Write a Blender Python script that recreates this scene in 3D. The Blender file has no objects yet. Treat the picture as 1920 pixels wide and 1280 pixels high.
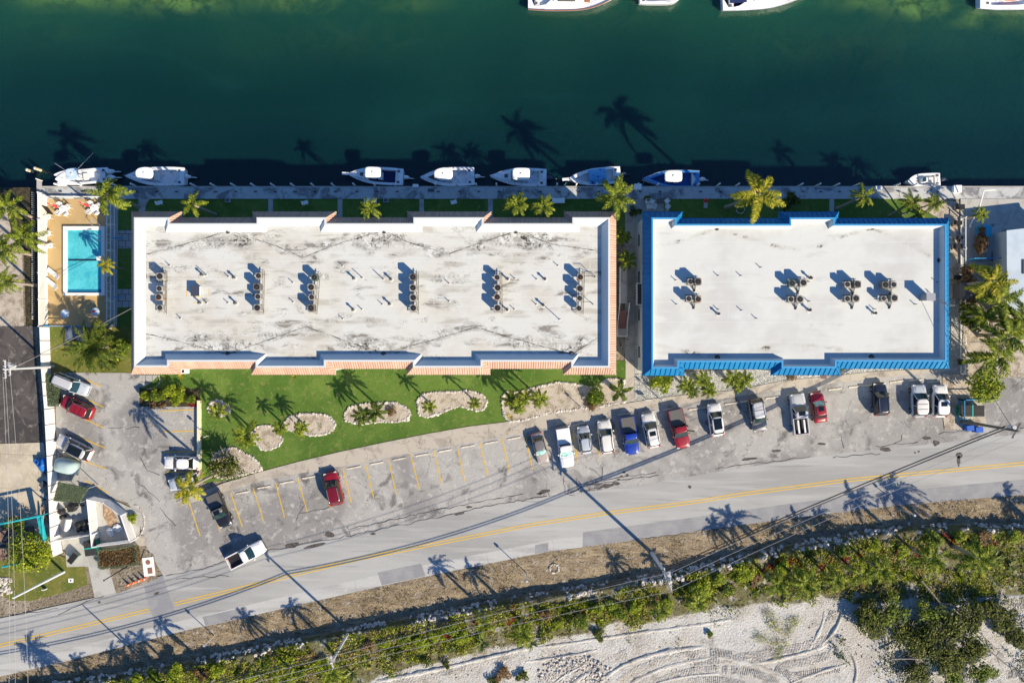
import bpy, math, random
from mathutils import Vector, Matrix, noise as mn
R = math.radians
random.seed(7)
S = bpy.context.scene
# ---------------------------------------------------------------- camera, light
H = 95.0            # camera height above the ground, metres
K = 14.0            # photo pixels per metre on the ground
cam = bpy.data.objects.new('camera', bpy.data.cameras.new('camera'))
S.collection.objects.link(cam); S.camera = cam
cam.location = (0, 0, H)
cam.data.sensor_width = 36.0
cam.data.lens = 36.0 * H / (1920 / K)
cam.data.clip_start = 1; cam.data.clip_end = 4000
EL, AZ = R(31.5), (0.735, -0.678)
W = bpy.data.worlds.new('World'); S.world = W; W.use_nodes = True
sky = W.node_tree.nodes.new('ShaderNodeTexSky'); sky.sky_type = 'NISHITA'; sky.sun_disc = False
sky.ozone_density = 10.0; sky.air_density = 1.2; sky.dust_density = 0.0; sky.sun_elevation = EL; sky.sun_rotation = math.atan2(AZ[0], AZ[1])
bg = W.node_tree.nodes['Background']; bg.inputs[1].default_value = 0.085
W.node_tree.links.new(sky.outputs[0], bg.inputs[0])
sun = bpy.data.objects.new('sun', bpy.data.lights.new('sun', 'SUN'))
S.collection.objects.link(sun)
sun.data.energy = 5.0; sun.data.angle = R(0.5); sun.data.color = (1.0, 0.84, 0.62)
sd = Vector((AZ[0] * math.cos(EL), AZ[1] * math.cos(EL), math.sin(EL)))
sun.rotation_euler = sd.to_track_quat('Z', 'Y').to_euler()
S.view_settings.view_transform = 'Standard'; S.view_settings.look = 'None'
S.view_settings.exposure = 0.75; S.view_settings.gamma = 1
S.cycles.max_bounces = 5

# ---------------------------------------------------------------- helpers
def P(px, py, z=0.0):
    "photo pixel -> the place it shows at height z"
    k = (H - z) / H / K
    return Vector(((px - 960) * k, (640 - py) * k, z))
def lin(c):
    return tuple(((x / 255) / 12.92 if x < 10.3 else ((x / 255 + .055) / 1.055) ** 2.4) for x in c)
def A(r, g, b, k=(1.48, 1.37, 1.32)):
    "base colour of a level surface that shows as r,g,b in full sun"
    return tuple(min(.9, x / q) for x, q in zip(lin((r, g, b)), k))
MATS = {}
def mat(name, base, rough=.85, layers=(), bump=None, metal=0, coat=0, trans=0, spec=.4, glass=False, sub=None):
    if name in MATS: return MATS[name]
    m = bpy.data.materials.new(name); m.use_nodes = True; nt = m.node_tree; N = nt.nodes; L = nt.links
    b = N['Principled BSDF']
    b.inputs['Base Color'].default_value = (*base, 1); b.inputs['Roughness'].default_value = rough
    b.inputs['Metallic'].default_value = metal; b.inputs['Coat Weight'].default_value = coat
    b.inputs['Coat Roughness'].default_value = .05; b.inputs['Specular IOR Level'].default_value = spec
    geo = N.new('ShaderNodeNewGeometry'); cur = None
    tc = None
    def vec(d):
        nonlocal tc
        if d.get('obj'):
            if tc is None: tc = N.new('ShaderNodeTexCoord')
            src = tc.outputs['Object']
        elif d.get('uv'):
            if tc is None: tc = N.new('ShaderNodeTexCoord')
            src = tc.outputs['UV']
        else: src = geo.outputs['Position']
        mp = N.new('ShaderNodeMapping'); mp.inputs['Scale'].default_value = d.get('st', (1, 1, 1))
        mp.inputs['Rotation'].default_value = (0, 0, d.get('rot', 0)); mp.inputs['Location'].default_value = d.get('off', (0, 0, 0))
        L.new(src, mp.inputs[0])
        return mp.outputs[0]
    def fac(d):
        k = d.get('k', 'noise')
        if k in ('noise', 'ring'):
            n = N.new('ShaderNodeTexNoise'); n.inputs['Scale'].default_value = d.get('s', 1)
            n.inputs['Detail'].default_value = d.get('d', 4); n.inputs['Distortion'].default_value = d.get('w', 0)
            n.inputs['Roughness'].default_value = d.get('r', .55)
            L.new(vec(d), n.inputs['Vector']); o = n.outputs['Fac']
            if k == 'ring':
                a = N.new('ShaderNodeMath'); a.operation = 'SUBTRACT'; L.new(o, a.inputs[0]); a.inputs[1].default_value = d.get('at0', .6)
                c = N.new('ShaderNodeMath'); c.operation = 'ABSOLUTE'; L.new(a.outputs[0], c.inputs[0]); o = c.outputs[0]
        elif k in ('vor', 'crack', 'cell'):
            n = N.new('ShaderNodeTexVoronoi'); n.inputs['Scale'].default_value = d.get('s', 1)
            if k == 'crack': n.feature = 'DISTANCE_TO_EDGE'
            v = vec(d)
            if d.get('w'):
                nn = N.new('ShaderNodeTexNoise'); nn.inputs['Scale'].default_value = d.get('ws', 1.5); nn.inputs['Detail'].default_value = 5; L.new(v, nn.inputs['Vector'])
                mx = N.new('ShaderNodeVectorMath'); mx.operation = 'MULTIPLY_ADD'; L.new(nn.outputs['Color'], mx.inputs[0])
                mx.inputs[1].default_value = (d['w'],) * 3; L.new(v, mx.inputs[2]); v = mx.outputs[0]
            L.new(v, n.inputs['Vector']); o = n.outputs['Color' if k == 'cell' else 'Distance']
        elif k == 'brick':
            n = N.new('ShaderNodeTexBrick'); n.inputs['Scale'].default_value = 1; n.inputs['Mortar Size'].default_value = d.get('m', .02)
            n.inputs['Brick Width'].default_value = d['bw']; n.inputs['Row Height'].default_value = d['bh']; n.inputs['Mortar Smooth'].default_value = .2
            L.new(vec(d), n.inputs['Vector']); o = n.outputs['Fac']
        elif k == 'wave':
            n = N.new('ShaderNodeTexWave'); n.inputs['Scale'].default_value = d.get('s', 1); n.inputs['Distortion'].default_value = d.get('w', 0)
            n.inputs['Detail'].default_value = 3; n.inputs['Detail Scale'].default_value = d.get('ws', 1)
            L.new(vec(d), n.inputs['Vector']); o = n.outputs['Fac']
        elif k == 'attr':
            n = N.new('ShaderNodeAttribute'); n.attribute_name = d['n']; o = n.outputs['Fac']
        elif k == 'island': o = geo.outputs['Random Per Island']
        mr = N.new('ShaderNodeMapRange'); mr.interpolation_type = 'SMOOTHSTEP' if d.get('sm', 1) else 'LINEAR'
        mr.inputs['From Min'].default_value = d.get('lo', .4); mr.inputs['From Max'].default_value = d.get('hi', .6)
        mr.inputs['To Max'].default_value = d.get('a', 1); L.new(o, mr.inputs[0]); o = mr.outputs[0]
        if d.get('inv'):
            mr.inputs['To Min'].default_value = d.get('a', 1); mr.inputs['To Max'].default_value = 0
        for e in d.get('mul', ()):
            q = N.new('ShaderNodeMath'); q.operation = 'MULTIPLY'; L.new(o, q.inputs[0]); L.new(fac(e), q.inputs[1]); o = q.outputs[0]
        return o
    for d in layers:
        mx = N.new('ShaderNodeMix'); mx.data_type = 'RGBA'
        if cur is None: mx.inputs['A'].default_value = (*base, 1)
        else: L.new(cur, mx.inputs['A'])
        mx.inputs['B'].default_value = (*d['c'], 1); L.new(fac(d), mx.inputs['Factor']); cur = mx.outputs['Result']
    if cur is not None: L.new(cur, b.inputs['Base Color'])
    if bump:
        h = fac(bump); bp = N.new('ShaderNodeBump'); bp.inputs['Distance'].default_value = bump.get('h', .05); bp.inputs['Strength'].default_value = bump.get('str', 1)
        L.new(h, bp.inputs['Height']); L.new(bp.outputs[0], b.inputs['Normal'])
    if trans:
        tr = N.new('ShaderNodeBsdfTranslucent'); ms = N.new('ShaderNodeMixShader'); ms.inputs[0].default_value = trans
        if cur is not None: L.new(cur, tr.inputs[0])
        else: tr.inputs[0].default_value = (*base, 1)
        L.new(b.outputs[0], ms.inputs[1]); L.new(tr.outputs[0], ms.inputs[2]); L.new(ms.outputs[0], N['Material Output'].inputs[0])
    MATS[name] = m
    return m

class MB:
    def __init__(s): s.v = []; s.f = []
    def add(s, vs, fs):
        n = len(s.v); s.v += [tuple(v) for v in vs]; s.f += [tuple(i + n for i in f) for f in fs]; return s
    def poly(s, pts): return s.add(pts, [tuple(range(len(pts)))])
    def box(s, c, d, rz=0, top=1.0, ry=0):
        x, y, z = (q / 2 for q in d); M = Matrix.Rotation(rz, 3, 'Z') @ Matrix.Rotation(ry, 3, 'Y'); c = Vector(c)
        vs = [c + M @ Vector(p) for p in ((-x, -y, -z), (x, -y, -z), (x, y, -z), (-x, y, -z), (-x * top, -y * top, z), (x * top, -y * top, z), (x * top, y * top, z), (-x * top, y * top, z))]
        return s.add(vs, [(3, 2, 1, 0), (4, 5, 6, 7), (0, 1, 5, 4), (1, 2, 6, 5), (2, 3, 7, 6), (3, 0, 4, 7)])
    def tube(s, a, b, r0, r1=None, n=8, cap=True):
        a = Vector(a); b = Vector(b); r1 = r0 if r1 is None else r1; d = (b - a).normalized()
        u = d.orthogonal().normalized(); w = d.cross(u)
        vs = [a + (u * math.cos(t) + w * math.sin(t)) * r0 for t in [2 * math.pi * i / n for i in range(n)]]
        vs += [b + (u * math.cos(t) + w * math.sin(t)) * r1 for t in [2 * math.pi * i / n for i in range(n)]]
        fs = [(i, (i + 1) % n, n + (i + 1) % n, n + i) for i in range(n)]
        if cap: fs += [tuple(range(n))[::-1], tuple(range(n, 2 * n))]
        return s.add(vs, fs)
    def path(s, pts, r, n=5):
        for a, b in zip(pts, pts[1:]): s.tube(a, b, r, r, n)
        return s
    def prism(s, pts, z0, z1, bottom=False):
        n = len(pts); pts = [(p[0], p[1]) for p in pts]
        ar = sum(a[0] * b[1] - b[0] * a[1] for a, b in zip(pts, pts[1:] + pts[:1]))
        if ar < 0: pts = pts[::-1]
        vs = [(x, y, z0) for x, y in pts] + [(x, y, z1) for x, y in pts]
        fs = [(i, (i + 1) % n, n + (i + 1) % n, n + i) for i in range(n)] + [tuple(range(n, 2 * n))]
        if bottom: fs.append(tuple(range(n))[::-1])
        return s.add(vs, fs)
    def loft(s, rings, cap0=True, cap1=True):
        n = len(rings[0]); vs = [p for r in rings for p in r]; fs = []
        for k in range(len(rings) - 1):
            for i in range(n): fs.append((k * n + i, k * n + (i + 1) % n, (k + 1) * n + (i + 1) % n, (k + 1) * n + i))
        if cap0: fs.append(tuple(range(n))[::-1])
        if cap1: fs.append(tuple(range((len(rings) - 1) * n, len(rings) * n)))
        return s.add(vs, fs)
    def blob(s, c, r, seed=0, jag=.25, flat=.8, lat=5, lon=8):
        c = Vector(c); vs = []; fs = []
        for i in range(lat + 1):
            th = math.pi * i / lat
            for j in range(lon):
                ph = 2 * math.pi * j / lon
                d = Vector((math.sin(th) * math.cos(ph), math.sin(th) * math.sin(ph), math.cos(th)))
                q = 1 + jag * mn.noise(d * 1.7 + Vector((seed * 3.1, seed, 0)))* 1.6
                vs.append(c + Vector((d.x * r * q, d.y * r * q, d.z * r * q * flat)))
        for i in range(lat):
            for j in range(lon): fs.append((i * lon + j, (i + 1) * lon + j, (i + 1) * lon + (j + 1) % lon, i * lon + (j + 1) % lon))
        return s.add(vs, fs)
    def mesh(s, name, m, smooth=False):
        me = bpy.data.meshes.new(name); me.from_pydata(s.v, [], s.f); me.materials.append(m)
        if smooth: me.shade_smooth()
        me.update(); return me
    def ob(s, name, m, parent=None, smooth=False, **kw):
        return link(name, s.mesh(name, m, smooth), parent, **kw)
def link(name, me, parent=None, label=None, cat=None, group=None, kind=None, loc=None, rz=None, sc=None):
    o = bpy.data.objects.new(name, me); S.collection.objects.link(o)
    if parent is not None: o.parent = parent
    if loc is not None: o.location = loc
    if rz is not None: o.rotation_euler = (0, 0, rz)
    if sc is not None: o.scale = sc if not isinstance(sc, (int, float)) else (sc,) * 3
    if label: o['label'] = label
    if cat: o['category'] = cat
    if group: o['group'] = group
    if kind: o['kind'] = kind
    return o
def thing(name, label, cat, loc=(0, 0, 0), rz=0, group=None):
    return link(name, None, None, label, cat, group, loc=loc, rz=rz)
def ordn(i): return ['first', 'second', 'third', 'fourth', 'fifth', 'sixth', 'seventh', 'eighth', 'ninth', 'tenth', 'eleventh', 'twelfth', 'thirteenth', 'fourteenth', 'fifteenth', 'sixteenth', 'seventeenth', 'eighteenth', 'nineteenth', 'twentieth', 'twenty first', 'twenty second', 'twenty third', 'twenty fourth', 'twenty fifth', 'twenty sixth', 'twenty seventh', 'twenty eighth', 'twenty ninth', 'thirtieth'][i] if i < 30 else str(i + 1) + 'th'
def sheet(name, pts, z, m, kind='structure', thick=0, **kw):
    "flat piece of ground outlined in photo pixels"
    w = [P(x, y, 0) for x, y in pts]; mb = MB()
    mb.prism(w, z - (thick or .003), z)
    return mb.ob(name, m, kind=kind, **kw)
def interp(pl, x):
    for (x0, y0), (x1, y1) in zip(pl, pl[1:]):
        if x0 <= x <= x1: return y0 + (y1 - y0) * (x - x0) / (x1 - x0)
    return pl[0][1] if x < pl[0][0] else pl[-1][1]
def ribbon(mb, pts, w, z):
    "constant-width strip along world points"
    n = len(pts); vs = []
    for i, p in enumerate(pts):
        a = pts[max(0, i - 1)]; b = pts[min(n - 1, i + 1)]; d = (Vector(b) - Vector(a)).to_2d().normalized(); nr = Vector((-d.y, d.x)) * (w[i] if isinstance(w, list) else w) / 2
        vs += [(p[0] + nr.x, p[1] + nr.y, z), (p[0] - nr.x, p[1] - nr.y, z)]
    mb.add(vs, [(2 * i + 1, 2 * i + 3, 2 * i + 2, 2 * i) for i in range(n - 1)])
def fbm(x, y, s=1.0, z=0.0):
    return mn.noise(Vector((x * s, y * s, z))) + .5 * mn.noise(Vector((x * s * 2.1, y * s * 2.1, z + 5)))
# ---------------------------------------------------------------- materials of the setting
GR = dict(k='noise', s=14, d=2, lo=.3, hi=.7)
m_soil = mat('soil', A(150, 135, 115), .95, [dict(s=.25, c=A(180, 165, 145), lo=.4, hi=.6), dict(s=3, c=A(95, 85, 70), lo=.5, hi=.7), dict(s=9, c=A(210, 195, 175), lo=.55, hi=.75, a=.7)], bump=dict(s=4, d=6, lo=.2, hi=.8, h=.1))
m_conc = mat('concrete', A(205, 200, 192), .9, [dict(s=.5, w=1, c=A(170, 163, 155), lo=.45, hi=.7, a=.7), dict(s=4, d=6, c=A(150, 142, 132), lo=.55, hi=.75, a=.5), dict(s=30, c=A(225, 220, 212), lo=.5, hi=.7, a=.4)], bump=dict(s=20, lo=.2, hi=.8, h=.01))
m_dock = mat('dock_concrete', A(214, 212, 210), .85, [dict(s=.35, d=5, w=.8, c=A(120, 118, 122), lo=.48, hi=.6, a=.8), dict(k='ring', s=.5, at0=.52, w=.6, c=A(90, 88, 90), lo=.0, hi=.012, a=.6, inv=1), dict(s=3, d=6, c=A(225, 222, 220), lo=.55, hi=.7, a=.8)], bump=dict(s=10, lo=.2, hi=.8, h=.01))
m_walk = mat('sidewalk_concrete', A(206, 193, 178), .9, [dict(s=.3, d=6, w=1.2, c=A(168, 156, 146), lo=.5, hi=.62, a=.75), dict(s=1.2, d=6, w=.5, c=A(128, 118, 110), lo=.62, hi=.72, a=.7), dict(s=12, d=4, c=A(228, 216, 200), lo=.5, hi=.7, a=.5), dict(k='crack', s=.22, w=1.5, c=A(95, 88, 82), lo=0, hi=.012, a=.6, inv=1)], bump=dict(s=15, lo=.2, hi=.8, h=.015))
m_park = mat('worn_asphalt', A(196, 190, 185), .88, [
    dict(s=.10, d=5, w=.6, c=A(150, 145, 143), lo=.45, hi=.62, a=.8), dict(s=.32, d=7, w=1.0, c=A(104, 100, 99), lo=.54, hi=.70, a=.8),
    dict(s=.9, d=8, r=.7, c=A(218, 211, 204), lo=.52, hi=.66, a=.75), dict(s=.7, st=(.5, 2.2, 1), rot=.15, d=8, r=.7, c=A(92, 88, 88), lo=.6, hi=.74, a=.6), dict(s=3.2, d=6, r=.7, c=A(120, 114, 110), lo=.58, hi=.7, a=.55), dict(s=2.3, d=8, r=.75, off=(9, 3, 0), c=A(222, 216, 210), lo=.6, hi=.72, a=.5),
    dict(k='crack', s=.16, w=2.4, ws=.9, c=A(70, 66, 66), lo=0, hi=.006, inv=1, a=.8, mul=[dict(s=.12, lo=.42, hi=.55)]),
    dict(k='crack', s=.8, w=1.2, ws=1.2, c=A(90, 84, 82), lo=0, hi=.012, inv=1, a=.6, mul=[dict(s=.09, off=(3, 7, 0), lo=.55, hi=.62)]),
    dict(s=26, d=2, c=A(130, 126, 124), lo=.55, hi=.8, a=.6)], bump=dict(s=8, d=8, lo=.2, hi=.8, h=.03))
m_road = mat('road_asphalt', A(196, 193, 190), .85, [
    dict(s=.08, st=(.5, 2, 1), rot=.24, d=4, c=A(168, 165, 163), lo=.4, hi=.65, a=.8), dict(s=.6, st=(.12, 2.0, 1), rot=.2, d=6, c=A(204, 200, 197), lo=.5, hi=.68, a=.7),
    dict(s=1.2, st=(.1, 1.8, 1), rot=.2, off=(4, 4, 0), d=6, c=A(146, 143, 142), lo=.56, hi=.72, a=.55), dict(s=1.1, d=8, w=.7, c=A(120, 112, 106), lo=.69, hi=.76, a=.5),
    dict(s=28, d=2, c=A(150, 148, 146), lo=.5, hi=.8, a=.5)], bump=dict(s=14, d=5, lo=.2, hi=.8, h=.012))
m_patch = mat('road_patch_asphalt', A(158, 156, 160), .86, [dict(s=.5, d=6, c=A(172, 170, 171), lo=.4, hi=.65), dict(s=1.5, st=(.2, 2, 1), rot=.2, d=6, c=A(140, 138, 140), lo=.55, hi=.7, a=.5), dict(s=28, d=2, c=A(130, 128, 128), lo=.5, hi=.8, a=.5)])
m_shoulder = mat('shoulder_concrete', A(206, 203, 200), .88, [dict(s=.5, st=(.2, 1.6, 1), rot=.22, d=6, c=A(184, 181, 180), lo=.45, hi=.62), dict(s=3, d=6, c=A(224, 221, 216), lo=.58, hi=.7, a=.6), dict(k='brick', bw=9.0, bh=60, rot=-.2, m=.05, c=A(150, 147, 145), lo=.4, hi=.9, a=.35), dict(s=26, c=A(165, 162, 160), lo=.55, hi=.8, a=.4)])
m_dark = mat('dark_sealed_asphalt', A(98, 90, 87), .88, [dict(s=.35, d=7, w=1, c=A(74, 69, 68), lo=.42, hi=.6), dict(s=.8, d=8, r=.7, w=.8, c=A(150, 140, 132), lo=.53, hi=.64, a=.8), dict(k='brick', bw=7, bh=9, rot=.03, m=.03, c=A(170, 160, 150), lo=.4, hi=.8, a=.25), dict(s=20, c=A(115, 108, 104), lo=.5, hi=.7, a=.5)], bump=dict(s=12, lo=.2, hi=.8, h=.02))
m_beige = mat('beige_concrete', A(222, 206, 182), .9, [dict(s=.3, d=6, c=A(196, 180, 158), lo=.45, hi=.65, a=.8), dict(s=2, d=7, c=A(238, 226, 206), lo=.5, hi=.7, a=.6), dict(k='brick', bw=5.2, bh=4.6, rot=.05, m=.035, c=A(140, 126, 110), lo=.4, hi=.8, a=.6), dict(s=5, d=7, w=1, c=A(150, 136, 122), lo=.64, hi=.74, a=.6)])
m_lawn = mat('lawn_grass', A(124, 158, 62), .9, [dict(s=.16, d=5, w=.8, c=A(98, 138, 46), lo=.42, hi=.6), dict(s=.45, d=7, r=.65, c=A(146, 172, 76), lo=.5, hi=.68, a=.75), dict(s=1.6, d=6, off=(3, 1, 0), c=A(176, 168, 104), lo=.54, hi=.68, a=.65), dict(s=5, d=6, r=.75, c=A(78, 112, 30), lo=.48, hi=.66, a=.6), dict(s=11, d=4, c=A(150, 170, 74), lo=.56, hi=.7, a=.7), dict(s=24, d=3, c=A(45, 78, 14), lo=.55, hi=.7, a=.5)], bump=dict(s=18, d=6, lo=.2, hi=.8, h=.10))
m_drygrass = mat('dry_lawn', A(150, 146, 66), .9, [dict(s=.5, d=6, c=A(120, 132, 50), lo=.4, hi=.6), dict(s=2, d=7, c=A(182, 164, 100), lo=.52, hi=.68, a=.8), dict(s=12, d=4, c=A(90, 100, 34), lo=.5, hi=.7, a=.6)], bump=dict(s=16, d=6, lo=.2, hi=.8, h=.08))
m_deck = mat('tan_pool_deck', A(214, 180, 128), .85, [dict(s=.4, d=5, c=A(202, 168, 118), lo=.4, hi=.65), dict(s=3, d=6, c=A(224, 192, 142), lo=.55, hi=.7, a=.5), dict(s=1.4, d=7, w=1, c=A(178, 146, 108), lo=.66, hi=.74, a=.4)])
m_bed = mat('planting_bed_sand', A(228, 210, 192), .95, [dict(s=1, d=7, c=A(186, 166, 146), lo=.45, hi=.6), dict(s=4, d=6, c=A(238, 226, 208), lo=.5, hi=.66, a=.8), dict(s=7, d=6, off=(4, 4, 4), c=A(110, 92, 72), lo=.6, hi=.7, a=.8)], bump=dict(s=9, d=6, lo=.2, hi=.8, h=.09))
m_gravel = mat('white_gravel', A(218, 214, 208), .9, [dict(k='cell', s=5.5, c=A(250, 248, 244), lo=.3, hi=.8), dict(k='crack', s=5.5, c=A(120, 114, 106), lo=.02, hi=.12, inv=1, a=.8), dict(s=2.5, d=7, c=A(120, 118, 84), lo=.62, hi=.7, a=.8)], bump=dict(k='crack', s=5.5, lo=0, hi=.3, h=.08))
m_pav = mat('grey_pavers', A(196, 190, 184), .88, [dict(k='brick', bw=.9, bh=.9, m=.04, c=A(95, 90, 82), lo=.3, hi=.8), dict(s=3, d=6, c=A(160, 152, 144), lo=.5, hi=.7, a=.6)])
m_hedgegrd = mat('dark_mulch', A(96, 84, 62), .95, [dict(s=3, d=7, c=A(60, 56, 36), lo=.4, hi=.6), dict(s=9, d=5, c=A(150, 134, 104), lo=.6, hi=.7, a=.7)], bump=dict(s=9, d=6, lo=.2, hi=.8, h=.1))
m_yel = mat('yellow_road_paint', A(255, 202, 18), .7, [dict(s=5, d=8, r=.7, c=A(222, 168, 50), lo=.5, hi=.7, a=.6), dict(s=9, d=8, r=.7, c=A(186, 170, 130), lo=.66, hi=.74, a=.7)])
m_crack = mat('crack_filler', A(84, 79, 77), .9, [dict(s=6, d=5, c=A(60, 56, 55), lo=.4, hi=.6)])
m_pot = mat('pothole_patch', A(108, 100, 96), .9, [dict(s=5, d=6, c=A(78, 70, 66), lo=.4, hi=.6), dict(s=14, d=6, c=A(146, 138, 132), lo=.6, hi=.7, a=.6)])

# ---------------------------------------------------------------- water, ground sheets
def attr_grid(name, x0, x1, y0, y1, st, z, fn, m, zf=None, **kw):
    nx = max(1, int((x1 - x0) / st)); ny = max(1, int((y1 - y0) / st)); vs = []; av = []
    for j in range(ny + 1):
        for i in range(nx + 1):
            x = x0 + (x1 - x0) * i / nx; y = y0 + (y1 - y0) * j / ny
            vs.append((x, y, z + (zf(x, y) if zf else 0))); av.append(fn(x, y))
    fs = [(j * (nx + 1) + i, j * (nx + 1) + i + 1, (j + 1) * (nx + 1) + i + 1, (j + 1) * (nx + 1) + i) for j in range(ny) for i in range(nx)]
    me = bpy.data.meshes.new(name); me.from_pydata(vs, [], fs); me.materials.append(m); me.update()
    at = me.attributes.new('mask', 'FLOAT', 'POINT'); at.data.foreach_set('value', av); me.shade_smooth()
    return link(name, me, **kw)
WZ = -1.1
def blobs(lst):
    def f(x, y):
        v = 0
        for (px, py, rx, ry, a) in lst:
            d = ((x * K + 960 - px) / rx) ** 2 + ((640 - y * K - py) / ry) ** 2
            if d < 6: v = max(v, a * math.exp(-d * 1.2) * (1 + .5 * fbm(x, y, .12)))
        return v
    return f
shal = blobs([(150, -12, 260, 26, .55), (330, -8, 180, 30, .9), (560, -5, 130, 25, .7), (760, 0, 120, 22, .35), (1720, 2, 80, 30, 1.0), (1640, -8, 130, 28, .55), (1840, 30, 60, 20, .55), (1900, 20, 120, 40, .4), (620, 60, 260, 60, .16), (1640, 70, 280, 70, .16), (70, 60, 150, 60, .12), (1150, 30, 160, 40, .14)])
m_water = mat('canal_water', A(18, 64, 58), .10, [
    dict(s=.025, d=3, c=A(11, 52, 50), lo=.35, hi=.6, a=.9), dict(s=.05, st=(.6, 1.4, 1), d=5, w=1, c=A(24, 72, 68), lo=.52, hi=.72, a=.6),
    dict(k='attr', n='far_green', lo=0, hi=1, sm=0, c=A(32, 88, 68), a=.95), dict(k='attr', n='dock', lo=0, hi=1, c=A(9, 44, 48), a=.85),
    dict(k='attr', n='mask', lo=0, hi=1.0, c=A(118, 156, 84), a=.9, mul=[dict(s=.3, d=7, w=1.0, lo=.28, hi=.66)]),
    dict(k='attr', n='mask', lo=.2, hi=1, c=A(48, 84, 50), a=.8, mul=[dict(s=.8, d=7, w=.5, lo=.5, hi=.6)])],
    bump=dict(s=1.3, d=4, w=.4, lo=.2, hi=.8, h=.05), spec=.5)
_b = m_water.node_tree.nodes['Principled BSDF']; _b.inputs['Subsurface Weight'].default_value = 1.0; _b.inputs['Subsurface Radius'].default_value = (.5, 1.0, 1.0); _b.inputs['Subsurface Scale'].default_value = 3.0   # turbid water: shadows go soft in it
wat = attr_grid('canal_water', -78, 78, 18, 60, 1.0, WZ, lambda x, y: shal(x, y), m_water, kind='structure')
at = wat.data.attributes.new('far_green', 'FLOAT', 'POINT')
dv = []
for v in wat.data.vertices:
    py = 640 - v.co.y * K; dv.append(max(0, min(1, (170 - py) / 190 + .25 * fbm(v.co.x, v.co.y, .05))) ** 1.3)
at.data.foreach_set('value', dv)
wat.data.attributes.new('dock', 'FLOAT', 'POINT').data.foreach_set('value', [max(0, min(1, ((640 - v.co.y * K) - 190 + 30 * fbm(v.co.x, v.co.y, .06)) / 110)) for v in wat.data.vertices])  # shade painted into the water colour toward the dock, so cast shadows blend
MB().poly([(-1500, 60, WZ), (-78, 60, WZ), (-78, 18, WZ), (-1500, 18, WZ)][::-1]).poly([(1500, 60, WZ), (78, 60, WZ), (78, 18, WZ), (1500, 18, WZ)]).ob('canal_reach', m_water, kind='structure')
SY = P(0, 352).y
g = MB(); g.poly([(-1500, -1500, 0), (1500, -1500, 0), (1500, SY - .3, 0), (-1500, SY - .3, 0)]); g.poly([(-1500, SY - .3, -3), (-1500, SY - .3, 0), (1500, SY - .3, 0), (1500, SY - .3, -3)])
g.ob('ground', m_soil, kind='structure')
g = MB(); g.poly([(-1500, 51, .2), (1500, 51, .2), (1500, 1500, .2), (-1500, 1500, .2)]); g.poly([(-1500, 51, -3), (1500, 51, -3), (1500, 51, .2), (-1500, 51, .2)])
g.ob('far_bank_ground', m_soil, kind='structure')
# dock on the seawall
dk = MB(); a = P(76, 352); b = P(2100, 373)
dk.box(((a.x + b.x) / 2, (a.y + b.y) / 2, -1.42), (b.x - a.x, a.y - b.y, 3.0)); dk.ob('dock', m_dock, kind='structure')
dk = MB(); dk.box((0, SY + .12, -.06), (1, .2, .22)); 
dk = MB(); dk.box(((a.x + b.x) / 2, SY + .1, -.05), (b.x - a.x - .1, .2, .2)); dk.ob('dock_edge_beam', m_conc, kind='structure')
lv = [0.004]
def Z():
    lv[0] += .004; return lv[0]
m_darklawn = m_lawn
sheet('canal_lawn', [(214, 373), (1200, 373), (1200, 440), (214, 440)], Z(), m_lawn)
sheet('canal_lawn', [(1204, 373), (1690, 373), (1772, 415), (1772, 440), (1204, 440)], lv[0], m_lawn)
sheet('side_lawn', [(206, 441), (262, 441), (262, 700), (206, 700)], lv[0], m_lawn)
sheet('sandy_lot', [(1690, 378), (1800, 378), (1800, 700), (1774, 700), (1774, 415), ], lv[0], m_bed)
sheet('pool_patio', [(84, 373), (213, 373), (213, 613), (84, 613)], Z(), m_deck)
for x in (507, 637, 790, 919, 1559): sheet('garden_path', [(x - 4, 373), (x + 5, 373), (x + 5, 415), (x - 4, 415)], Z(), m_conc)
sheet('garden_path', [(260, 373), (281, 373), (274, 383), (272, 400), (272, 430), (260, 430)], lv[0], m_conc)
for y0, y1 in ((432, 466), (542, 576)): sheet('garden_path', [(218, y0), (262, y0), (262, y1), (218, y1)], Z(), m_pav)
sheet('side_path', [(206, 373), (222, 373), (220, 612), (206, 612)], Z(), m_conc)
sheet('passage_path', [(1172, 373), (1190, 373), (1190, 758), (1172, 758)], Z(), m_walk)
sheet('passage_paving', [(1190.4, 373), (1240, 373), (1240, 700), (1190.4, 700)], lv[0], m_conc)
sheet('dry_lawn', [(94, 613), (248, 613), (248, 698), (104, 698), (96, 690)], Z(), m_drygrass)
sheet('blue_grey_pad', [(123, 611), (160, 611), (160, 649), (123, 649)], Z(), mat('slate_pad', A(120, 130, 150), .8, [dict(s=2, d=7, c=A(90, 100, 120), lo=.4, hi=.6)]))
LAWN = [(262, 676), (1173, 676), (1173, 757), (1032, 775), (945, 791), (880, 799), (800, 813), (720, 829), (640, 846), (560, 865), (492, 883), (430, 900), (380, 905), (378, 760), (262, 748)]
sheet('front_lawn', LAWN, Z(), m_lawn)
sheet('shrub_bed', [(262, 728), (376, 728), (376, 762), (262, 762)], Z(), m_hedgegrd)
sheet('entrance_patch', [(258, 702), (298, 702), (285, 716), (268, 726), (258, 724)], Z(), m_pav)
sheet('white_gravel_bed', [(1190, 701), (1400, 692), (1470, 693), (1470, 714), (1380, 730), (1230, 747), (1190, 753)], Z(), m_gravel)
sheet('white_gravel_bed', [(1470, 693), (1780, 688), (1780, 694), (1600, 703), (1470, 714)], lv[0], m_gravel)
sheet('gravel_yard', [(1776, 560), (1810, 560), (1812, 700), (1776, 700)], Z(), m_gravel)
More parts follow.
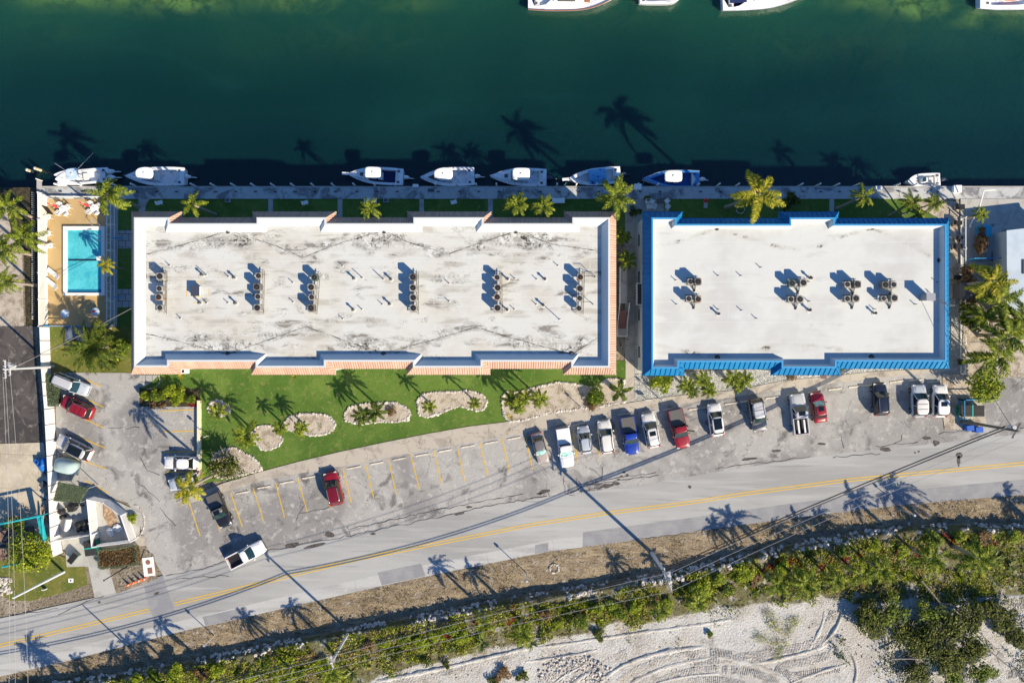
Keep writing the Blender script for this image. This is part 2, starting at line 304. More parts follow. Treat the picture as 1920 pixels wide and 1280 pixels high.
SWU = [(330, 940), (420, 905), (492, 883), (560, 865), (640, 846), (720, 829), (800, 813), (880, 799), (945, 791), (1032, 775), (1139, 761), (1173, 756), (1225, 747), (1300, 738), (1380, 731), (1470, 713), (1560, 705), (1640, 696), (1780, 690)]
SWL = [(1780, 695), (1671, 705), (1620, 711), (1560, 718), (1455, 732), (1375, 744), (1300, 753), (1179, 770), (1080, 789), (978, 812), (800, 843), (629, 875), (560, 887), (490, 901), (422, 921), (335, 950)]
sheet('sidewalk', SWU + SWL, .13, m_walk, thick=.13)
CL = [(-400, 1315), (-200, 1262), (0, 1209), (177, 1167), (328, 1131), (480, 1094.5), (666, 1048), (860, 1010), (995, 983), (1131, 962), (1304, 940), (1380, 927), (1590, 899), (1920, 868), (2300, 838)]
RU = [(-400, 1240), (-200, 1200), (25, 1153), (179, 1119), (308, 1080), (400, 1060), (496, 1034), (655, 1004), (900, 951), (1032, 930), (1200, 908), (1380, 878), (1560, 851), (1760, 830), (1920, 812), (2300, 780)]
RL = [(-400, 1360), (-200, 1310), (0, 1267), (111, 1242), (230, 1211), (371, 1175), (400, 1170), (586, 1127), (745, 1091), (860, 1067), (1033, 1032), (1180, 1013), (1380, 985), (1577, 958), (1774, 937), (1920, 927), (2300, 897)]
sheet('parking_lot', [(104, 698), (262, 699), (262, 762), (376, 762), (376, 905), (335, 940)] + [(x, y - 2) for x, y in SWL[::-1]] + [(1800, 702), (1920, 706), (2300, 700)] + [(x, y + 1) for x, y in RU[::-1] if x > 300] + [(290, 1050), (268, 1010), (262, 975), (240, 942), (190, 925), (108, 900)], Z(), m_park)
sheet('road', RU + RL[::-1], Z(), m_road)
# older, paler lower lane edge and newer patches
SL = [(x, interp(CL, x) + (y - interp(CL, x)) * .62) for x, y in RL]
sheet('road_shoulder', [p for p in SL if p[0] < 1100] + [(1092, interp(SL, 1092)), (1092, 1025)] + [p for p in RL if p[0] < 1090][::-1], Z(), m_shoulder)
zp = Z()
def rp(x0, x1, f0, f1, name='road_patch', sk=0):
    def q(x, f): 
        c = interp(CL, x); l = interp(RL, x); return (x, c + (l - c) * f)
    n = 6; sheet(name, [q(x0 + (x1 - x0) * i / n, f0) for i in range(n + 1)] + [q(x0 + sk + (x1 - x0) * (n - i) / n, f1) for i in range(n + 1)], zp, m_patch)
rp(1093, 2300, .52, 1.0, sk=0); rp(708, 790, .55, .98, sk=8); rp(380, 462, .66, .99, sk=6)
rp(1003, 1028, .7, .99)
sheet('road_patch', [(268, 1088), (306, 1078), (330, 1150), (290, 1160), (281, 1142)], zp, m_patch)
# yellow lines
zl = Z() + .004
mk = MB()
def cl_pts(off, x0, x1, n=70):
    out = []
    for i in range(n + 1):
        x = x0 + (x1 - x0) * i / n; s = (interp(CL, x + 20) - interp(CL, x - 20)) / 40
        out.append(P(x - off * s, interp(CL, x) + off)) 
    return out
for x0, x1 in ((-300, 281), (328, 2200)):
    for off in (-2.4, 2.4): ribbon(mk, cl_pts(off, x0, x1), .11, zl)
mk.ob('centre_line_marking', m_yel, kind='structure')
BAYS = [(352, 931, 376, 1004), (395, 925, 413, 996), (433, 923, 455, 987), (475, 914, 495, 977), (517, 904, 534, 969), (558, 894, 577, 961), (600, 886, 620, 950), (643, 876, 659, 942), (685, 867, 701, 933), (729, 861, 743, 926), (770, 851, 787, 918), (813, 843, 829, 909), (857, 836, 871, 901), (899, 827, 915, 894), (941, 820, 956, 886), (984, 808, 998, 879), (1075, 806, 1083, 866), (1117, 800, 1124, 859),
        (160, 711, 191, 724), (140, 737, 195, 763), (127, 770, 194, 801), (145, 818, 198, 839), (120, 850, 199, 878), (304, 770, 374, 767), (307, 809, 374, 807), (307, 847, 374, 846), (314, 884, 374, 884), (160, 900, 205, 924)]
mk = MB()
for x0, y0, x1, y1 in BAYS: ribbon(mk, [P(x0, y0), P(x1, y1)], .11, zl)
mk.ob('parking_bay_marking', m_yel, kind='structure')
# cracks, tar lines, potholes
ck = MB(); rnd = random.Random(3)
def crack(px, w=.05, j=2.0, step=9):
    pts = []
    for (x0, y0), (x1, y1) in zip(px, px[1:]):
        n = max(1, int(math.hypot(x1 - x0, y1 - y0) / step))
        for i in range(n): pts.append((x0 + (x1 - x0) * i / n + rnd.uniform(-j, j), y0 + (y1 - y0) * i / n + rnd.uniform(-j, j)))
    pts.append(px[-1])
    ribbon(ck, [P(*p) for p in pts], [w * rnd.uniform(.4, 1.5) for _ in pts], zl)
for c in ([(400, 1058), (500, 1032), (655, 1003), (780, 978), (900, 951), (1025, 929)], [(655, 991), (760, 968), (870, 946), (980, 925)], [(650, 985), (657, 1003)], [(1025, 915), (1030, 930)], [(1055, 895), (1060, 925), (1078, 928)], [(1080, 893), (1085, 921), (1140, 910)],
          [(1128, 875), (1130, 902), (1170, 893), (1230, 885)], [(1130, 905), (1180, 898), (1235, 890)], [(1340, 878), (1400, 869), (1460, 864), (1520, 855)], [(1560, 857), (1650, 850)], [(1640, 838), (1720, 828)], [(1760, 812), (1815, 806), (1830, 803)], [(1576, 818), (1582, 840)], [(1676, 832), (1688, 824), (1690, 815)],
          [(560, 930), (572, 945), (556, 975)], [(565, 963), (600, 955), (640, 945)], [(200, 803), (262, 801)], [(265, 855), (275, 880), (300, 890)], [(255, 900), (300, 940)], [(300, 950), (330, 985)], [(430, 1078), (330, 1085)], [(310, 1080), (400, 1060)], [(1070, 925), (1100, 908), (1130, 905)], [(110, 1150), (180, 1121), (218, 1110), (270, 1092)], [(1180, 1013), (1360, 988)], [(25, 1153), (110, 1139)], [(1780, 744), (1840, 760)]):
    crack(c, .07)
ck.ob('pavement_cracks', m_crack, kind='stuff')
pt = MB()
def splotch(x, y, rx, ry, rz=0, n=14, mb=None, z=None):
    s = rnd.random() * 50; w = []
    for i in range(n):
        t = 2 * math.pi * i / n; q = 1 + .45 * mn.noise(Vector((math.cos(t) * 1.3, math.sin(t) * 1.3, s)))
        dx, dy = rx * q * math.cos(t), ry * q * math.sin(t); c_, s_ = math.cos(rz), math.sin(rz); w.append(P(x + dx * c_ - dy * s_, y + dx * s_ + dy * c_))
    (mb or pt).poly([(p.x, p.y, z or zl + .004) for p in w][::-1])
for a_ in ((618, 1002, 9, 5, .2), (548, 1021, 14, 5, -.2), (1021, 921, 10, 4, -.2), (1012, 925, 5, 2, 0), (1138, 910, 10, 4, -.1), (1155, 906, 8, 3, -.1), (1160, 898, 3, 2, 0), (1165, 893, 3, 2, 0), (1176, 890, 3, 2, 0), (1170, 885, 3, 2, 0), (1293, 912, 3, 3, 0), (1754, 830, 6, 5, 0), (1737, 821, 8, 3, 0), (1660, 842, 10, 4, .1), (1798, 853, 6, 5, 0), (1797, 864, 3, 10, 0), (1715, 848, 2, 1.5, 0), (1722, 846, 2, 1.5, 0), (187, 1128, 3, 2, 0), (295, 1111, 6, 2, -.4), (862, 962, 9, 2.4, -.2), (590, 1022, 22, 3, -.25), (700, 1000, 5, 2, 0), (1540, 832, 9, 2, 0), (1405, 860, 14, 2.5, -.1), (1455, 845, 10, 2, -.1), (880, 950, 6, 2, 0)): splotch(*a_)
pt.ob('pothole_patches', m_pot, kind='stuff')
# left neighbours' ground
sheet('neighbour_lot', [(-300, 373), (40, 373), (46, 613), (-300, 613)], Z(), m_bed)
sheet('canal_side_strip', [(-300, 352), (76, 352), (76, 373), (84, 373), (84, 612), (50, 612), (46, 465), (24, 440), (8, 373), (-300, 373)], Z(), m_hedgegrd)
sheet('dark_asphalt_lot', [(-300, 611), (62, 611), (75, 760), (82, 828), (-300, 840)], Z(), m_dark)
sheet('beige_concrete_lot', [(-300, 841), (82, 829), (92, 890), (98, 1020), (60, 1015), (-300, 960)], lv[0], m_beige)
sheet('verge_grass', [(-300, 1000), (0, 1010), (60, 1020), (125, 1045), (160, 1055), (165, 1095), (120, 1110), (60, 1125), (20, 1125), (0, 1110), (-300, 1130)], Z(), m_drygrass)
sheet('service_yard', [(108, 898), (190, 925), (265, 960), (262, 1012), (120, 1030), (112, 1000)], Z(), m_conc)
sheet('concrete_pad', [(122, 1012), (180, 1005), (184, 1060), (126, 1062)], Z(), m_conc)
sheet('concrete_path', [(166, 1060), (206, 1060), (219, 1110), (178, 1119)], Z(), m_conc)
sheet('concrete_pad', [(190, 1005), (272, 1003), (275, 1022), (190, 1028)], Z(), m_walk)
sheet('gravel_verge', [(206, 1066), (262, 1058), (272, 1030), (290, 1040), (296, 1084), (219, 1112)], Z(), m_soil)
sheet('right_concrete_yard', [(1800, 373), (2300, 373), (2300, 500), (1800, 500)], Z(), m_conc)
sheet('right_sand_yard', [(1812, 500), (2300, 500), (2300, 712), (1800, 706)], Z(), m_bed)
sheet('right_paved_strip', [(1857, 420), (1880, 420), (1880, 490), (1857, 490)], Z(), m_dock)
sheet('rough_corner', [(1766, 700), (1830, 704), (1838, 740), (1850, 800), (1770, 806), (1766, 770)], Z(), m_bed)

# verge, rock-faced bank and the sandy site above it (one terrain strip)
ZB = 1.15
RK = [(-300, 1345), (0, 1300), (230, 1268), (400, 1237), (533, 1208), (666, 1182), (772, 1163), (900, 1138), (995, 1121), (1131, 1100), (1266, 1078), (1375, 1053), (1495, 1024), (1610, 1004), (1708, 991), (1800, 989), (1920, 991), (2200, 985)]
VG = [(-300, 1450), (0, 1400), (400, 1320), (640, 1285), (760, 1255), (860, 1222), (1050, 1189), (1131, 1177), (1239, 1158), (1304, 1147), (1380, 1134), (1577, 1119), (1640, 1128), (1774, 1128), (1920, 1118), (2200, 1105)]
m_terr = mat('sandy_terrain', A(242, 236, 230), .95, [
    dict(s=.12, d=6, w=1, c=A(224, 213, 202), lo=.42, hi=.62), dict(s=.5, d=8, r=.65, c=A(182, 172, 162), lo=.52, hi=.66, a=.75), dict(s=2.2, d=8, r=.7, c=A(244, 236, 222), lo=.5, hi=.66, a=.8), dict(s=5, d=6, off=(5, 1, 0), c=A(130, 118, 100), lo=.6, hi=.7, a=.6),
    dict(k='attr', n='mask', lo=.3, hi=.62, c=A(164, 140, 108), a=.92, mul=[dict(s=1.3, d=8, r=.7, lo=.25, hi=.5)]),
    dict(k='attr', n='mask', lo=.3, hi=.62, c=A(208, 184, 148), a=.9, mul=[dict(s=.8, st=(.35, 1.6, 1), rot=.25, d=7, r=.7, off=(2, 8, 0), lo=.48, hi=.62)]),
    dict(k='attr', n='mask', lo=.3, hi=.62, c=A(88, 72, 52), a=.8, mul=[dict(s=2.2, st=(.5, 1.6, 1), rot=.25, d=7, r=.7, off=(7, 2, 0), lo=.52, hi=.64)]),
    dict(k='attr', n='veg', lo=.35, hi=.6, c=A(120, 116, 56), a=.9, mul=[dict(s=.7, d=7, lo=.3, hi=.5)]),
    dict(k='attr', n='veg', lo=.35, hi=.6, c=A(96, 78, 56), a=.8, mul=[dict(s=1.7, d=7, off=(1, 6, 0), lo=.5, hi=.62)])],
    bump=dict(s=3.5, d=9, r=.75, lo=.2, hi=.8, h=.13))
def terrain():
    vs, fs, mk_, vg_ = [], [], [], []
    xs = [-300 + 9 * i for i in range(278)]
    rows = [0, .12, .25, .4, .55, .7, .82, .9, .95, 1.0, 1.02, 1.05, 1.12] + [1.12 + .055 * i for i in range(1, 58)]
    nr = len(rows)
    for x in xs:
        e = interp(RL, x) + 1; r_ = interp(RK, x); v_ = interp(VG, x)
        for t in rows:
            if t <= 1:
                py = e - 3 + (r_ - 8 - e + 3) * t; p = P(x, py)
                z = .02 + .10 * t + (0 if t < .1 else .12 * t * (fbm(p.x, p.y, .35) + .4 * fbm(p.x, p.y, 1.3))); mk_.append(1.0); vg_.append(0)
            else:
                py = r_ - 8 + (t - 1) * 150; p = P(x, py)
                up = min(1, (t - 1) / .06); z = .14 + (ZB - .14) * up ** .7 + up * .14 * fbm(p.x, p.y, .3)
                edge = v_ + 14 * fbm(p.x, p.y, .18)
                q = max(0, min(1, .5 + (edge - py) / 26)); vg_.append(q); mk_.append(.55 if t < 1.06 else 0.18 * q)
            k = (H - z) / H if t > 1.02 else 1
            vs.append((p.x * k, p.y * k, max(z, .006) if t > 0 else -.02))
    for i in range(len(xs) - 1):
        for j in range(nr - 1): a = i * nr + j; fs.append((a, a + 1, a + nr + 1, a + nr))
    me = bpy.data.meshes.new('roadside_bank'); me.from_pydata(vs, [], fs); me.materials.append(m_terr); me.update(); me.shade_smooth()
    for n, d in (('mask', mk_), ('veg', vg_)): me.attributes.new(n, 'FLOAT', 'POINT').data.foreach_set('value', d)
    return link('roadside_bank', me, kind='structure')
terrain()
# ---------------------------------------------------------------- the two flat-roofed buildings
m_wallw = mat('white_stucco', A(232, 228, 220), .85, [dict(s=.8, d=6, c=A(215, 208, 198), lo=.5, hi=.7, a=.5)])
m_tile = mat('terracotta_tile', A(222, 182, 160), .8, [dict(k='island', c=A(206, 162, 140), lo=.2, hi=.9, sm=0), dict(s=.5, d=6, c=A(232, 194, 168), lo=.5, hi=.7, a=.7), dict(s=2.5, d=6, c=A(186, 138, 118), lo=.6, hi=.75, a=.5)])
m_blue = mat('blue_standing_seam_metal', A(14, 130, 188), .55, [dict(s=.35, d=6, c=A(50, 150, 196), lo=.5, hi=.64, a=.6), dict(s=1.6, st=(1, 3, 1), d=6, c=A(60, 132, 172), lo=.58, hi=.68, a=.6), dict(s=3, d=5, c=A(10, 122, 176), lo=.6, hi=.75, a=.5)], metal=.0, spec=.3)
m_bcap = mat('light_blue_metal_cap', A(78, 170, 226), .5, spec=.35)
m_wcap = mat('white_metal_cap', A(240, 240, 238), .6)
m_memb1 = mat('weathered_roof_membrane', A(235, 232, 226), .9, [
    dict(s=.22, d=5, c=A(226, 218, 206), lo=.42, hi=.65, a=.9), dict(s=.9, d=7, c=A(236, 232, 226), lo=.5, hi=.68, a=.7),
    dict(s=.45, st=(.45, 1.5, 1), d=4, off=(3, 0, 0), c=A(194, 186, 174), lo=.52, hi=.68, a=.7),
    dict(s=.55, st=(.6, 1.4, 1), d=3, w=.5, off=(7, 2, 0), c=A(128, 118, 108), lo=.60, hi=.68, a=.8), dict(k='ring', s=.55, st=(.6, 1.4, 1), d=3, w=.5, off=(7, 2, 0), at0=.60, c=A(96, 90, 82), lo=0, hi=.012, inv=1, a=.6), dict(k='ring', s=.55, st=(.6, 1.4, 1), d=3, w=.5, off=(7, 2, 0), at0=.565, c=A(158, 150, 140), lo=0, hi=.008, inv=1, a=.55),
    dict(k='attr', n='mask', c=A(176, 170, 164), lo=.2, hi=.7, a=.85, mul=[dict(s=.7, d=7, w=1, lo=.42, hi=.6)]),
    dict(k='ring', s=.55, w=1.2, d=5, at0=.52, c=A(112, 106, 100), lo=0, hi=.026, inv=1, a=.85, mul=[dict(k='attr', n='mask', lo=.2, hi=.6)]), dict(k='ring', s=.55, w=1.2, d=5, at0=.58, c=A(130, 124, 118), lo=0, hi=.018, inv=1, a=.7, mul=[dict(k='attr', n='mask', lo=.2, hi=.6)]),
    dict(s=1.5, d=8, r=.68, w=.6, off=(2, 2, 0), c=A(66, 60, 56), lo=.54, hi=.60, a=.95, mul=[dict(k='attr', n='mask', lo=.4, hi=.75)]), dict(s=3.6, d=8, r=.7, off=(2, 8, 0), c=A(46, 42, 40), lo=.55, hi=.61, a=.95, mul=[dict(k='attr', n='mask', lo=.5, hi=.9)]),
    dict(s=.9, d=6, off=(12, 8, 0), c=A(244, 242, 238), lo=.56, hi=.62, a=.9, mul=[dict(k='attr', n='mask', lo=.3, hi=.7)]),
    dict(k='brick', bw=6.5, bh=1.13, m=.018, c=A(176, 168, 156), lo=.3, hi=.9, a=.55), dict(k='brick', bw=6.5, bh=1.13, m=.12, off=(0, .07, 0), c=A(240, 237, 231), lo=.3, hi=.9, a=.35)],
    bump=dict(s=1.1, d=4, lo=.2, hi=.8, h=.012))
m_memb2 = mat('white_roof_membrane', A(236, 234, 229), .88, [
    dict(s=.13, d=4, c=A(220, 216, 212), lo=.42, hi=.65, a=.9), dict(s=.6, st=(.5, 1.4, 1), d=6, c=A(236, 234, 231), lo=.5, hi=.7, a=.8), dict(s=.5, st=(.4, 1.5, 1), d=6, off=(3, 7, 0), c=A(204, 199, 194), lo=.58, hi=.74, a=.5),
    dict(k='attr', n='mask', c=A(196, 188, 176), lo=.2, hi=.9, a=.8, mul=[dict(s=.9, d=6, w=.6, lo=.35, hi=.6)]), dict(s=2, d=7, off=(2, 8, 0), c=A(96, 78, 62), lo=.46, hi=.54, a=.95, mul=[dict(k='attr', n='mask', lo=.5, hi=.85)]),
    dict(k='brick', bw=9, bh=2.5, m=.014, c=A(178, 174, 168), lo=.3, hi=.9, a=.6), dict(k='brick', bw=9, bh=2.5, m=.10, off=(0, .06, 0), c=A(240, 238, 235), lo=.3, hi=.9, a=.4)],
    bump=dict(s=1.1, d=4, lo=.2, hi=.8, h=.01))
m_stain = mat('roof_stain', A(110, 100, 92), .9, [dict(s=3, d=7, c=A(60, 54, 50), lo=.4, hi=.6), dict(s=6, d=6, off=(1, 1, 1), c=A(200, 192, 182), lo=.55, hi=.65, a=.8)])
m_seam = mat('black_roof_seam', A(92, 86, 80), .9, [dict(s=1.2, d=7, c=A(190, 182, 172), lo=.45, hi=.6), dict(s=5, d=4, c=A(40, 38, 36), lo=.55, hi=.65)])
m_glass = mat('window_glass', (.02, .03, .04), .08, spec=.6)
ZE = 6.2
def seg_d(x, y, a, b):
    ax, ay = a; bx, by = b; t = max(0, min(1, ((x - ax) * (bx - ax) + (y - ay) * (by - ay)) / ((bx - ax) ** 2 + (by - ay) ** 2)))
    return math.hypot(x - ax - t * (bx - ax), y - ay - t * (by - ay))
def building(name, label, outl, run, rise, drop, inner, m_slope, m_cap, m_memb, ribs, capw, lines, bl, deckmat_lines):
    root = thing(name, label, 'building', (P(outl[0][0], outl[0][1], 0).x, P(outl[0][0], outl[0][1], 0).y, 0))
    off = root.location.copy()
    pts = [P(x, y, ZE).to_2d() for x, y in outl]
    if sum(a.x * b.y - b.x * a.y for a, b in zip(pts, pts[1:] + pts[:1])) < 0: pts = pts[::-1]
    n = len(pts)
    def inset(d):
        o = []
        for i in range(n):
            a, b, c = pts[i - 1], pts[i], pts[(i + 1) % n]
            e0 = (b - a).normalized(); e1 = (c - b).normalized(); n0 = Vector((-e0.y, e0.x)); n1 = Vector((-e1.y, e1.x))
            o.append(b + (n0 + n1) * d)
        return o
    I0, I1, I2, I3 = pts, inset(run), inset(run + capw), inset(run + capw + inner)
    ZT = ZE + rise; ZD = ZT - drop
    def band(A_, za, B_, zb, nm, m):
        mb = MB()
        for i in range(n):
            j = (i + 1) % n; mb.poly([(*A_[i], za), (*A_[j], za), (*B_[j], zb), (*B_[i], zb)])
        return mb.ob(nm, m, root)
    parts = [band(I2, ZT - .005, I3, ZD + .01, 'parapet_lining', m_wcap if m_cap is m_wcap else m_memb)]
    # ribs
    mb = MB(); sp, rw, rh, rnd_ = ribs
    for i in range(n): j = (i + 1) % n; mb.poly([(*I0[i], ZE), (*I0[j], ZE), (*I1[j], ZT - .02), (*I1[i], ZT - .02)])
    for i in range(n):
        j = (i + 1) % n; a, b = I0[i], I0[j]; e = (b - a).normalized(); Ln = (b - a).length; ra = (I1[i] - a).dot(e); rb = (I1[j] - a).dot(e); nn = Vector((-e.y, e.x))
        s = min(0, ra) + sp / 2
        while s < max(Ln, rb):
            lo = 0.0; hi = 1.0
            if s < 0: lo = s / ra if ra < 0 else 0
            if s > Ln: lo = (s - Ln) / (rb - Ln)
            if ra > 0 and s < ra: hi = s / ra
            if rb < Ln and s > rb: hi = (Ln - s) / (Ln - rb)
            if hi - lo > .08:
                q0 = a + e * s + nn * run * lo; q1 = a + e * s + nn * run * hi; z0 = ZE + rise * lo; z1 = ZE + rise * hi
                if rnd_:
                    up = Vector((-nn.x * rise, -nn.y * rise, run)).normalized(); vs = []
                    for q, z in ((q0, z0), (q1, z1)):
                        for t in range(5):
                            an = math.pi * t / 4; vs.append(Vector((q.x, q.y, z)) + Vector((e.x, e.y, 0)) * rw / 2 * math.cos(an) + up * (rh * math.sin(an) - .01))
                    mb.add(vs, [(k, k + 1, k + 6, k + 5) for k in range(4)] + [(0, 1, 2, 3, 4)[::-1], (5, 6, 7, 8, 9)])
                else:
                    up = Vector((-nn.x * rise, -nn.y * rise, run)).normalized(); E = Vector((e.x, e.y, 0)) * rw / 2; vs = []
                    for q, z in ((q0, z0), (q1, z1)):
                        c = Vector((q.x, q.y, z)); vs += [c - E - up * .01, c + E - up * .01, c + E + up * rh, c - E + up * rh]
                    mb.add(vs, [(0, 1, 2, 3)[::-1], (4, 5, 6, 7)] + [(k, (k + 1) % 4, 4 + (k + 1) % 4, 4 + k) for k in range(4)])
            s += sp
    parts.append(mb.ob('mansard_roof', m_slope, root))
    if rnd_ is False or rnd_ is True:
        for i in range(n):
            a = Vector((*I0[i], ZE + .05)); b = Vector((*I1[i], ZT + .02)); MB().tube(a, b, .07, .07, 6).ob('hip_cap', m_slope, root)
    # cap ring, fascia, soffit, walls
    mb = MB()
    for i in range(n):
        j = (i + 1) % n
        a0, a1 = inset(run - .04), inset(run + capw + .03)
        mb.poly([(*a0[i], ZT + .05), (*a0[j], ZT + .05), (*a1[j], ZT + .05), (*a1[i], ZT + .05)])
        mb.poly([(*a0[j], ZT + .05), (*a0[i], ZT + .05), (*a0[i], ZT - .08), (*a0[j], ZT - .08)])
        mb.poly([(*a1[i], ZT + .05), (*a1[j], ZT + .05), (*a1[j], ZT - .08), (*a1[i], ZT - .08)])
    parts.append(mb.ob('parapet_cap', m_cap, root))
    o_ = inset(-.02); w_ = inset(.45); mb = MB()
    for i in range(n):
        j = (i + 1) % n; mb.poly([(*o_[i], ZE - .2), (*o_[j], ZE - .2), (*o_[j], ZE + .03), (*o_[i], ZE + .03)]); mb.poly([(*o_[j], ZE - .2), (*o_[i], ZE - .2), (*w_[i], ZE - .2), (*w_[j], ZE - .2)])
    parts.append(mb.ob('fascia', m_cap, root))
    mb = MB()
    for i in range(n): j = (i + 1) % n; mb.poly([(*w_[i], 0), (*w_[j], 0), (*w_[j], ZE - .2), (*w_[i], ZE - .2)])
    parts.append(mb.ob('wall', m_wallw, root))
    for i in range(n):   # windows and doors of both storeys
        j = (i + 1) % n; a, b = w_[i], w_[j]; e = (b - a).normalized(); L_ = (b - a).length
        if L_ < 4: continue
        nn = Vector((e.y, -e.x)); k = max(1, int(L_ / 4.6)); an = math.atan2(e.y, e.x)
        for q in range(k):
            c = a + e * (L_ * (q + .5) / k) + nn * .0
            for zz in (1.5, 4.5):
                f = MB().box((c.x, c.y, zz), (1.7, .12, 1.3), an).ob('window', m_wcap, root); MB().box((c.x, c.y, zz), (1.5, .18, 1.1), an).ob('pane', m_glass, f)
    # deck: rectangle under the inner slopes
    dk_ = I3; x0 = min(p.x for p in dk_); x1 = max(p.x for p in dk_); y0 = min(p.y for p in dk_); y1 = max(p.y for p in dk_)
    L3 = [[P(px, py, ZD).to_2d() for px, py in l] for l in lines]
    B3 = [(P(px, py, ZD).to_2d(), rx / 15.0, ry / 15.0, a) for px, py, rx, ry, a in bl]
    def fn(x, y):
        v = 0
        for l in L3:
            for a, b in zip(l, l[1:]): v = max(v, .55 * math.exp(-(seg_d(x, y, a, b) / .5) ** 2))
        for c, rx, ry, a in B3:
            d = ((x - c.x) / rx) ** 2 + ((y - c.y) / ry) ** 2
            if d < 5: v = max(v, a * math.exp(-d))
        return v * (1 + .5 * fbm(x, y, .4))
    def zf(x, y): return .03 * fbm(x, y, .12)
    dko = attr_grid('roof_deck', x0, x1, y0, y1, .3, ZD, fn, m_memb, parent=root)
    parts.append(dko)
    for l in deckmat_lines:
        pass
    for l in deckmat_lines:
        sm = MB(); w = []
        for (ax, ay), (bx, by) in zip(l, l[1:]):
            m_ = max(1, int(math.hypot(bx - ax, by - ay) / 6))
            for q in range(m_): w.append(P(ax + (bx - ax) * q / m_ + rnd.uniform(-.7, .7), ay + (by - ay) * q / m_ + rnd.uniform(-.5, .5), ZD))
        w.append(P(*l[-1], ZD)); ribbon(sm, w, [rnd.uniform(.03, .14) for _ in w], ZD + .006); sm.ob('roof_seam', m_seam, root)
    for o in root.children:
        o.matrix_parent_inverse = Matrix.Translation(-off)
    return root, ZD, ZT
N1 = [(247, 397), (340, 397), (340, 408), (474, 408), (474, 397), (630, 397), (630, 408), (764, 408), (764, 397), (921, 397), (921, 408), (1058, 408), (1058, 397), (1155, 397)]
S1 = [(1152, 702), (1056, 702), (1056, 691), (919, 691), (919, 702), (763, 702), (763, 691), (629, 691), (629, 702), (472, 702), (472, 691), (339, 691), (339, 701), (247, 701)]
S1[0] = (1155, 702)
lnN = [[(268, 478), (345, 458), (425, 434)], [(435, 434), (520, 462), (565, 482)], [(565, 484), (640, 455), (720, 432)], [(720, 432), (765, 454), (840, 476)], [(842, 476), (900, 455), (967, 434)], [(967, 434), (1035, 458), (1120, 470)]]
lnS = [[(268, 624), (335, 640), (427, 664)], [(427, 664), (505, 636), (575, 612)], [(575, 612), (650, 640), (720, 662)], [(720, 662), (830, 632), (892, 613)], [(892, 613), (960, 634), (1072, 664)], [(1072, 664), (1122, 632)]]
B1, ZD1, ZT1 = building('flat_roofed_condo_block', 'long white flat-roofed condo block edged with terracotta tiles, roof heavily stained', N1 + S1, .95, 1.15, .95, .75, m_tile, m_wcap, m_memb1, (.30, .20, .07, True), .16,
    lnN + lnS, [(455, 450, 26, 18, 1), (405, 452, 45, 14, .7), (350, 468, 40, 12, .5), (530, 470, 20, 9, .7), (570, 480, 18, 8, .7), (625, 460, 35, 14, .7), (700, 452, 50, 20, .95), (740, 445, 30, 16, .8), (820, 472, 25, 14, .7), (895, 465, 25, 12, .7), (960, 448, 55, 18, .95), (1010, 452, 60, 22, .85), (1085, 470, 30, 12, .7), (360, 634, 50, 12, .7), (440, 650, 70, 13, .9), (500, 628, 30, 10, .6), (690, 650, 55, 18, 1), (740, 660, 30, 8, .9), (660, 632, 30, 10, .5), (790, 640, 40, 10, .7), (830, 622, 30, 10, .6), (1000, 640, 60, 13, .85), (1060, 655, 30, 10, .8), (1090, 638, 25, 14, .6), (820, 522, 24, 9, .6), (612, 518, 13, 7, .8), (455, 588, 12, 6, .8), (875, 600, 12, 8, .5), (940, 622, 18, 8, .6)], lnN + lnS)
N2 = [(1205, 397), (1279, 397), (1279, 409), (1461, 409), (1461, 397), (1572, 397), (1572, 409), (1779, 409)]
S2 = [(1779, 691), (1575, 691), (1575, 703), (1446, 703), (1446, 692), (1283, 692), (1283, 704), (1205, 704)]
ln2 = [[(1224, 462), (1271, 453), (1345, 428), (1380, 440), (1450, 460), (1495, 468), (1540, 460), (1560, 450), (1636, 428), (1690, 450), (1757, 488)], [(1224, 645), (1330, 668), (1400, 660), (1470, 642), (1560, 652), (1640, 668), (1720, 652)]]
B2, ZD2, ZT2 = building('flat_roofed_condo_block', 'white flat-roofed condo block edged with bright blue metal roofing', N2 + S2, .95, 1.0, .75, .3, m_blue, m_bcap, m_memb2, (.62, .07, .09, False), .14,
    ln2, [(1271, 453, 6, 4, 1), (1345, 426, 6, 4, 1), (1378, 439, 6, 3, 1), (1397, 443, 9, 3, 1), (1449, 460, 10, 4, 1), (1538, 462, 8, 4, 1), (1230, 645, 8, 3, 1), (1295, 660, 9, 3, 1), (1437, 652, 14, 7, .9), (1522, 609, 6, 2.5, 1), (1303, 500, 6, 4, .6)], [])
# roof drains
for bz, lst, lb in ((ZD1, [(427, 433), (427, 664), (720, 433), (719, 664), (967, 433), (1072, 663)], 'terracotta-edged'), (ZD2, [(1344, 427), (1636, 426), (1634, 669), (1762, 488), (1345, 670)], 'blue-edged')):
    for x, y in lst:
        t = thing('roof_drain', 'round black drain strainer at the low edge of the %s roof' % lb, 'drain', P(x, y, bz), group='drains of the %s roof' % lb)
        MB().tube((0, 0, 0), (0, 0, .08), .34, .3, 14).ob('collar', mat('black_rubber', (.02, .02, .02), .7), t); MB().tube((0, 0, .06), (0, 0, .22), .2, .12, 10).ob('strainer', mat('drain_grey', (.1, .1, .1), .7), t)
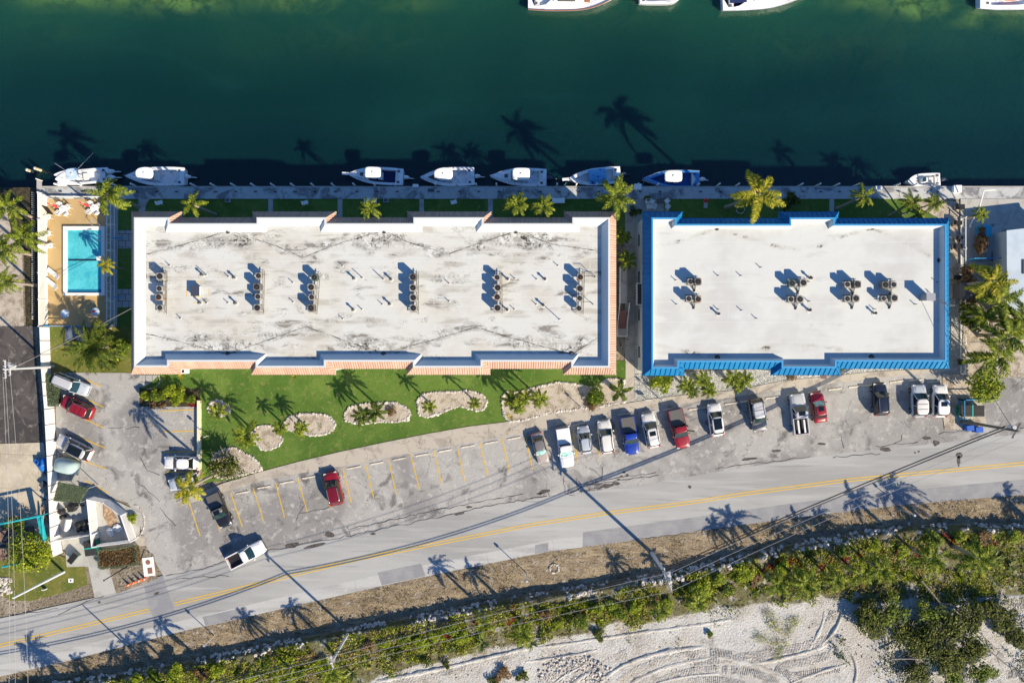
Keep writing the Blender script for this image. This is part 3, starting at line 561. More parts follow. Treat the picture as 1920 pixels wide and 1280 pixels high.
# roof vents
m_vent = mat('vent_white', A(226, 222, 214), .7); m_vdark = mat('vent_dark', (.05, .05, .055), .6)
def zp1(a, b): return (230 + a / 3.555, 360 + b / 3.555)
def zp2(a, b): return (700 + a / 3.556, 360 + b / 3.556)
def zp3(a, b): return (1150 + a / 3.555, 360 + b / 3.555)
def zp4(a, b): return (1500 + a / 3.048, 300 + b / 3.048)
V = [(zp1(a, b), s, ZD1) for a, b, s in ((314, 489, 0), (535, 552, 1), (558, 553, 2), (706, 564, 0), (748, 570, 1), (1135, 603, 0), (1137, 732, 0), (1467, 492, 0), (1545, 576, 1), (1598, 572, 2), (1737, 580, 2), (387, 840, 0), (520, 738, 1), (561, 738, 0), (703, 738, 0), (757, 740, 1), (1468, 844, 0), (1540, 784, 1), (1595, 781, 0), (1731, 748, 0))]
V += [(zp2(a, b), s, ZD1) for a, b, s in ((68, 581, 2), (120, 582, 1), (505, 609, 0), (505, 729, 0), (60, 748, 0), (112, 746, 1), (1230, 491, 0), (895, 581, 1), (943, 577, 0), (1088, 581, 0), (1143, 582, 1), (892, 785, 1), (940, 781, 0), (1086, 749, 0), (1131, 754, 1), (1240, 848, 3))]
V += [(zp3(a, b), s, ZD2) for a, b, s in ((697, 558, 0), (848, 558, 0), (980, 503, 0), (419, 748, 0), (697, 783, 0), (852, 788, 0), (950, 842, 0), (695, 812, 1), (1308, 575, 1), (1300, 728, 0), (1300, 788, 1), (415, 588, 0))]
V += [(zp4(a, b), s, ZD2) for a, b, s in ((50, 672, 1), (47, 695, 0), (48, 808, 0), (48, 856, 1), (778, 697, 0), (655, 824, 0), (420, 851, 0), (420, 875, 1))]
vk = {0: (.05, .5), 1: (.11, .75), 2: (.05, 1.1), 3: (.05, 1.9)}
vm = {}
for k_, (r_, h_) in vk.items():
    mb = MB(); mb.tube((0, 0, 0), (0, 0, h_), r_, r_, 8); vm[k_] = mb.mesh('stack', m_vdark); f_ = MB(); f_.tube((0, 0, 0), (0, 0, .05), r_ * 3, r_ * 2.2, 10); vm[k_, 'f'] = f_.mesh('flashing', m_vent)
    if k_ == 1: f_ = MB(); f_.tube((0, 0, h_ - .12), (0, 0, h_ + .05), r_ * 1.7, r_ * .6, 8); vm[k_, 'c'] = f_.mesh('rain_cap', m_vdark)
for (xy, k_, z_) in V:
    rf = 'terracotta-edged' if z_ == ZD1 else 'blue-edged'
    lb = {0: 'short thin vent pipe standing on the %s roof', 1: 'stubby capped vent stack standing on the %s roof', 2: 'slender tall vent pipe standing on the %s roof', 3: 'very tall thin pipe casting a long shadow on the %s roof'}[k_] % rf
    t = thing('vent_pipe', lb, 'vent pipe', P(xy[0], xy[1], z_), group=lb.split(' ', 1)[1] if k_ != 3 else None)
    link('stack', vm[k_], t); link('flashing', vm[k_, 'f'], t)
    if k_ == 1: link('rain_cap', vm[k_, 'c'], t)
# condensers on racks
m_rack = mat('galvanised_rack', (.45, .43, .40), .5, metal=.3); m_ac = mat('condenser_case', (.36, .35, .32), .6, [dict(s=1.5, d=5, obj=1, c=(.25, .23, .2), lo=.5, hi=.7)]); m_acg = mat('condenser_green', (.09, .14, .12), .6)
m_black = mat('fan_black', (.012, .012, .014), .5); m_grille = mat('fan_grille', (.09, .09, .09), .5, metal=.3)
def ac_meshes(s, h, m, round_=False):
    b = MB()
    if round_: b.tube((0, 0, 0), (0, 0, h), s * .5, s * .5, 18)
    else:
        c = s * .12; o = [(-s / 2 + c, -s / 2), (s / 2 - c, -s / 2), (s / 2, -s / 2 + c), (s / 2, s / 2 - c), (s / 2 - c, s / 2), (-s / 2 + c, s / 2), (-s / 2, s / 2 - c), (-s / 2, -s / 2 + c)]
        b.prism(o, 0, h)
    f = MB(); f.tube((0, 0, h - .02), (0, 0, h + .012), s * .41, s * .41, 20)
    g_ = MB(); 
    for rr in (.39, .24): 
        for i in range(20):
            a0, a1 = 2 * math.pi * i / 20, 2 * math.pi * (i + 1) / 20; g_.tube((s * rr * math.cos(a0), s * rr * math.sin(a0), h + .03), (s * rr * math.cos(a1), s * rr * math.sin(a1), h + .03), .012, n=4, cap=False)
    for i in range(6): a0 = math.pi * i / 6; g_.tube((-s * .4 * math.cos(a0), -s * .4 * math.sin(a0), h + .03), (s * .4 * math.cos(a0), s * .4 * math.sin(a0), h + .03), .01, n=4)
    g_.tube((0, 0, h + .015), (0, 0, h + .06), .09, .07, 8)
    lv_ = MB()
    for k in range(5):
        z = h * (.15 + .15 * k)
        for sx, sy in ((1, 0), (-1, 0), (0, 1), (0, -1)): lv_.box((sx * (s / 2 + .004), sy * (s / 2 + .004), z), (.02 if sx else s * .7, .02 if sy else s * .7, .03))
    return b.mesh('case', m), f.mesh('fan_opening', m_black), g_.mesh('fan_grille', m_grille), lv_.mesh('louvre', m_grille)
ACM = {'L': ac_meshes(.86, .85, m_ac), 'M': ac_meshes(.72, .7, m_ac), 'G': ac_meshes(.8, .7, m_acg), 'S': ac_meshes(.62, .65, m_ac), 'D': ac_meshes(.84, .9, mat('condenser_dark', (.16, .15, .14), .6)), 'R': ac_meshes(.78, .8, mat('condenser_rusty', (.40, .36, .30), .7, [dict(s=2.5, d=5, obj=1, c=(.26, .12, .06), lo=.5, hi=.6)]))}
COLS = [[(300, 518, 'L'), (298, 541, 'M'), (297.5, 557, 'R'), (299, 577, 'M')], [(484, 517, 'M'), (482, 538, 'D'), (483, 556, 'M'), (482.6, 577, 'L')], [(589, 520, 'G'), (583.6, 538.6, 'L'), (584, 557, 'M'), (583.6, 577.5, 'D')],
        [(774.5, 519.5, 'D'), (774.5, 539.4, 'L'), (775, 558, 'L'), (775, 577.4, 'L')], [(932.3, 520, 'M'), (933.4, 539.4, 'L'), (932.6, 557, 'R'), (933, 577.4, 'L')], [(1088.4, 519.5, 'R'), (1087.5, 541, 'L'), (1087.3, 559, 'M'), (1086, 578, 'M')]]
m_hose = mat('black_hose', (.02, .02, .02), .6)
def put_ac(x, y, k, z, label, grp, hr=.5):
    p = P(x, y, z + hr + .8); t = thing('condenser_unit', label, 'condenser', (p.x, p.y, z + hr), rz=rnd.uniform(-.06, .06), group=grp)
    for nm, me in zip(('case', 'fan_opening', 'fan_grille', 'louvre'), ACM[k]): link(nm, me, t)
def put_rack(x0, y0, x1, y1, z, label, grp, hr=.48, hw=.38):
    a = P(x0, y0, z + .8); b = P(x1, y1, z + .8); c = (a + b) / 2; d = (b - a); L_ = d.to_2d().length + .9; t = thing('equipment_rack', label, 'rack', (c.x, c.y, z), math.atan2(d.y, d.x), grp)
    mb = MB()
    for s in (-1, 1): mb.box((0, s * hw, hr - .04), (L_, .07, .08))
    for q in range(4): mb.box((-L_ / 2 + .2 + (L_ - .4) * q / 3, 0, hr - .10), (.07, hw * 2, .06))
    mb.ob('frame', m_rack, t)
    for sx in (-1, 0, 1):
        for s in (-1, 1): MB().tube((sx * (L_ / 2 - .2), s * hw, 0), (sx * (L_ / 2 - .2), s * hw, hr - .08), .035, n=6).ob('leg', m_rack, t)
    h = MB(); h.path([(-L_ / 2, hw + .12, .2), (L_ / 2, hw + .12, .2)], .03); 
    for q in range(4): x_ = -L_ / 2 + .5 + (L_ - 1) * q / 3; h.path([(x_, hw + .12, .2), (x_ + .1, hw - .05, .55)], .03)
    h.ob('refrigerant_line', m_hose, t)
for ci, col in enumerate(COLS):
    put_rack(col[0][0] + 1, col[0][1] - 4, col[3][0] + 1, col[3][1] + 4, ZD1, 'metal rack carrying the %s row of fans from the left on the terracotta-edged roof' % ordn(ci), 'fan racks on the terracotta-edged roof')
    for ri, (x, y, k) in enumerate(col):
        tone = {'G': 'green', 'R': 'rusty', 'D': 'dark'}.get(k, 'grey')
        put_ac(x, y, k, ZD1, '%s fan, %s from the canal, %s row from the left, terracotta-edged roof' % (tone, ordn(ri), ordn(ci)), 'condensers on the terracotta-edged roof')
PR = [((1295.4, 528, 'M'), (1308.6, 528, 'D')), ((1292.3, 560, 'M'), (1309.5, 561, 'R')), ((1486, 531, 'G'), (1506.4, 530, 'L')), ((1484, 561, 'M'), (1500, 561, 'L')), ((1590, 533, 'M'), (1607.5, 533, 'D')), ((1590, 560, 'M'), (1605, 559.5, 'L')), ((1660, 534, 'D'), (1677, 533.6, 'M')), ((1658.5, 559.5, 'S'), (1677, 558.8, 'L'))]
for i, (a_, b_) in enumerate(PR):
    wh = '%s, %s cluster from the left, blue-edged roof' % ('canal-side pair' if i % 2 == 0 else 'road-side pair', ordn(i // 2))
    put_rack(a_[0], a_[1], b_[0], b_[1], ZD2, 'metal rack under the ' + wh, 'fan racks on the blue-edged roof', .4)
    put_ac(*a_, ZD2, 'left fan of the ' + wh, 'condensers on the blue-edged roof', .42); put_ac(*b_, ZD2, 'right fan of the ' + wh, 'condensers on the blue-edged roof', .42)
    t = thing('pipe_bundle', 'black hoses by the ' + wh, 'pipes', P((a_[0] + b_[0]) / 2 - 1, a_[1] + 10, ZD2), group='hose bundles on the blue-edged roof')
    for q in range(3): MB().path([(-.3 + q * .2, .4, .5), (-.2 + q * .15, 0, .35), (q * .06, -.4, .1), (q * .1 - .1, -.6, 0)], .04).ob('hose', m_hose, t)
# roof hatch, mast box and service mast
m_dkblue = mat('dark_hatch', (.05, .06, .09), .6)
t = thing('roof_hatch', 'square dark roof hatch inside a yellow safety outline on the stained roof', 'hatch', P(370, 546, ZD1))
MB().box((0, 0, .3), (.95, 1.15, .6)).ob('curb', m_wcap, t); MB().box((0, 0, .64), (1.05, 1.25, .08)).ob('lid', m_dkblue, t)
mb = MB()
for x0, y0, x1, y1 in ((364, 539, 378, 539), (378, 539, 378, 556), (378, 556, 364, 556), (364, 556, 364, 539), (350, 539, 350, 557), (392, 540, 392, 556), (364, 528, 378, 528), (362, 568, 372, 568)): a = P(x0, y0, ZD1) - t.location; b = P(x1, y1, ZD1) - t.location; ribbon(mb, [a, b], .07, .008)
mb.ob('safety_outline', m_yel, t)
t = thing('equipment_cabinet', 'grey metal cabinet standing alone on the blue-edged roof', 'cabinet', P(1732, 558, ZD2))
MB().box((0, 0, .75), (1.0, .8, 1.5)).ob('case', mat('cabinet_grey', (.22, .24, .27), .5), t); MB().box((0, 0, 1.53), (1.1, .9, .06)).ob('lid', mat('cabinet_lid', (.3, .32, .36), .5), t)
t = thing('service_mast', 'leaning service mast braced over the right edge of the blue-edged roof', 'mast', P(1771, 574, ZD2))
MB().tube((0, 0, 0), (0, 0, 2.0), .05, n=8).ob('pole', m_rack, t); MB().path([(0, 0, 1.9), (-1.6, .6, .05)], .03).path([(0, 0, 1.9), (-1.2, 1.1, .05)], .03).ob('brace', m_rack, t)
MB().path([(0, 0, 1.0), (-2.1, .9, 1.2)], .035).ob('conduit', m_hose, t)
# pipes at right rack of block one
t = thing('bent_pipework', 'bent pipe frame joining the rightmost fan rack to two roof pipes', 'pipes', P(1098, 515, ZD1))
MB().path([(-.4, .3, 1.0), (.5, .3, 1.0), (1.1, -.3, 1.0), (1.1, -.3, 0)], .04).path([(-.4, -.3, .9), (.4, -.2, .9), (1.1, -.3, .6)], .04).path([(-.5, -3.4, .9), (.5, -3.4, .9), (.9, -3.7, .6), (.9, -3.7, 0)], .04).ob('pipe', m_hose, t)
# outside stair with white rails
m_white = mat('white_paint', (.80, .80, .78), .6); m_brick = mat('red_brown_step', (.28, .14, .10), .8)
t = thing('outside_staircase', 'brown outdoor stair with white rails against the terracotta-edged block', 'staircase', P(1163, 585, 0))
q0 = P(1152, 590, 3); 
st = MB()
for i in range(12): p = P(1161.5, 585 + i * 2.6, 3.0 - i * .12); st.box((0, p.y - P(1163, 585, 0).y, 3.0 - i * .19), (1.15, .3, .16))
st.ob('tread', m_brick, t); MB().box((0, -2.1 - .55, .75), (1.3, 1.3, .15)).ob('landing', m_walk, t)
ra = MB(); 
for sx in (-.62, .62): ra.path([(sx, 1.0, 3.9), (sx, -1.5, 2.0), (sx, -3.2, 1.75)], .05)
ra.path([(-.62, -3.25, 1.75), (.62, -3.25, 1.75)], .05).path([(-.62, 5.6, 4.0), (-.62, 1.0, 3.9)], .06)
for i in range(9):
    for sx in (-.62, .62): y_ = 1.0 - i * .5; z_ = 3.9 - max(0, min(2.5, i * .5)) * .76; ra.tube((sx, y_, z_ - 1.0), (sx, y_, z_), .025, n=5)
ra.ob('railing', m_white, t)
MB().box((-.1, 3.3, 2.95), (1.0, 4.6, .14)).ob('gallery_floor', m_walk, t)
t = thing('small_balcony', 'small white railed balcony on the passage side of the blue-edged block', 'balcony', P(1199, 552, 2.9))
MB().box((0, 0, 0), (1.0, 2.7, .12)).ob('floor', mat('balcony_floor', (.06, .06, .07), .7), t)
ra = MB(); ra.box((-.5, 0, 1.0), (.10, 2.8, .08)).box((0, 1.37, 1.0), (1.0, .10, .08)).box((0, -1.37, 1.0), (1.0, .10, .08))
for i in range(14): ra.box((-.5, -1.3 + .2 * i, .5), (.05, .05, 1.0))
ra.ob('railing', m_white, t)
MB().box((.1, 0, -1.45), (.2, .2, 2.9)).ob('post', m_white, t)
# ---------------------------------------------------------------- plants
def leafmat(name, c1, c2, c3, tr=.25, c4=None):
    ls = [dict(k='island', lo=.25, hi=.7, sm=0, c=c2), dict(k='island', lo=.75, hi=1, sm=0, c=c3)]
    if c4: ls.append(dict(s=.5, d=5, lo=.52, hi=.66, c=c4, a=.8))
    return mat(name, c1, .6, ls, trans=tr, spec=.18)
l_palm = leafmat('palm_leaf', (.06, .10, .012), (.20, .26, .022), (.46, .46, .05))
l_yel = leafmat('yellowing_palm_leaf', (.16, .19, .018), (.42, .40, .03), (.62, .48, .07))
l_dark = leafmat('dark_palm_leaf', (.030, .06, .010), (.10, .14, .018), (.24, .28, .04))
l_bush = leafmat('bush_leaf', (.05, .09, .010), (.14, .20, .016), (.32, .38, .035))
l_lime = leafmat('lime_bush_leaf', (.12, .18, .012), (.26, .33, .018), (.46, .48, .04))
l_ggc = leafmat('ground_cover_leaf', (.09, .13, .010), (.26, .32, .018), (.50, .50, .05), .25, (.38, .32, .11))
l_grey = leafmat('grey_green_leaf', (.10, .14, .08), (.15, .20, .12), (.22, .26, .16))
l_olive = leafmat('olive_leaf', (.025, .04, .006), (.085, .11, .012), (.24, .26, .03))
l_red = leafmat('crimson_leaf', (.16, .008, .015), (.26, .012, .025), (.36, .04, .05))
l_brown = leafmat('dry_brown_leaf', (.13, .07, .03), (.20, .13, .06), (.30, .22, .11))
l_straw = leafmat('straw_leaf', (.22, .16, .07), (.34, .26, .12), (.44, .36, .20))
l_aloe = leafmat('agave_leaf', (.10, .15, .05), (.20, .24, .08), (.34, .34, .14))
m_trunk = mat('palm_trunk', (.30, .26, .21), .9, [dict(k='wave', obj=1, s=3, st=(.1, .1, 1), c=(.2, .17, .13), lo=.3, hi=.7)]); m_wood = mat('bark', (.22, .19, .16), .9, [dict(s=4, d=5, c=(.34, .31, .27), lo=.45, hi=.6)])
def frond(mb, az, e0, L_, droop, nl, ll, lw, rb, wind=0, vee=.35):
    pts = []; p = Vector((0, 0, 0)); e = e0; n = 9; d2 = Vector((math.cos(az), math.sin(az), 0)); side = Vector((-d2.y, d2.x, 0)); bend = rb.uniform(-.25, .25) + wind
    for i in range(n + 1):
        pts.append(p.copy()); d = (d2 * math.cos(e) + side * bend * (i / n) + Vector((0, 0, math.sin(e)))).normalized(); p = p + d * (L_ / n); e -= droop / n * (1 + .8 * i / n)
    w0 = .035 * L_ / 2.5
    for i in range(n):
        a, b = pts[i], pts[i + 1]; w = w0 * (1 - i / n) + .012; mb.add([a - side * w, a + side * w, b + side * w * .85, b - side * w * .85], [(0, 1, 2, 3)])
    for k in range(nl):
        t = .14 + .86 * k / (nl - 1); i = min(n - 1, int(t * n)); f = t * n - i; c = pts[i].lerp(pts[i + 1], f); d = (pts[i + 1] - pts[i]).normalized()
        s_ = side - d * side.dot(d); s_.normalize(); up = d.cross(s_) 
        if up.z < 0: up = -up
        l = ll * (math.sin(math.pi * min(1, .18 + .80 * t)) ** .6) * rb.uniform(.8, 1.1)
        for sg in (-1, 1):
            v = (s_ * sg * .8 + d * (.35 + .5 * t) + up * (vee - .55 * rb.random())).normalized()
            tip = c + v * l + Vector((0, 0, -.28 * l * rb.random()))
            wv = d * lw * .5; m_ = c.lerp(tip, .45) + Vector((0, 0, .05 * l))
            mb.add([c - wv * .6, c + wv * .6, m_ + wv, tip, m_ - wv], [(0, 1, 2, 3, 4)])
def crown_mesh(name, m, seed, nf=18, L_=2.4, ll=.62, lw=.085, nl=24, droop=1.5, emin=-.5, emax=1.15, wind=(0, 0)):
    rb = random.Random(seed); mb = MB(); az = rb.random() * 6
    for k in range(nf):
        t = k / (nf - 1); az += 2.399 + rb.uniform(-.3, .3); e = emax + (emin - emax) * t ** .8 + rb.uniform(-.12, .12)
        w = wind[0] * math.sin(wind[1] - az)
        frond(mb, az + w * .5, e, L_ * rb.uniform(.8, 1.08) * (.72 + .28 * t), droop * rb.uniform(.8, 1.2), nl, ll, lw, rb, w)
    return mb.mesh(name, m)
CR = {}
for i in range(4): CR['c%d' % i] = crown_mesh('crown', l_palm, 11 + i, nf=15 + i, L_=3.1, droop=1.0, emax=.95, emin=-.25, ll=.50, lw=.11)
for i in range(3): CR['s%d' % i] = crown_mesh('crown', l_palm, 31 + i, nf=11 + i, L_=1.75, ll=.36, lw=.12, nl=15, droop=.9, emin=-.05, emax=.9)
for i in range(3): CR['d%d' % i] = crown_mesh('crown', l_dark, 41 + i, nf=12 + i, L_=1.75, ll=.36, lw=.12, nl=15, droop=1.0, emin=-.15, emax=.9)
for i in range(2): CR['y%d' % i] = crown_mesh('crown', l_yel, 51 + i, nf=13 + i, L_=3.3, ll=.60, lw=.12, nl=26, droop=.9, emin=-.3, emax=.8, wind=(.35, 1))
for i in range(2): CR['w%d' % i] = crown_mesh('crown', l_palm, 61 + i, nf=14 + i, L_=3.3, ll=.55, lw=.11, nl=26, droop=1.0, emin=-.3, emax=.85, wind=(.5, 0))
CR['phoenix'] = crown_mesh('crown', l_dark, 71, nf=42, L_=3.4, ll=.42, lw=.07, nl=34, droop=.75, emin=-.15, emax=1.2)
def tube_mesh(name, m, h=1.0, r0=.17, r1=.12, cur=.0):
    mb = MB(); rings = []
    for i in range(9):
        t = i / 8; c = Vector((cur * t * t, 0, h * t)); r_ = r0 + (r1 - r0) * t + (.06 if i == 0 else 0); rings.append([c + Vector((r_ * math.cos(a), r_ * math.sin(a), 0)) for a in [math.pi * 2 * j / 9 for j in range(9)]])
    mb.loft(rings); return mb.mesh(name, m, True)
TR = tube_mesh('trunk', m_trunk); 
fb = MB(); fb.blob((0, 0, 0), .22, 3, .2, 1.2); FB = fb.mesh('crownshaft', mat('crownshaft_green', (.16, .2, .08), .6))
cn = MB()
for i in range(7): cn.blob((.24 * math.cos(i * .9), .24 * math.sin(i * .9), -.1 - .05 * (i % 2)), .12, i, .1, 1.2)
CN = cn.mesh('fruit_cluster', mat('palm_fruit', (.35, .22, .05), .6))
def palm(px, py, h, kind, label, sc=1.0, group=None, z0=0, at_z=None, lean=(0, 0), coco=0, seed=None):
    "px,py: where the crown shows; h: crown height"
    c = P(px, py, h); t = thing('palm_tree', label, 'palm', (c.x - lean[0], c.y - lean[1], z0), group=group)
    q = Vector((lean[0], lean[1], h - z0)); L_ = q.length
    o = link('trunk', TR, t); o.scale = (sc ** .5 * (1.25 if h > 5 else .9), sc ** .5 * (1.25 if h > 5 else .9), L_); o.rotation_euler = q.to_track_quat('Z', 'Y').to_euler()
    o = link('crown', CR[kind], t, loc=q, rz=rnd.random() * 6.28 if seed is None else seed, sc=sc)
    link('crownshaft', FB, t, loc=q - Vector((0, 0, .12)), sc=sc ** .5)
    if coco: link('fruit_cluster', CN, t, loc=q, sc=sc)
    return t
def cloud_mesh(name, m, seed, n=900, rx=1, ry=1, rz=.7, leaf=.16, lobes=7, asp=.55, hole=.0, shell=.55):
    rb = random.Random(seed); mb = MB(); lb = [(Vector((rb.uniform(-.6, .6) * rx, rb.uniform(-.6, .6) * ry, rb.uniform(-.1, .45) * rz)), rb.uniform(.32, .6)) for _ in range(lobes)]
    for _ in range(n):
        c, r_ = rb.choice(lb); d = Vector((rb.gauss(0, 1), rb.gauss(0, 1), rb.gauss(.25, 1))).normalized(); q = r_ * (shell + (1.08 - shell) * rb.random() ** .5)
        p = c + Vector((d.x * q * rx, d.y * q * ry, d.z * q * rz)); nrm = (d + Vector((rb.uniform(-.8, .8), rb.uniform(-.8, .8), rb.uniform(.0, 1.0)))).normalized()
        u = nrm.orthogonal().normalized(); u = Matrix.Rotation(rb.random() * 6.28, 3, nrm) @ u; w = nrm.cross(u); l = leaf * rb.uniform(.6, 1.3)
        mb.add([p - u * l, p - w * l * asp, p + u * l, p + w * l * asp], [(0, 1, 2, 3)])
    return mb.mesh(name, m)
def spiky_mesh(name, m, seed, n=40, L_=.8, w=.07, emin=.0, emax=1.2, curl=.5):
    rb = random.Random(seed); mb = MB()
    for k in range(n):
        az = rb.random() * 6.28; e = rb.uniform(emin, emax); d = Vector((math.cos(az), math.sin(az), 0)); s_ = Vector((-d.y, d.x, 0)); l = L_ * rb.uniform(.65, 1.1); p = Vector((0, 0, 0)); vs = []
        for i in range(5):
            t = i / 4; ww = w * (1 - t) ** .7 * (1 if i else .6); vs += [p - s_ * ww, p + s_ * ww]; p = p + (d * math.cos(e) + Vector((0, 0, math.sin(e)))) * l / 4; e -= curl / 4
        mb.add(vs, [(2 * i, 2 * i + 1, 2 * i + 3, 2 * i + 2) for i in range(4)])
    return mb.mesh(name, m)
def limbs(mb, h, spread, seed, n=6, r=.09):
    rb = random.Random(seed); mb.tube((0, 0, 0), (0, 0, h * .45), r * 1.3, r, 8)
    for i in range(n):
        a = 6.28 * i / n + rb.uniform(-.4, .4); m_ = Vector((math.cos(a) * spread * .45, math.sin(a) * spread * .45, h * .75)); e = Vector((math.cos(a) * spread * .9, math.sin(a) * spread * .9, h * rb.uniform(.85, 1.05)))
        mb.tube((0, 0, h * .4), m_, r * .7, r * .45, 6); mb.tube(m_, e, r * .45, r * .12, 5)
        for s_ in (-1, 1):
            a2 = a + s_ * .5; mb.tube(m_, (math.cos(a2) * spread * .85, math.sin(a2) * spread * .85, h * rb.uniform(.9, 1.1)), r * .35, r * .1, 5)
BUSH = {}
for nm, m, asp in (('bush', l_bush, .5), ('lime', l_lime, .5), ('olive', l_olive, .45), ('red', l_red, .45), ('grey', l_grey, .5), ('brown', l_brown, .4)):
    for i in range(2): BUSH[nm + str(i)] = cloud_mesh('foliage', m, hash(nm[0]) % 1 + 5 * i + len(nm) * 3, 520, asp=asp)
for i in range(2): BUSH['scrub%d' % i] = cloud_mesh('foliage', l_ggc, 61 + i, 230, 1.25, 1.25, .5, .09, 11, .4, shell=.1)
limb_me = {}
for i in range(2):
    mb = MB(); limbs(mb, .9, .7, i, 5, .06); limb_me[i] = mb.mesh('stem', m_wood)
SPK = {'spk0': spiky_mesh('leaves', l_aloe, 1, 34, 1.0, .10), 'spk1': spiky_mesh('leaves', l_aloe, 2, 28, 1.0, .13, emin=.1), 'spk2': spiky_mesh('leaves', l_bush, 3, 60, 1.0, .06), 'spk3': spiky_mesh('leaves', l_lime, 4, 60, 1.0, .07), 'spk4': spiky_mesh('leaves', l_straw, 5, 90, 1.0, .04, emin=.2), 'spk5': spiky_mesh('leaves', l_red, 6, 40, 1.0, .09), 'spk6': spiky_mesh('leaves', l_yel, 7, 50, 1.0, .08)}
def bush(px, py, r, h, kind, label, group=None, z0=0, name='shrub', cat='shrub', ry=None, rz=None):
    c = P(px, py, z0 + h * .5); t = thing(name, label, cat, (c.x, c.y, z0), group=group)
    link('foliage', BUSH[kind], t, loc=(0, 0, h * .45), rz=rnd.random() * 6.28 if rz is None else rz, sc=(r, ry or r, h * .75)); link('stem', limb_me[rnd.randrange(2)], t, sc=(r, r, h * .7))
    return t
def spiky(px, py, r, kind, label, group=None, z0=0, cat='plant', name='spiky_plant'):
    c = P(px, py, z0 + .2); t = thing(name, label, cat, (c.x, c.y, z0), rnd.random() * 6.28, group)
    link('leaves', SPK[kind], t, sc=r); MB().blob((0, 0, .05), .12 * r, 1).ob('base', m_wood, t)
    return t
def tree(px, py, r, h, m, label, leaf=.17, n=2600, lobes=12, seed=1, z0=0, ry=None, shell=.55, bare=0):
    c = P(px, py, z0 + h * .75); t = thing('tree', label, 'tree', (c.x, c.y, z0)); mb = MB(); limbs(mb, h * .9, r * (.7 + bare), seed, 7, .12); mb.ob('trunk', m_wood, t)
    link('crown', cloud_mesh('crown', m, seed, n, r, ry or r, h * .35, leaf, lobes, .5, shell=shell), t, loc=(0, 0, h * .72)); return t
# palms along the canal
palm(200, 366, 7.5, 'w0', 'big windblown palm with yellow-tipped fronds leaning over the pool patio and the canal', 1.12, seed=.2, coco=1)
palm(360, 383, 7.0, 'c0', 'small bright palm by the dock nearest the pool end of the terracotta-edged block', .72, coco=1)
palm(692, 390, 7.6, 'c1', 'small palm over the canal lawn beside the pale dock box nearest the pool', .66)
palm(969, 382, 6.6, 'c2', 'left palm of the close pair between the dock and the terracotta tiles', .74, lean=(.0, .5))
palm(1018, 386, 6.6, 'c3', 'right palm of the close pair between the dock and the terracotta tiles', .70)
palm(1155, 367, 8.5, 'w1', 'large spreading palm over the dock at the gap between the two blocks', 1.12, seed=1.4, coco=1)
palm(1423, 364, 11.0, 'y0', 'tallest palm, huge yellow crown above the dock and the blue roof edge', 1.32, seed=.6, coco=1, lean=(.6, -.5))
palm(1620, 367, 5.5, 'c0', 'upright green palm by the white dock box behind the blue-edged block', .72, lean=(.9, .6))
palm(1710, 378, 5.0, 'c1', 'left palm of three on the sunlit corner lawn by the dock', .70, lean=(.3, .9))
palm(1752, 381, 4.6, 'c2', 'right palm of three on the sunlit corner lawn by the dock', .62, lean=(1.6, .6))
palm(1722, 402, 3.4, 's0', 'lowest, darkest palm of three on the sunlit corner lawn', .9, lean=(.6, .4))
bush(1486, 383, 1.3, 1.3, 'olive0', 'dark low bush on the shaded canal lawn under the tallest palm')
# left of the pool
palm(12, 388, 6.5, 'w0', 'palm by the canal at the far left edge, trunk leaning toward the pool fence', .95, lean=(1.0, .2))
palm(42, 445, 6.0, 'w1', 'broad palm just left of the pool fence, one frond crossing the fence', 1.02, seed=2, lean=(.8, .1))
palm(6, 468, 5.4, 'c1', 'palm crown at the left edge below the broad palm by the pool fence', .95)
palm(8, 528, 6.0, 'c3', 'palm at the left edge over the neighbour sand lot', .8)
palm(197, 497, 4.2, 'y1', 'half-bare yellow palm hanging over the right side of the pool', .50, seed=3.1)
# dry lawn below the pool
t = palm(175, 651, 3.2, 'phoenix', 'huge feathery palm with long stiff fronds on the dry lawn below the pool', 1.3, seed=.4)
palm(184, 614, 3.0, 's1', 'small palm behind the huge feathery one at the pool patio corner', .85)
bush(224, 658, 1.6, 1.8, 'bush0', 'leafy shrub between the huge feathery palm and the terracotta-edged block')
bush(207, 678, 1.5, .9, 'olive1', 'low olive shrub at the parking edge of the dry lawn')
# passage palms
palm(1166, 443, 3.8, 's2', 'darker palm of the two in the passage, crown nearest the canal', 1.0)
palm(1176, 486, 4.6, 's0', 'brighter palm of the two in the passage, brushing the terracotta tiles', 1.05)
bush(1192, 392, .9, 1.2, 'olive0', 'dark shrub at the canal end of the passage beside the blue roof corner')
bush(1215, 372, .5, .8, 'bush1', 'small shrub by the patio chairs at the blue roof corner')
# shrub bed left of the lawn
for i, (x, y, r_, k) in enumerate([(272, 744, .75, 'lime0'), (289, 741, .9, 'bush1'), (306, 738, .85, 'bush0'), (322, 733, 1.05, 'lime1'), (340, 736, 1.15, 'lime0'), (354, 748, .8, 'bush0'), (330, 752, .8, 'lime1')]):
    bush(x, y, r_, 1.5, k, '%s shrub from the left in the leafy bed at the corner of the parking lot' % ordn(i), 'shrubs of the parking corner bed')
for i, (x, y) in enumerate([(284, 759), (303, 757), (369, 753), (360, 758)]): bush(x, y, .55, .6, 'red0' if i > 1 else 'brown0', '%s small red-orange plant from the left along the parking corner bed' % ordn(i), 'red plants of the parking corner bed')
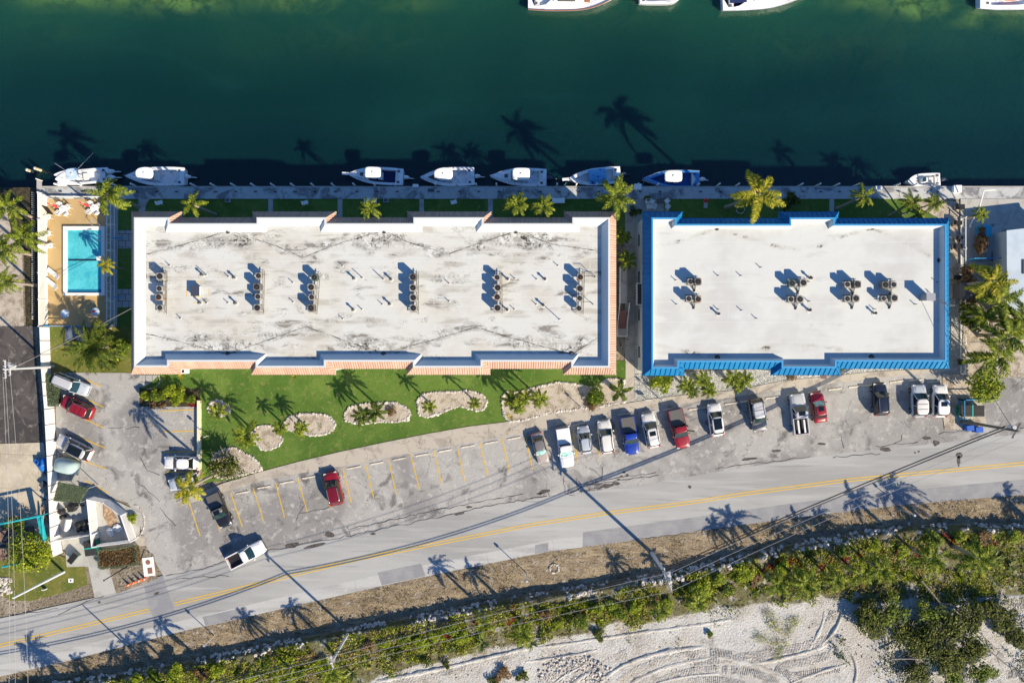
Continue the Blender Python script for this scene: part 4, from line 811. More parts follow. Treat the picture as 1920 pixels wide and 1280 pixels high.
# planting beds on the lawn: edge of stones, sand, small palms
m_rock = mat('pale_limestone', (.46, .43, .39), .9, [dict(s=3, d=6, c=(.36, .33, .29), lo=.45, hi=.65), dict(k='island', c=(.66, .64, .60), lo=.3, hi=1, sm=0)], bump=dict(s=5, d=5, lo=.2, hi=.8, h=.05))
RKM = [MB().blob((0, 0, 0), 1, s, .38, .75, 5, 7).mesh('rock', m_rock) for s in range(5)]
BEDS = [[(391, 762), (397, 753), (410, 751), (424, 756), (432, 766), (430, 776), (418, 779), (404, 775), (394, 772)],
        [(470, 812), (482, 800), (496, 797), (510, 799), (517, 812), (531, 821), (526, 832), (512, 840), (500, 843), (488, 840), (480, 828)],
        [(531, 795), (545, 780), (566, 776), (600, 776), (620, 781), (629, 793), (625, 806), (608, 814), (580, 815), (560, 810), (545, 806)],
        [(646, 777), (655, 764), (672, 758), (700, 757), (740, 755), (762, 763), (770, 774), (765, 786), (745, 790), (710, 790), (680, 794), (660, 792), (648, 787)],
        [(783, 752), (792, 739), (815, 735), (850, 735), (880, 733), (905, 740), (914, 752), (908, 766), (895, 770), (878, 765), (860, 761), (842, 766), (822, 776), (798, 781), (786, 776)],
        [(941, 745), (950, 735), (972, 736), (1010, 725), (1044, 717), (1075, 719), (1110, 728), (1140, 710), (1170, 712), (1172, 753), (1130, 760), (1075, 768), (1030, 773), (985, 786), (955, 790), (944, 775)],
        [(398, 860), (412, 845), (440, 838), (455, 848), (470, 855), (484, 866), (491, 880), (470, 885), (440, 893), (410, 896), (396, 884)]]
zb_ = Z() + .02; rbm = MB(); rr_ = random.Random(5)
for i, b_ in enumerate(BEDS):
    sheet('planting_bed', b_, zb_, m_bed)
    mb = MB(); 
    for (x0, y0), (x1, y1) in zip(b_, b_[1:] + b_[:1]):
        L_ = math.hypot(x1 - x0, y1 - y0); n = max(1, int(L_ / 3.1))
        for k in range(n):
            p = P(x0 + (x1 - x0) * (k + rr_.random() * .6) / n, y0 + (y1 - y0) * (k + .3) / n); mb.blob((p.x + rr_.uniform(-.06, .06), p.y + rr_.uniform(-.06, .06), .09), rr_.uniform(.13, .24), rr_.randrange(99), .4, .8, 4, 6)
    mb.ob('stone_edging', m_rock, label='ragged ring of small pale stones around the %s lawn bed from the left' % ordn([1, 2, 3, 4, 5, 6, 0][i]) if i != 6 else 'ragged ring of pale stones around the bed under the dark spreading tree', cat='stone edging', kind='stuff')
def bedpalm(x, y, k, sc, h, lab): palm(x, y, h * 1.65, k, lab, sc * 1.28, 'small palms planted on the front lawn')
bedpalm(408, 771, 's0', .82, 1.6, 'small palm in the tiny round stone bed at the left of the lawn')
palm(461, 817, 3.6, 'c1', 'largest lawn palm, loose crown between the tiny round bed and the leaf-shaped bed', .88, coco=0)
bedpalm(524, 803, 's1', .65, 1.6, 'small palm between the second and third stone beds')
bedpalm(563, 803, 's2', .72, 1.7, 'small palm at the left end of the third stone bed')
spiky(600, 797, .55, 'spk2', 'wispy green plant at the middle of the third stone bed')
bedpalm(678, 779, 'd1', .85, 1.9, 'left dark palm of the pair in the fourth stone bed'); bedpalm(704, 771, 'd2', .85, 2.2, 'right dark palm of the pair in the fourth stone bed')
bush(735, 771, .75, .8, 'brown1', 'dark brown bush right of the palm pair in the fourth stone bed')
bedpalm(805, 762, 's0', .62, 1.8, 'small palm at the left end of the bean-shaped stone bed'); bedpalm(889, 756, 's1', .55, 1.9, 'small palm at the right end of the bean-shaped stone bed')
for x, y in ((838, 753), (853, 749), (868, 748)): spiky(x, y, .4, 'spk3', 'tiny yellow-green tuft in the middle of the bean-shaped bed', 'tufts of the bean-shaped bed')
for i, (x, y) in enumerate(((958, 749), (971, 760), (983, 745), (1012, 748))): bedpalm(x, y, ('s1', 's2', 's0', 's1')[i], .78, 1.8 + .3 * (i % 2), '%s small palm from the left in the large sandy bed' % ordn(i))
spiky(957, 781, .75, 'spk6', 'bright yellow spiky plant at the low corner of the large sandy bed')
for x, y, r_ in ((1057, 730, .5), (1053, 753, .5), (1062, 766, .45), (1026, 767, .4), (1040, 745, .35), (1090, 740, .5), (1078, 757, .4), (1000, 775, .4)): spiky(x, y, r_, 'spk2', 'low green weed scattered in the large sandy bed', 'weeds of the large sandy bed')
bush(1120, 736, 1.55, 1.8, 'bush0', 'big rounded red-tinged bush at the right end of the large sandy bed'); bush(1111, 750, 1.1, 1.0, 'brown0', 'reddish low bush in front of the big rounded bush by the sidewalk')
for x, y in ((1112, 764), (1120, 742), (1135, 752)): spiky(x, y, .55, 'spk5', 'small red-leaved plant tucked into the big rounded bush', 'red plants in the big rounded bush')
palm(1163, 734, 2.4, 'd0', 'dark spiky palm beside the passage path at the end of the lawn', 1.2)
spiky(340, 703, .7, 'spk6', 'yellow plant at the wall under the terracotta roof corner'); spiky(310, 707, .4, 'spk3', 'small green plant at the wall of the terracotta-edged block')
spiky(551, 706, .6, 'spk3', 'thin yellow-green plant against the wall in the middle of the lawn edge')
# front of the blue block
bush(1242, 716, 1.55, 1.7, 'lime1', 'round bright green bush in the white gravel below the blue roof')
for i, (x, y, k, s_) in enumerate(((1288, 722, 's0', 1.0), (1316, 712, 's1', 1.05), (1330, 730, 's2', .95), (1372, 710, 's0', 1.0), (1395, 712, 's1', 1.0), (1300, 735, 'd1', .7), (1385, 726, 's2', .7))): palm(x, y, 2.4, k, '%s shrubby palm from the left in the bed below the blue roof edge' % ordn([0, 2, 3, 4, 6, 1, 5][i]), s_, 'shrubby palms before the blue-edged block')
bush(1484, 706, .7, .7, 'brown1', 'small reddish brown bush below the blue roof, right of the shrubby palms'); bush(1580, 690, .4, .5, 'bush0', 'tiny green bush at the blue roof corner above the wheel stops')
# right side
palm(1840, 402, 3.4, 's1', 'small palm in the shaded yard right of the leaning white post', .85)
bush(1838, 462, .8, 2.2, 'brown1', 'tall dry brown hedge clump in the shaded yard', ry=1.6, rz=0); bush(1836, 440, .8, 1.9, 'brown0', 'dry brown hedge clump near the turquoise bench', ry=1.2, rz=0)
bush(1880, 455, .85, 2.0, 'olive0', 'dark clipped hedge against the pale blue roof', ry=1.7, rz=0)
palm(1862, 527, 6.8, 'y0', 'bright yellow palm over the pale blue neighbouring roof', 1.2, seed=1.0)
palm(1878, 560, 6.0, 'w0', 'green-yellow palm just below the bright yellow one by the pale roof', 1.3, seed=2.1)
palm(1845, 592, 5.0, 'c3', 'blurred green palm left of the pale roof, below the yellow one', .8)
palm(1890, 628, 5.8, 'w1', 'wide dark palm at the right edge above the ragged lower palm', 1.45, seed=.9); palm(1868, 668, 5.4, 'w0', 'ragged palm with pale drooping fronds above the corner tree', 1.4, seed=4.0); palm(1915, 600, 5.6, 'w1', 'palm crown cut by the right edge beside the pale building', 1.3)
for i, (x, y, r_, k) in enumerate([(1816, 530, 1.1, 'brown0'), (1822, 556, 1.2, 'brown1'), (1818, 590, 1.5, 'bush1'), (1822, 612, 1.3, 'olive0'), (1812, 505, .9, 'brown1')]): bush(x, y, r_, 2.2, k, '%s hedge clump from the canal along the fence right of the blue-edged block' % ordn([1, 2, 3, 4, 0][i]), 'hedge right of the blue-edged block')
tree(1845, 722, 2.8, 3.6, l_lime, 'bright green broad-leaved tree at the right corner above the green dumpster', .22, 1900, 13, 3, ry=2.2)
bush(1800, 678, .5, .7, 'olive1', 'small round potted shrub by the white fence right of the blue-edged block')
# dark spreading tree and hedge by the wall
tree(425, 872, 2.7, 3.0, l_olive, 'dark spreading tree with pale bare branches at the bottom corner of the lawn', .15, 1900, 11, 9, ry=1.9, bare=.4)
palm(352, 915, 8.0, 'y1', 'yellow-green palm over the pale blue car at the parking corner', .9, seed=2.4, lean=(-.3, -.4))
palm(325, 838, 7.5, 'w0', 'tall thin palm standing in the car park by the white sedan', .9) if False else None
HG = cloud_mesh('foliage', l_grey, 4, 2600, 1, 1, 1, .07, 1, .5, shell=.2)
t = thing('hedge', 'narrow clipped grey-green hedge against the white wall beside the silver wagon', 'hedge', P(99, 731, .8)); t.location.z = 0
hm = MB(); rb = random.Random(2)
def boxhedge(t, sx, sy, h, m, n, leaf=.09, skew=0, brn=None):
    mb = MB()
    for _ in range(n):
        f = rb.random(); x, y, z = rb.uniform(-sx, sx), rb.uniform(-sy, sy), rb.uniform(.1, h)
        if f < .6: z = h + rb.uniform(-.12, .08)
        elif f < .8: x = math.copysign(sx, x)
        else: y = math.copysign(sy, y)
        nr = Vector((rb.uniform(-1, 1), rb.uniform(-1, 1), rb.uniform(.2, 1.4))).normalized(); u = nr.orthogonal().normalized(); u = Matrix.Rotation(rb.random() * 6.28, 3, nr) @ u; w = nr.cross(u); l = leaf * rb.uniform(.7, 1.3); p = Vector((x + skew * y, y, z))
        mb.add([p - u * l, p - w * l * .5, p + u * l, p + w * l * .5], [(0, 1, 2, 3)])
    mb.ob('foliage', m, t)
    MB().box((0, 0, h * .45), (sx * 1.7, sy * 1.7, h * .85)).ob('inner_twigs', mat('hedge_core', (.03, .04, .02), .9), t)
boxhedge(t, .62, 2.1, 1.3, l_grey, 3200, .09)
t = thing('hedge', 'low boxy hedge, brown-topped, beside the concrete path by the road', 'hedge', P(224, 1043, .5)); t.location.z = 0; t.rotation_euler.z = .12
boxhedge(t, 2.5, 1.15, .9, l_brown, 2600, .10); rb = random.Random(8)
mb = MB()
for _ in range(900):
    x = rb.uniform(-2.6, 2.6); y = math.copysign(1.2, rb.uniform(-1, 1)) + rb.uniform(-.12, .12); 
    if rb.random() < .35: x, y = math.copysign(2.5, x) + rb.uniform(-.25, .1), rb.uniform(-1.15, 1.15)
    p = Vector((x, y, .92 + rb.uniform(-.2, .12))); a_ = rb.random() * 6.28; l = .09; mb.add([p + Vector((math.cos(a_) * l, math.sin(a_) * l, .03)), p + Vector((-math.sin(a_) * l * .5, math.cos(a_) * l * .5, 0)), p - Vector((math.cos(a_) * l, math.sin(a_) * l, .03)), p - Vector((-math.sin(a_) * l * .5, math.cos(a_) * l * .5, 0))], [(0, 1, 2, 3)])
mb.ob('green_rim', l_grey, t)
bush(248, 974, .75, 1.0, 'lime0', 'small yellow-green bush outside the slatted enclosure by its stone ring')
tree(58, 1035, 3.1, 3.6, l_lime, 'large leafy tree over the turquoise shed at the lower left', .17, 3000, 14, 5, ry=2.7)
tree(30, 985, 1.5, 2.6, l_bush, 'smaller leafy tree beside the turquoise shed frame', .15, 800, 6, 6)
# vegetation on the bank
gz = MB(); rb = random.Random(12); cnt = 0
for _ in range(60000):
    px = rb.uniform(-60, 1980); r_ = interp(RK, px); v_ = interp(VG, px); py = r_ + 4 + (v_ + 12 - r_ - 4) * rb.random()
    p = P(px, py, ZB + .2); dn = fbm(p.x, p.y, .22) + .6 * fbm(p.x, p.y, .8) + .25
    e = min((py - r_) / 22, (v_ + 10 - py) / 30, 1)
    if dn < -.1 + .7 * (1 - e): continue
    cx, cy = p.x, p.y; hh = .1 + .55 * max(0, dn) * rb.random(); l = rb.uniform(.10, .22)
    nr = Vector((rb.uniform(-1, 1), rb.uniform(-1, 1), rb.uniform(.2, 1.5))).normalized(); u = nr.orthogonal().normalized(); u = Matrix.Rotation(rb.random() * 6.28, 3, nr) @ u; w = nr.cross(u); c = Vector((cx, cy, ZB + .05 + hh))
    gz.add([c - u * l, c - w * l * .45, c + u * l, c + w * l * .45], [(0, 1, 2, 3)])
gz.ob('ground_cover', l_ggc, kind='stuff')
gz = MB()
for _ in range(9000):
    px = rb.uniform(-60, 1980); r_ = interp(RK, px); v_ = interp(VG, px); py = r_ + 8 + (v_ + 8 - r_ - 8) * rb.random(); p = P(px, py, ZB + .2)
    if fbm(p.x + 40, p.y, .3) + .6 * fbm(p.x, p.y + 9, .9) < .28 - (.18 if px > 1500 else 0): continue
    l = rb.uniform(.14, .34); a_ = .5 + rb.uniform(-.9, .9); u = Vector((math.cos(a_), math.sin(a_), rb.uniform(-.1, .4))) * l; w = Vector((-math.sin(a_), math.cos(a_), 0)) * .03; c = Vector((p.x, p.y, ZB + .45 + rb.random() * .35))
    gz.add([c - u, c - w, c + u, c + w], [(0, 1, 2, 3)])
gz.ob('dry_grass', l_straw, kind='stuff')
# scattered weeds on sand
gz = MB()
for _ in range(9000):
    px = rb.uniform(600, 1960); v_ = interp(VG, px); q = rb.random(); py = v_ + 2 + q * q * 140; p = P(px, py, ZB + .1)
    if fbm(p.x, p.y, .35) + .5 * fbm(p.x, p.y, 1.2) < .22 + .35 * q: continue
    l = rb.uniform(.06, .16); a_ = rb.random() * 6.28; u = Vector((math.cos(a_), math.sin(a_), rb.uniform(.0, .8))) * l; w = Vector((-math.sin(a_), math.cos(a_), 0)) * l * .4; c = Vector((p.x, p.y, ZB + .12 + rb.random() * .12))
    gz.add([c - u, c - w, c + u, c + w], [(0, 1, 2, 3)])
gz.ob('sand_weeds', leafmat('sand_weed_leaf', (.09, .11, .03), (.16, .18, .05), (.26, .26, .09)), kind='stuff')
# verge tufts of dry grass
gz = MB()
for _ in range(15000):
    px = rb.uniform(-40, 1960); e_ = interp(RL, px); r_ = interp(RK, px); py = e_ + 3 + (r_ - e_ - 14) * rb.random(); p = P(px, py, .1)
    if fbm(p.x, p.y, .25) + .6 * fbm(p.x, p.y, 1.1) < .18: continue
    l = rb.uniform(.05, .14); a_ = rb.random() * 6.28; u = Vector((math.cos(a_), math.sin(a_), rb.uniform(.2, 1.2))) * l; w = Vector((-math.sin(a_), math.cos(a_), 0)) * l * .3; c = Vector((p.x, p.y, .2 + rb.random() * .12))
    gz.add([c - u, c - w, c + u, c + w], [(0, 1, 2, 3)])
gz.ob('verge_tufts', leafmat('dry_tuft_leaf', (.10, .08, .04), (.16, .13, .06), (.12, .15, .04)), kind='stuff')
def wh(px):
    ref = [(470, 'below the pale bent pole near the bottom middle'), (760, 'bottom-left stretch of the bank'), (1010, 'stretch of bank under the crimson plants'), (1230, 'stretch of bank below the round stone ring'), (1400, 'stretch of bank below the tall cross-armed pole'), (1600, 'stretch of bank above the tyre tracks'), (1760, 'stretch of bank above the big dark thicket'), (3000, 'far right stretch of the bank')]
    for x, s in ref:
        if px < x: return s
kinds = ['lime0', 'bush1', 'lime1', 'brown0', 'lime0', 'olive0', 'bush0', 'lime1']
BB = [(250, 1275), (285, 1268), (330, 1262), (372, 1268), (410, 1258), (455, 1262), (500, 1248), (470, 1268), (540, 1240), (560, 1262), (600, 1245), (690, 1215), (720, 1206), (735, 1228), (760, 1196), (790, 1208), (812, 1190), (845, 1178), (870, 1195), (1020, 1155), (1045, 1168), (1075, 1150), (1095, 1163), (1120, 1142), (1150, 1135), (1165, 1150), (1190, 1138), (1225, 1128), (1250, 1140), (1280, 1122), (1300, 1110), (1320, 1100), (1345, 1088), (1365, 1105), (1395, 1075), (1420, 1090), (1470, 1062), (1530, 1045), (1580, 1030), (1640, 1025), (1690, 1035), (1750, 1010), (1800, 1005), (1850, 1012), (1900, 1008), (1870, 1040)]
gc = {}
for i, (x, y) in enumerate(BB):
    w_ = wh(x); gc[w_] = gc.get(w_, -1) + 1
    bush(x, y, rb.uniform(.8, 1.35), rb.uniform(.7, 1.1), kinds[i % 8], '%s bush from the left, %s' % (ordn(gc[w_]), w_), 'bushes on the roadside bank', ZB)
RB = [(1300, 1112), (1345, 1092), (1398, 1085), (1560, 1052), (1585, 1048), (1612, 1040), (1655, 1036), (1682, 1030), (1790, 1012), (1820, 1008), (1860, 1020), (1060, 1152), (1090, 1148), (840, 1190), (780, 1205), (1540, 1062), (1445, 1065), (1430, 1072), (1462, 1052), (1478, 1055), (1490, 1052), (1497, 1060), (1708, 1030), (1722, 1036), (1735, 1028), (1748, 1034), (1752, 1013), (1770, 1008), (905, 1175), (920, 1182), (963, 1158), (955, 1168), (965, 1138), (982, 1168), (893, 1170)]
for i, (x, y) in enumerate(sorted(RB)): spiky(x, y, rb.uniform(.6, .95), 'spk5', '%s crimson-leaved plant from the left on the bank' % ordn(i), 'crimson plants on the bank', ZB)
for i, (x, y) in enumerate(((1830, 1026), (1842, 1030))): bush(x, y, .85, 1.1, 'lime0' if i else 'lime1', '%s of two bright yellow bushes at the right end of the bank' % ('right' if i else 'left'), None, ZB)
spiky(1836, 1028, 1.1, 'spk6', 'bright yellow spiky plant between two bushes at the right end of the bank', None, ZB)
AG = [(1862, 1050, 1.9), (1745, 1048, 1.4), (1450, 1085, 1.3), (1480, 1092, 1.2), (1518, 1080, 1.2), (905, 1204, 1.7), (618, 1270, 1.5), (1425, 1108, 1.2), (995, 1204, 1.5), (1540, 1100, 1.1), (1895, 1060, 1.2), (660, 1262, 1.2)]
for i, (x, y, r_) in enumerate(sorted(AG)): spiky(x, y, r_, ('spk0', 'spk1')[i % 2], '%s large rosette of long curved leaves from the left along the bank' % ordn(i), 'long-leaved rosettes on the bank', ZB)
for i, (x, y, r_) in enumerate(((565, 1235, 1.1), (585, 1230, 1.1), (605, 1236, 1.0), (637, 1232, .9), (1760, 1060, 1.2), (1630, 1070, 1.3), (1665, 1075, 1.3), (1700, 1080, 1.2), (1800, 1080, 1.2), (1600, 1085, 1.1), (1575, 1088, 1.1), (1840, 1085, 1.2), (1730, 1090, 1.1))): spiky(x, y, r_, 'spk4' if i < 4 else 'spk3', '%s drooping grass clump from the left %s' % (ordn(i if i < 4 else i - 4), 'by the foot of the pale pole' if i < 4 else 'on the yellow-green right bank'), 'grass clumps on the bank', ZB, 'grass clump', 'grass_clump')
# palms on the bank (their shadows fall across the verge and the road)
for i, (sx, sy, h, k, s_) in enumerate(((820, 1060, 5.2, 'c0', .62), (885, 1070, 5.4, 'c1', .62), (1372, 972, 6.0, 'c2', .8), (1338, 985, 5.4, 'c3', .62), (1602, 935, 5.6, 'c1', .8), (1672, 922, 6.2, 'w1', 1.0), (1500, 978, 4.8, 'c0', .7), (1535, 972, 4.8, 'c3', .7), (1455, 990, 4.8, 'c2', .6), (1892, 940, 5.6, 'c0', .9), (1150, 1050, 4.4, 'c1', .55), (548, 1140, 5.4, 'c2', .62), (462, 1158, 5.2, 'c3', .6), (1225, 1045, 4.0, 's1', .9))):
    gx, gy = sx + h * 17.0, sy + h * 15.7; k_ = H / (H - h); px, py = 960 + (gx - 960) * k_, 640 + (gy - 640) * k_
    palm(px, py, h, k, 'slim palm on the bank casting its shadow %s' % ('on the road, %s from the left' % ordn([3, 4, 8, 7, 11, 12, 10, 9, 9, 13, 5, 2, 1, 6][i]) if i not in (7, 10) else ('on the verge by the round stone ring' if i == 10 else 'on the verge left of the overhead wires')), s_ * 1.3, 'slim palms on the bank', ZB)
for i, (sx, sy, h, s_) in enumerate(((305, 1170, 6.0, .62), (265, 1196, 5.6, .6), (238, 1202, 5.6, .55), (60, 1215, 6.0, .8), (145, 1240, 5.2, .6), (212, 1222, 5.0, .6), (85, 1236, 5, .6))):
    gx, gy = sx + h * 17.0, sy + h * 15.7; k_ = H / (H - h); palm(960 + (gx - 960) * k_, 640 + (gy - 640) * k_, h, 'c%d' % (i % 4), 'slim palm below the bottom left edge', s_ * 1.25, 'slim palms beyond the bottom left', ZB)
# dark thicket at the lower right
THK = [(1632, 1165, 2.3, 1.9), (1668, 1150, 2.4, 2.2), (1700, 1178, 2.2, 2.0), (1742, 1150, 2.2, 2.4), (1775, 1180, 2.4, 2.6), (1812, 1165, 2.3, 2.4), (1850, 1150, 2.0, 2.2), (1725, 1215, 2.2, 2.2), (1770, 1230, 2.3, 2.4), (1820, 1215, 2.2, 2.2), (1845, 1262, 2.0, 2.0), (1885, 1160, 1.9, 2.0), (1905, 1190, 1.7, 1.8), (1790, 1270, 2.2, 2.0), (1720, 1262, 1.7, 1.4), (1620, 1140, 1.5, 1.5), (1750, 1190, 2.0, 2.6), (1800, 1240, 1.8, 2.2), (1648, 1178, 1.8, 1.8)]
TH = [cloud_mesh('crown', l_olive, 90 + i, 1700, 1, 1, .8, .085, 9, .5) for i in range(3)] + [cloud_mesh('crown', l_bush, 95, 1300, 1, 1, .8, .085, 12, .5, shell=.3)]
lm = MB(); limbs(lm, 1, .8, 4, 6, .05); LM = lm.mesh('trunk', m_wood)
for i, (x, y, r_, h) in enumerate(sorted(THK)):
    c = P(x, y, ZB + h * .7); t = thing('bushy_tree', '%s dense dark tree from the left in the thicket on the sandy site' % ordn(i), 'tree', (c.x, c.y, ZB), group='trees of the dark thicket'); link('crown', TH[i % 4], t, loc=(0, 0, h * .62), rz=i * 1.3, sc=(r_ * 1.1, r_ * .9, h * .6)); link('trunk', LM, t, sc=(r_, r_, h))
bush(1740, 1240, 1.0, 1.2, 'grey0', 'pale grey-green shrub among the dark thicket', None, ZB + .8)
for i, (x, y, r_) in enumerate(((1450, 1168, 1.4), (1480, 1180, 1.2), (1425, 1195, 1.1), (1458, 1205, 1.2), (1490, 1162, 1.0), (1460, 1225, .9), (1440, 1150, .8))): bush(x, y, r_, .45, 'scrub%d' % (i % 2), '%s scrubby bush from the canal side in the loose cluster amid the tyre tracks' % ordn([2, 3, 4, 5, 1, 6, 0][i]), 'scrub bushes amid the tyre tracks', ZB)
for i, (x, y, r_, k) in enumerate(((945, 1270, 1.2, 'brown0'), (980, 1272, .9, 'olive0'), (925, 1277, .8, 'olive1'), (1128, 1190, .9, 'olive0'), (800, 1240, .9, 'olive1'), (1330, 1190, .5, 'bush0'), (840, 1245, .6, 'olive0'))): bush(x, y, r_, .7, k, '%s low sprawling bush from the left on the open sand' % ordn([3, 4, 2, 5, 0, 6, 1][i]), 'bushes on the open sand', ZB)
# rocks facing the bank: the largest 290 each on their own, the rest one mass
pos = []; rb = random.Random(21)
for _ in range(1150):
    px = rb.uniform(-10, 1930); r_ = interp(RK, px); f = rb.random()
    if fbm(px / 14, 7, .35) < -.25 + .25 * (f > .6): continue
    f = f; off = -9 + 19 * f; pos.append((rb.uniform(.10, .33) * (1.1 if px > 1000 or px < 900 else .95), px, r_ + off + 3 * fbm(px / 14, 3, .4), f))
pos.sort(reverse=True)
mb = MB()
for i, (r_, px, py, f) in enumerate(pos):
    z = .25 + (ZB + .05 - .25) * min(1, f * 1.3); c = P(px, py, z)
    if i < 290:
        o = link('rock', RKM[i % 5], label='pale limestone boulder on the rock-faced edge of the bank', cat='rock', group='boulders edging the bank', loc=c, sc=(r_, r_ * rb.uniform(.7, 1), r_ * .8)); o.rotation_euler = (rb.random(), rb.random(), rb.random() * 6)
    else: mb.blob(c, r_, rb.randrange(99), .4, .75, 4, 6)
mb.ob('rubble', m_rock, kind='stuff')
# low ridges of graded sand
def windrow(px, w, h):
    pts = []
    for (x0, y0), (x1, y1) in zip(px, px[1:]):
        n = max(1, int(math.hypot(x1 - x0, y1 - y0) / 4)); pts += [P(x0 + (x1 - x0) * i / n, y0 + (y1 - y0) * i / n, ZB) for i in range(n)]
    mb = MB(); rg = []
    for i in range(1, len(pts) - 1):
        d = (pts[i + 1] - pts[i - 1]).to_2d().normalized(); nr = Vector((-d.y, d.x)); p = pts[i]; q = .5 + .6 * abs(fbm(p.x, p.y, .7)) ; e = min(1, i / 6, (len(pts) - i) / 6); z = ZB + .10 * fbm(p.x, p.y, .3)
        rg.append([(p.x + nr.x * s * w * q, p.y + nr.y * s * w * q, z + (h * q * e * (1 - abs(s)) ** .8 - .10 * abs(s) ** 4) + .04 * mn.noise(Vector((p.x * 3, p.y * 3, s)))) for s in (-1, -.6, -.25, .1, .45, 1)])
    vs = [v for r in rg for v in r]; mb.add(vs, [(k * 6 + j, k * 6 + j + 1, (k + 1) * 6 + j + 1, (k + 1) * 6 + j) for k in range(len(rg) - 1) for j in range(5)])
    mb.ob('sand_ridge', m_terr, kind='structure', smooth=True)
# tyre tracks pressed in the sand
m_track = mat('tyre_track_sand', A(238, 228, 218), .95, [dict(s=1.2, d=7, c=A(216, 204, 192), lo=.45, hi=.6), dict(s=4, d=6, c=A(236, 224, 206), lo=.5, hi=.68, a=.7)], bump=dict(s=4, d=6, lo=.2, hi=.8, h=.15))
def track(px, w=.55, gap=.19, name='tyre_track'):
    pts = []
    for (x0, y0), (x1, y1) in zip(px, px[1:]):
        n = max(1, int(math.hypot(x1 - x0, y1 - y0) / K / gap))
        for i in range(n): pts.append(P(x0 + (x1 - x0) * i / n, y0 + (y1 - y0) * i / n, ZB))
    mb = MB(); N_ = len(pts)
    for i in range(1, N_ - 1):
        d = (pts[i + 1] - pts[i - 1]).to_2d().normalized(); nr = Vector((-d.y, d.x)); p = pts[i]; zz = ZB + .26 + .0
        if fbm(p.x, p.y, .5) < -.45: continue
        f = gap * .28; ww = w * rb.uniform(.8, 1.05); j = nr * rb.uniform(-.05, .05); zq = ZB + .14 * fbm(p.x, p.y, .3) + .02
        v = [(p.x + nr.x * s * ww + d.x * t * f + j.x, p.y + nr.y * s * ww + d.y * t * f + j.y) for s, t in ((-1, -1), (1, -1), (1, 1), (-1, 1))]
        mb.add([(*q, zq) for q in v] + [(q[0] - d.x * 0, q[1], zq + .035) for q in v], [(4, 5, 6, 7), (0, 1, 5, 4), (1, 2, 6, 5), (2, 3, 7, 6), (3, 0, 4, 7)])
    mb.ob(name, m_track, kind='stuff')
def bez(p0, p1, p2, n=14): return [((1 - t) ** 2 * p0[0] + 2 * t * (1 - t) * p1[0] + t * t * p2[0], (1 - t) ** 2 * p0[1] + 2 * t * (1 - t) * p1[1] + t * t * p2[1]) for t in [i / n for i in range(n + 1)]]
for c in ([(1150, 1290), (1200, 1235), (1330, 1222)], [(1330, 1222), (1440, 1226), (1505, 1285)], [(1210, 1295), (1270, 1250), (1370, 1255)], [(1370, 1255), (1430, 1258), (1460, 1285)], [(1300, 1240), (1450, 1230), (1565, 1195)], [(1460, 1250), (1520, 1240), (1580, 1222)], [(1120, 1262), (1140, 1235), (1180, 1222)], [(1820, 1130), (1880, 1122), (1960, 1122)], [(1830, 1145), (1890, 1136), (1960, 1140)], [(1780, 1275), (1860, 1262), (1960, 1262)], [(1520, 1210), (1570, 1165), (1560, 1130)], [(1290, 1280), (1340, 1268), (1400, 1285)], [(1010, 1285), (1060, 1262), (1090, 1235)], [(1480, 1268), (1540, 1262), (1580, 1250)], [(700, 1288), (850, 1262), (1000, 1215)]): track(bez(*c))

for q_ in (bez((1160, 1300), (1215, 1245), (1340, 1232)), bez((1340, 1232), (1430, 1236), (1490, 1290)), bez((1120, 1285), (1170, 1220), (1330, 1212)), bez((1190, 1300), (1250, 1262), (1360, 1262)), bez((1535, 1215), (1590, 1160), (1575, 1125)), bez((1510, 1225), (1552, 1170), (1545, 1135)), bez((1570, 1200), (1620, 1230), (1600, 1290)), bez((1000, 1215), (1180, 1188), (1380, 1160)), bez((700, 1278), (850, 1250), (1010, 1208)), bez((1030, 1290), (1050, 1262), (1110, 1240)), bez((1060, 1292), (1080, 1268), (1130, 1250)), bez((1380, 1245), (1460, 1242), (1560, 1205)), bez((1460, 1290), (1520, 1262), (1600, 1240)), bez((1790, 1125), (1860, 1118), (1960, 1118)), bez((980, 1240), (1060, 1232), (1130, 1215))): windrow(q_, rb.uniform(.35, .7), rb.uniform(.16, .32))
hp_ = MB(); 
for _ in range(500):
    x, y = rb.uniform(1010, 1150), rb.uniform(1225, 1290)
    if (x - 1080) ** 2 / 70 ** 2 + (y - 1262) ** 2 / 34 ** 2 > 1: continue
    hp_.blob(P(x, y, ZB + .08), rb.uniform(.05, .2), rb.randrange(99), .5, .7, 4, 6)
for _ in range(700):
    x = rb.uniform(760, 1930); y = interp(VG, x) + rb.random() ** 1.6 * 130; p = P(x, y, ZB + .05)
    if fbm(p.x, p.y, .2) > .05: hp_.blob(p, rb.uniform(.04, .12), rb.randrange(99), .5, .7, 4, 6)
hp_.ob('sand_rubble', m_rock, kind='stuff')

for i, (x, y, a_, L_) in enumerate(((1760, 1128, -.9, 7), (1830, 1180, -.8, 9), (1700, 1232, .1, 4), (1880, 1240, -.7, 6), (1710, 1192, .15, 5))):
    p = P(x, y, ZB + 1); t = thing('dead_branch', ('bare grey branch leaning out of the top of the dark thicket', 'longest bare trunk lying across the dark thicket', 'short bare branch at the lower left of the dark thicket', 'bare branch at the right side of the dark thicket', 'pale bare branch across a sandy gap in the thicket')[i], 'branch', (p.x, p.y, ZB + .9), a_)
    MB().tube((-L_ / 2, 0, 0), (L_ / 2, 0, .9), .12, .05, 6).ob('stem', m_wood, t)
    for k in range(5): x0 = -L_ / 2 + L_ * (k + 1) / 6; MB().tube((x0, 0, .15 * k), (x0 + .8, (.9, -.8)[k % 2], .15 * k + .5), .05, .015, 5).ob('twig', m_wood, t)

